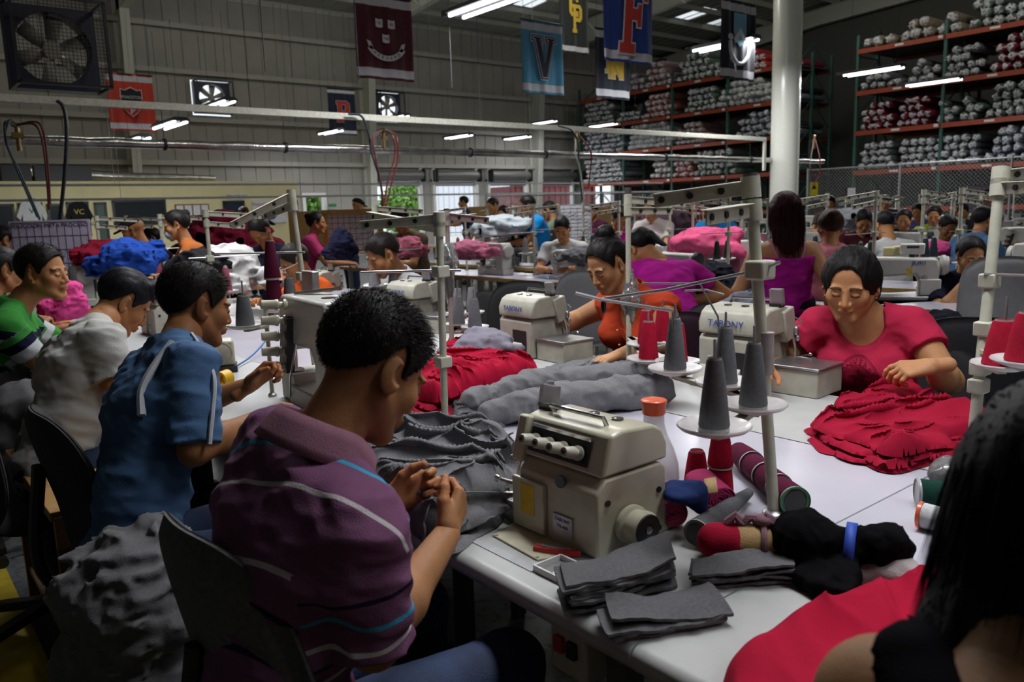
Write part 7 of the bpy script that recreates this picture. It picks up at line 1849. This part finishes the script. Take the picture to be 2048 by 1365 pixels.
# ---------------------------------------------------------------- the row on the left
C_PUR = (0.20, 0.085, 0.165); C_W = (0.62, 0.58, 0.60); C_N = (0.02, 0.018, 0.05); C_CY = (0.05, 0.36, 0.58)
polo = stripe_mat('purple_polo', C_PUR, [(.035, .042, C_CY), (.105, .113, C_W), (.165, .171, C_N), (.215, .222, C_W), (.265, .271, C_N), (.31, .316, C_N), (.36, .368, C_CY), (.41, .417, C_W), (.46, .466, C_N), (.50, .507, C_W),
    (1.075, 1.081, C_N), (1.12, 1.129, C_CY), (1.165, 1.172, C_W), (1.205, 1.211, C_N), (1.238, 1.245, C_W)])
nk = (.560, 1.205, 1.075); hd_ = (.668, 1.208, 1.186)
denim = mat('denim', (0.025, 0.045, 0.11), 0.8, 0, 0.35, 14, 0.4, 300)
t, Hm, inf = person('seated man in purple polo with white and light blue stripes sewing grey cloth', (.46, 1.24, .60), nk, hd_, 0, (2, 36, 0), ('polo_shirt', polo), hair='short', strands=9000,
   R=((.56, 1.065, .775), (.785, 1.18, .858)), L=((.66, 1.53, .84), (.785, 1.385, .868)), shw=.35, fat=.0, tilt=(.85, -.45), shoff=(.02, -.01), skin=(0.42, 0.20, 0.09), sc=.96, sleeve=.92, h=.006, hh=.0024, hd=.0022,
   palmR=(-.1, .9, .35), palmL=(0, -.75, .3), hdR=(.72, .42, .50), hdL=(.80, -.45, .25), curlR=(48, 52, 58, 62), curlL=(40, 46, 52, 58), thumbR=(.75, .9, -.35), thumbL=(.75, .9, -.35), seed=4, folds=.0095,
   knees=((.86, 1.10, .60), (.86, 1.42, .60)), pantsmat=denim)
neck_collar(t, inf, np.array(nk), np.array(hd_), cloth('collar_mauve', (0.33, 0.16, 0.22)), r=.070, fat=.012)
m = MB(); w0 = np.array([.76, 1.402, .866])-inf['o0']; dd = nrm(inf['shL'][2]-inf['shL'][1]); m.lathe([(0, .034), (.1, .0365), (.9, .0365), (1, .034)], w0-dd*.02, w0+dd*.012, 24); m.build('watch_strap', M_black, t)

blueb = mat('cloth_blue_tshirt', (0.06, 0.14, 0.29), 0.85, 0, 0.07, 25, 0.35, 420, sheen=0)
person_blue, Hm, inf = person('seated man in blue T-shirt with white shoulder piping, seen from behind', (.46, 2.16, .58), (.65, 2.28, 1.10), (.745, 2.36, 1.205), 0, (2, 16, 0), ('tshirt', blueb), hair='short', strands=5000,
   R=((.60, 2.03, .875), (.83, 2.12, .905)), L=((.70, 2.5, .87), (.865, 2.33, .955)), curlR=(50, 50, 55, 60), sc=.94, shw=.35, fat=.0, skin=SKD, sleeve=.86, h=.007, hh=.0028, hd=.0026, palmL=(.2, -.8, -.3), hdL=(.6, -.2, .45), curlL=(50, 50, 55, 60), seed=9, folds=.010,
   knees=((.80, 1.98, .57), (.80, 2.3, .57)), hemz=.14)
# piping bands: thin tubes lying on the sleeve and the back of the shoulder
M_pip = cloth('pale_piping', (0.52, 0.55, 0.60))
def band_on(t, inf, pts, name, mt, w=.012):
    m = MB(); P = catmull(np.array(pts), 8); m.tube(P-inf['o0'], w, 6); return m.build(name, mt, t)
sh, e, w = inf['shR']; rt, fw, up = inf['rt'], inf['fw'], inf['up']; u = nrm(e-sh); sd_ = nrm(rt-u*np.dot(rt, u)); fr_ = np.cross(u, sd_)
if np.dot(fr_, fw) < 0: fr_ = -fr_
band_on(person_blue, inf, [np.array([.67, 2.19, 1.15]), sh+up*.062-rt*.02+fr_*.012, sh+sd_*.058+u*.03+fr_*.03, sh+sd_*.067+u*.12+fr_*.022, sh+sd_*.067+u*.17+fr_*.016, sh+sd_*.064+u*.205+fr_*.014], 'shoulder_piping', M_pip, .006)
band_on(person_blue, inf, [sh+up*.062-rt*.05-fw*.045, sh-rt*.045-fw*.083-up*.02, sh-rt*.04-fw*.099-up*.08, sh-rt*.02-fw*.094-up*.14], 'back_piping', M_pip, .011)

whitet = cloth('white_tshirt', (0.50, 0.50, 0.47))
person('seated man in loose white T-shirt with slicked black hair, bent over his work', (.47, 3.22, .57), (.665, 3.33, 1.055), (.80, 3.42, 1.135), 0, (-3, 42, 0), ('tshirt', whitet), hair='slick', strands=3500, hairc=(0.008, 0.008, 0.011),
   R=((.66, 3.10, .885), (.87, 3.25, .905)), L=((.76, 3.58, .87), (.95, 3.42, .89)), shw=.38, fat=.008, skin=SK, sleeve=.85, h=.008, hh=.0032, hd=.0035, seed=13, folds=.010, hemz=.12)
G1 = (0.045, 0.25, 0.045); GW = (0.45, 0.48, 0.50); GN = (0.008, 0.01, 0.03)
greenp = stripe_mat('green_striped', G1, [(.075, .115, GN), (.115, .165, GW), (.235, .275, GN), (.275, .315, GW), (.37, .40, GN), (.40, .43, GW), (.47, .5, GN), (1.055, 1.10, GN), (1.10, 1.15, GW), (1.21, 1.25, GN)])
nk = np.array((.52, 4.16, 1.085)); hd_ = np.array((.645, 4.13, 1.235))
t, Hm, inf = person('seated man in green, navy and white striped polo looking to the right', (.38, 4.18, .58), nk, hd_, -12, (-30, 4, 0), ('polo_shirt', greenp), hair='short', strands=2500, R=((.55, 3.98, .87), (.80, 4.05, .90)), L=((.72, 4.36, .87), (.9, 4.2, .95)),
   shw=.38, skin=SK, sleeve=.8, h=.009, hh=.0034, hd=.004, seed=17, openeyes=True)
neck_collar(t, inf, nk, hd_, cloth('green_collar', (0.05, 0.28, 0.06)), r=.062)
person('seated woman with a black bun and hoop earring in dark red top, far left', (.35, 5.0, .58), (.50, 5.02, 1.07), (.60, 5.05, 1.21), 0, (8, 12), ('blouse', cloth('maroon', (0.16, 0.012, 0.02))), hair='bun', hairc=(0.01, 0.008, 0.008), skin=SK, female=True, h=.010, hh=.005, hd=.006, seed=20, strands=800)

# ---------------------------------------------------------------- the row on the right
pinkm = cloth('pink_tshirt', (0.46, 0.022, 0.065))
nkp = np.array((2.78, 1.42, 1.045)); hdp = np.array((2.70, 1.43, 1.155))
t, Hm, infp = person('seated woman in pink T-shirt with round printed emblem looking down', (2.93, 1.44, .58), nkp, hdp, 196, (2, 20, 2), ('tshirt', pinkm), hair='loose', strands=4500, hairc=(0.01, 0.009, 0.009), skin=(0.46, 0.225, 0.105), female=True, fat=.014,
   R=((2.66, 1.70, .83), (2.45, 1.60, .87)), L=((2.74, 1.10, .85), (2.53, 1.065, .935)), shw=.33, shdrop=.06, sleeve=.42, scoop=((0, .085, .015), (.10, .10, .115)), neckcut=(.085, .01), h=.007, hh=.0026, hd=.0028, seed=23, palmL=(.35, .3, -.8), hdL=(-.62, .62, -.1), curlL=(25, 35, 42, 46), thumbL=(.5, .8, -.4), folds=.005, wide=1.06)
for s_x in (-1, 1):
    m = MB(); c = Hm @ np.array([s_x*.085, -.004, -.044])+hdp-infp['o0']; m.ell(c, (.006, .006, .008)); m.build('earring', mat('gold', (.7, .5, .2), .25, 1), t)
M_emb = cloth('emblem_dark', (0.20, 0.012, 0.04))
# printed emblem on the chest: laid on the shirt surface by shrinkwrap-like projection
def emblem(t, inf, center, mt, txt1, txt2, rad=.085):
    rt, fw, up = inf['rt'], inf['fw'], inf['up']; B_ = np.stack([-rt, up, fw], 1)
    sh_o = [c for c in t.children if c.name.startswith('tshirt')][0]
    from mathutils.bvhtree import BVHTree
    me = sh_o.data; bv = BVHTree.FromPolygons([v.co for v in me.vertices], [tuple(p.vertices) for p in me.polygons])
    c = np.array(center)-inf['o0']; dirv = Vector(-fw)
    def proj(a, b, lift=.0022):
        p = c-rt*a*1.0*-1*-1+up*b; p = c+(-rt)*a+up*b+fw*.2
        hit = bv.ray_cast(Vector(p), dirv, 1.0)
        if hit[0] is None: return None
        return np.array(hit[0])+fw*lift
    def flat(me2, name):
        ok = True
        for v in me2.vertices:
            q = proj(v.co.x, v.co.y, .0022+v.co.z)
            if q is None: ok = False; continue
            v.co = Vector(q)
        me2.materials.clear(); me2.materials.append(mt); o = bpy.data.objects.new(name, me2); COL.objects.link(o); o.parent = t
    m = MB()
    for rr, wd in ((rad, .0022), (rad*.93, .0012), (rad*.58, .0016)):
        n = 80; V = []
        for i in range(n):
            a = 2*PI*i/n; V += [(rr*math.cos(a), rr*math.sin(a), 0), ((rr+wd)*math.cos(a), (rr+wd)*math.sin(a), 0)]
        m.add(V, [[2*i, 2*i+1, (2*i+3) % (2*n), (2*i+2) % (2*n)] for i in range(n)])
    st = []
    for k in range(10):
        a = PI/2+k*PI/5; q = .036 if k % 2 == 0 else .015; st.append((q*math.cos(a), q*math.sin(a), 0))
    m.add([(0, 0, 0)]+st, [[0, 1+k, 1+(k+1) % 10] for k in range(10)])
    o = m.build('printed_emblem', mt); me2 = o.data; bpy.data.objects.remove(o); flat(me2, 'printed_emblem')
    for s, r0, a0, step, sz, fl in ((txt1, rad*.74, 155, -18.5, .024, 1), (txt2, rad*.80, 228, 13.5, .020, -1)):
        for i, ch in enumerate(s):
            if ch == ' ': continue
            o = text_obj('printed_letter', ch, sz, mt, None, (0, 0, 0), extrude=0); me2 = o.data; bpy.data.objects.remove(o)
            a = math.radians(a0+step*i); rot_ = (a-PI/2) if fl > 0 else (a+PI/2)
            for v in me2.vertices:
                x, y = v.co.x, v.co.y; v.co = Vector((x*math.cos(rot_)-y*math.sin(rot_)+r0*math.cos(a), x*math.sin(rot_)+y*math.cos(rot_)+r0*math.sin(a), 0))
            flat(me2, 'printed_letter')
emblem(t, infp, nkp-infp['up']*.185, M_emb, 'CONVERSE', 'ALL STAR', .075)

orm = cloth('orange_blouse', (0.47, 0.055, 0.02))
nk = np.array((2.80, 2.56, 1.045)); hd_ = np.array((2.685, 2.60, 1.185))
t, Hm, inf = person('seated woman in sleeveless orange-red blouse with black topknot', (2.95, 2.55, .58), nk, hd_, 184, (-6, 30, -3), ('blouse', orm), hair='highbun', strands=2500, hairc=(0.01, 0.008, 0.008), skin=SKL, female=True, fat=.018,
   R=((2.72, 2.86, .90), (2.50, 2.80, .90)), L=((2.72, 2.30, .85), (2.47, 2.33, .825)), shw=.36, sleeve=.06, scoop=((0, .09, -.02), (.035, .08, .12)), neckcut=(.070, .01), h=.007, hh=.003, hd=.003, seed=29, palmL=(0, 0, -1), curlL=(12, 14, 16, 20), folds=.005)
neck_collar(t, inf, nk, hd_, orm, r=.072)
m = MB()
for k in range(4): m.ell(nk-inf['up']*(.12+.07*k)+inf['fw']*(.150+.012*k)-inf['o0'], (.005, .005, .005))
m.build('buttons', mat('button', (.6, .45, .3), .4), t)
magm = cloth('magenta', (0.42, 0.012, 0.26))
t, Hm, inf = person('standing woman in magenta strap top seen from behind, dark red hair', (4.38, 2.74, .84), (4.37, 2.74, 1.22), (4.37, 2.75, 1.385), 48, (10, 4), ('camisole', magm), hair='long', strands=5000, hairc=(0.045, 0.010, 0.012), skin=(0.40, 0.19, 0.09), female=True,
   standing=True, shw=.33, sc=.97, tank=True, poleR=(-.6, -.8, 0), poleL=(-1, -.2, 0), R=(None, (4.53, 2.52, .74)), L=(None, (4.19, 2.93, .72)), h=.008, hh=.004, hd=.005, seed=31, hemz=.08, fat=.006,
   pantsmat=stripe_mat('plaid', (0.012, 0.01, 0.02), [(k*.05, k*.05+.018, (0.22, 0.01, 0.12)) for k in range(0, 14)], 0, 1.0))
up, rt, fw, o0 = inf['up'], inf['rt'], inf['fw'], inf['o0']
for s_ in (-1, 1):
    m = MB(); nk_ = np.array((4.37, 2.74, 1.22)); m.tube(np.array([nk_-up*.115-fw*.118+rt*s_*.065, nk_-up*.06-fw*.110+rt*s_*.085, nk_-up*.005-fw*.055+rt*s_*.095, nk_+up*.008+rt*s_*.095, nk_-up*.06+fw*.085+rt*s_*.08])-o0, .005, 6, smooth=5); m.build('strap', cloth('strap_pale', (0.6, 0.2, 0.42)), t)
person('seated woman in bright magenta top bending forward away from the camera', atD(1352, 690, 4.7), atD(1318, 528, 4.95), atD(1283, 500, 5.0), 60, (25, 50), ('tshirt', magm), hair='tail', hairc=(0.008, 0.008, 0.009), skin=SK, female=True, h=.010, hh=.006, hd=.007, seed=33, fat=.02, R=(None, atD(1385, 600, 4.9)), L=(None, atD(1270, 600, 5.1)), sleeve=.5, strands=600)
stm = stripe_mat('white_blue_striped', (0.50, 0.52, 0.53), [(.09, .15, (0.03, 0.08, 0.27)), (.30, .36, (0.03, 0.08, 0.27)), (1.04, 1.12, (0.03, 0.08, 0.27))])
nk = np.array((2.72, 4.48, 1.05)); hd_ = np.array((2.56, 4.42, 1.195))
t, Hm, inf = person('seated man in white and blue broad-striped polo bending to the left', (2.95, 4.45, .57), nk, hd_, 168, (5, 30), ('polo_shirt', stm), hair='short', strands=1500, skin=SKD, h=.009, hh=.0045, hd=.005, seed=37, R=((2.55, 4.72, .92), (2.30, 4.9, .92)), L=((2.55, 4.16, .91), (2.20, 4.25, .90)), shw=.38, sleeve=.8, hemz=.12, sc=1.05)
neck_collar(t, inf, nk, hd_, cloth('white_collar', (0.5, 0.52, 0.53)), r=.066)
t, Hm, inf = person('seated man in orange T-shirt with white glasses working on the left', (2.62, 5.30, .55), (2.42, 5.24, 1.03), (2.28, 5.12, 1.145), 175, (2, 28), ('tshirt', cloth('orange', (0.62, 0.10, 0.015))), hair='short', strands=1200, skin=SKD, h=.009, hh=.0045, hd=.005, seed=41, R=(None, (2.1, 5.3, .88)), L=(None, (2.1, 4.9, .88)), sleeve=.8, sc=.98)
m = MB(); o_ = np.array((2.28, 5.12, 1.145))-inf['o0']
for s_ in (-1, 1):
    q = [Hm @ np.array(p)+o_ for p in ((s_*.048, .097, .014), (s_*.016, .102, .014), (s_*.016, .102, -.014), (s_*.048, .097, -.014), (s_*.048, .097, .014))]; m.tube(q, .0022, 5)
    m.tube([Hm @ np.array(p)+o_ for p in ((s_*.05, .095, .012), (s_*.08, .04, .01), (s_*.083, -.02, .005))], .002, 5)
m.build('glasses', M_white, t)

# ---------------------------------------------------------------- nearest woman, at the right edge, out of focus
nk = np.array((.60, .19, 1.05)); hd_ = atD(2195, 1040, .665)
t, Hm, inf = person('dark-haired woman close to the camera at the right edge, out of focus', (.36, .12, .56), nk, hd_, 0, (0, 6), ('top', cloth('black_top', (0.006, 0.006, 0.008), spec=.03)), scoop=((-.125, .02, -.03), (.078, .15, .14)), neckcut=(.02, .0), hair='verylong', strands=4000, hairc=(0.006, 0.006, 0.008), skin=(0.34, 0.18, 0.09), female=True,
   L=((.60, .30, .80), (.84, .14, .83)), R=((.6, -.2, .86), (.9, -.05, .86)), sleeve=-.25, h=.008, hh=.004, hd=.005, seed=43, shw=.31, shdrop=.09, shs=(None, (.615, .287, 1.032)))
# ---------------------------------------------------------------- people in the rows behind
def crowd(label, px, py, dep, az, col, hair='short', female=False, skin=SK, pitch=20, hz=0, stand=None, mask=False, cap=None, lean=.12, hairc=(0.010, 0.008, 0.008), pants=(.02, .03, .06), R=None, L=None, fine=1.0, shirt=None, sc=.95, seed=None):
    hp = atD(px, py, dep); f = azv(az); st = (hp[2] > 1.33) if stand is None else stand
    up_ = np.array([0, 0, 1.0]); nk = hp-f*(.05+.07*math.sin(math.radians(pitch)))-up_*.145*sc; pz = .84*sc if st else .56; tl = nk[2]-pz; ll = max(lean, 0)
    if tl > .50 and not st: pz = nk[2]-.47
    if tl < .34: pz = max(nk[2]-.36, .3) if not st else pz; ll = .3
    pv = np.array([nk[0]-f[0]*ll, nk[1]-f[1]*ll, pz]); r = np.array([f[1], -f[0], 0.0])
    if R is None: R = (None, nk+f*.36+r*.12-up_*(.24 if not st else .30))
    if L is None: L = (None, nk+f*.36-r*.12-up_*(.24 if not st else .30))
    hb = .016 if dep > 8 else .013
    t, Hm, inf = person(label, pv, nk, hp, az, (hz, pitch), ('shirt', shirt or cloth('shirt_%02d%02d%02d' % tuple(int(q*99) for q in col), col)), hair=hair, hairc=hairc, skin=skin, female=female, standing=st, R=R, L=L, h=hb*fine, hh=.0075*fine, hd=.009*fine, sc=sc, pants=pants, seed=seed or int(px), folds=.006, shw=.34 if female else .37, sleeve=.6)
    if mask:
        m = MB().xf(Hm @ np.array([0, .075, -.055])*sc+hp-inf['o0'], Hm); m.ell((0, 0, 0), (.046, .035, .038)); m.build('face_mask', mat('mask_blue', (.35, .5, .62), .8), t, smooth=True)
    if cap:
        V, Fq = sdf_mesh([el((0, -.018, .055), (.086, .105, .078), k=.01), rc((0, .08, .06), (0, .135, .048), .045, .03, k=.01)], .008, lambda v, g: np.maximum(v, np.maximum(.042-g[..., 2]+g[..., 1]*0, np.abs(g[..., 2]-.05)*np.where(g[..., 1] > .09, 1, 0)-.008)))
        mesh_obj('cap', V*sc @ Hm.T+hp-inf['o0'], Fq, cloth('cap_dark', cap), t)
    return t
G = SKD
crowd('man in dark cap and grey T-shirt standing behind the chart board, facing left', 266, 462, 6.9, 150, (.05, .05, .05), None, skin=G, pitch=25, cap=(.015, .015, .018))
prt = stripe_mat('orange_black_print', (.40, .12, .03), [(.05+.06*k, .085+.06*k, (.01, .01, .012)) for k in range(8)]+[(1.02, 1.06, (.5, .35, .2))])
crowd('woman with blue face mask in orange and black print blouse', 352, 452, 6.4, 165, (.4, .1, .03), 'bun', True, SK, 15, mask=True, shirt=prt)
crowd('young man in white shirt standing near the dark office door', 487, 428, 14, 200, (.5, .5, .52)); crowd('person in grey-mauve top among the machines before the office windows', 302, 478, 8.8, 180, (.12, .10, .14), 'back', True)
crowd('woman in pink T-shirt with hair bun standing before the wooden partition', 634, 447, 8.6, -30, (.45, .04, .14), 'bun', True, SK, 5, stand=True); crowd('person in dark cap seen over the framed chart board', 716, 413, 12.5, 0, (.03, .03, .04), None, cap=(.015, .012, .012))
crowd('man in navy shirt standing before the second dock door', 926, 405, 16.0, 140, (.018, .03, .09), 'short', False, SK, 5, stand=True, lean=0); crowd('person in brown patterned top right of the striped-polo man', 800, 440, 7.8, 190, (.11, .07, .045), 'back', True, pitch=35)
crowd('woman in bright blue T-shirt standing at her machine before the fence', 1055, 412, 9.6, 150, (.01, .22, .55), 'back', True, G, 25, stand=True); crowd('dark-haired man in white shirt bending behind the cardboard box', 1124, 458, 8.0, 215, (.5, .5, .5), 'short', False, SK, 35)
crowd('woman in magenta top bending low, head left of the plastic-wrapped pole', 1240, 436, 8.2, 240, (.36, .012, .22), 'tail', True, SK, 50); crowd('worker with white sleeves and bare forearms behind the navy cones', 1300, 418, 8.8, 200, (.55, .5, .48), 'back', True, SKL, 30)
crowd('dark-shirted man beside the fence left of the blue-shirt woman', 985, 412, 12.5, 180, (.05, .05, .05)); crowd('person in purple top behind the pale cloth, before the fence', 1006, 428, 12, 200, (.06, .05, .16)); crowd('person in maroon top right of the tally board', 1182, 424, 11, 170, (.10, .02, .05), 'back', True)
crowd('person in sage green shirt beside the tally board', 1098, 422, 10.4, 120, (.18, .24, .16)); 
crowd('woman with streaked hair bun in pink top, back to the camera', 1660, 455, 5.6, 40, (.50, .16, .20), 'bun', True, SK, 12, hairc=(.03, .014, .008), fine=.75, stand=False)
crowd('man in dark maroon shirt bending at his work behind the streaked bun', 1728, 442, 8.6, 215, (.06, .012, .02), 'short', False, SK, 40); crowd('man in white T-shirt with a printed back, bending away', 1768, 452, 7.0, 60, (.42, .42, .42), 'short', False, SK, 35, fine=.8)
crowd('worker in fluorescent yellow-green vest', 1868, 432, 10, 200, (.42, .60, .03), 'back', True); crowd('dark-haired woman in white T-shirt looking down behind the pink heap', 1896, 455, 8.2, 225, (.5, .5, .5), 'back', True, G, 35, fine=.85)
crowd('man with white face mask in denim-blue shirt turned right', 1968, 442, 7.0, -25, (.06, .13, .26), 'short', False, SK, 12, mask=True, fine=.8); 
hp = atD(1942, 512, 5.2); crowd('woman in navy top with red sleeves, hand raised to her chin', 1942, 512, 5.2, 222, (.012, .014, .03), 'tail', True, SKL, 22, fine=.6, R=(None, hp+np.array([-.14, -.02, -.17])), L=(None, hp+np.array([-.20, -.20, -.26])), stand=False)
crowd('person in white shirt before the pale chart board at the right', 1975, 395, 13, 200, (.5, .5, .5)); crowd('worker in violet shirt under the white notice', 1835, 424, 12, 190, (.10, .08, .25)); crowd('worker in grey-violet shirt right of the pillar before the fence', 1770, 405, 13.5, 200, (.08, .08, .16))
crowd('person in dark teal top at the left edge behind the woman with the bun', 12, 482, 6.6, 0, (.01, .06, .08), 'back', True); crowd('person in dark red top at the left picture edge', 4, 540, 4.9, 0, (.16, .01, .02), 'back', True)
crowd('person with long black hair falling over the face behind the white garments', 520, 462, 6.6, 210, (.02, .02, .025), 'tail', True, SK, 55); crowd('person in dark red behind the large dark red heap', 437, 440, 10, 180, (.14, .01, .02)); crowd('dark-haired worker behind the office-side heap', 400, 452, 9.6, 200, (.10, .02, .03), 'back', True)
crowd('worker seated behind the standing magenta woman, brown top', 1660, 408, 12.5, 200, (.08, .05, .04)); crowd('dark-shirted worker between the pillar and the yellow-green vest', 1808, 440, 9.5, 200, (.03, .03, .035), 'back', True); crowd('worker in dark shirt before the near rack, left of the pale board', 1925, 425, 11.5, 200, (.03, .03, .04))
crowd('worker in bright blue cap sleeves bending behind the pink heap', 1425, 420, 8.6, 200, (.01, .20, .5), 'back', True, SK, 45)
# ================================================================== camera, world, view
cam = bpy.data.cameras.new('camera'); co = bpy.data.objects.new('camera', cam); COL.objects.link(co)
cam.sensor_width = 36; cam.lens = 36*F/2048.0; cam.clip_start = 0.05; cam.clip_end = 300
Mx = Matrix(((cr[0], cu[0], -cf[0], 0), (cr[1], cu[1], -cf[1], 0), (cr[2], cu[2], -cf[2], H), (0, 0, 0, 1)))
co.matrix_world = Mx
cam.dof.use_dof = True; cam.dof.focus_distance = 2.3; cam.dof.aperture_fstop = 5.6
SC.camera = co
w_ = bpy.data.worlds.new('sky'); SC.world = w_; w_.use_nodes = True
nt = w_.node_tree; bg = nt.nodes['Background']
sk = nt.nodes.new('ShaderNodeTexSky'); sk.sky_type = 'HOSEK_WILKIE'; sk.turbidity = 3.5; sk.ground_albedo = 0.4
sk.sun_direction = (0.3, -0.5, 0.8)
mixn = nt.nodes.new('ShaderNodeMixRGB'); mixn.inputs['Fac'].default_value = 0.8; mixn.inputs['Color2'].default_value = (0.9, 0.95, 1.0, 1)
nt.links.new(sk.outputs['Color'], mixn.inputs['Color1']); nt.links.new(mixn.outputs['Color'], bg.inputs['Color']); bg.inputs['Strength'].default_value = 2.6
sl = bpy.data.lights.new('sun', 'SUN'); sl.energy = 2.5; sl.angle = 0.01; so = bpy.data.objects.new('sun', sl); COL.objects.link(so)
so.rotation_euler = (math.radians(38), math.radians(15), 0)
SC.view_settings.view_transform = 'Standard'; SC.view_settings.look = 'None'; SC.view_settings.gamma = 1
SC.view_settings.exposure = EXPO; SC.view_settings.use_curve_mapping = False
SC.cycles.max_bounces = 6; SC.cycles.diffuse_bounces = 3; SC.cycles.glossy_bounces = 3; SC.cycles.transmission_bounces = 5
SC.cycles.transparent_max_bounces = 8; SC.cycles.sample_clamp_indirect = 4; SC.cycles.caustics_reflective = False; SC.cycles.caustics_refractive = False
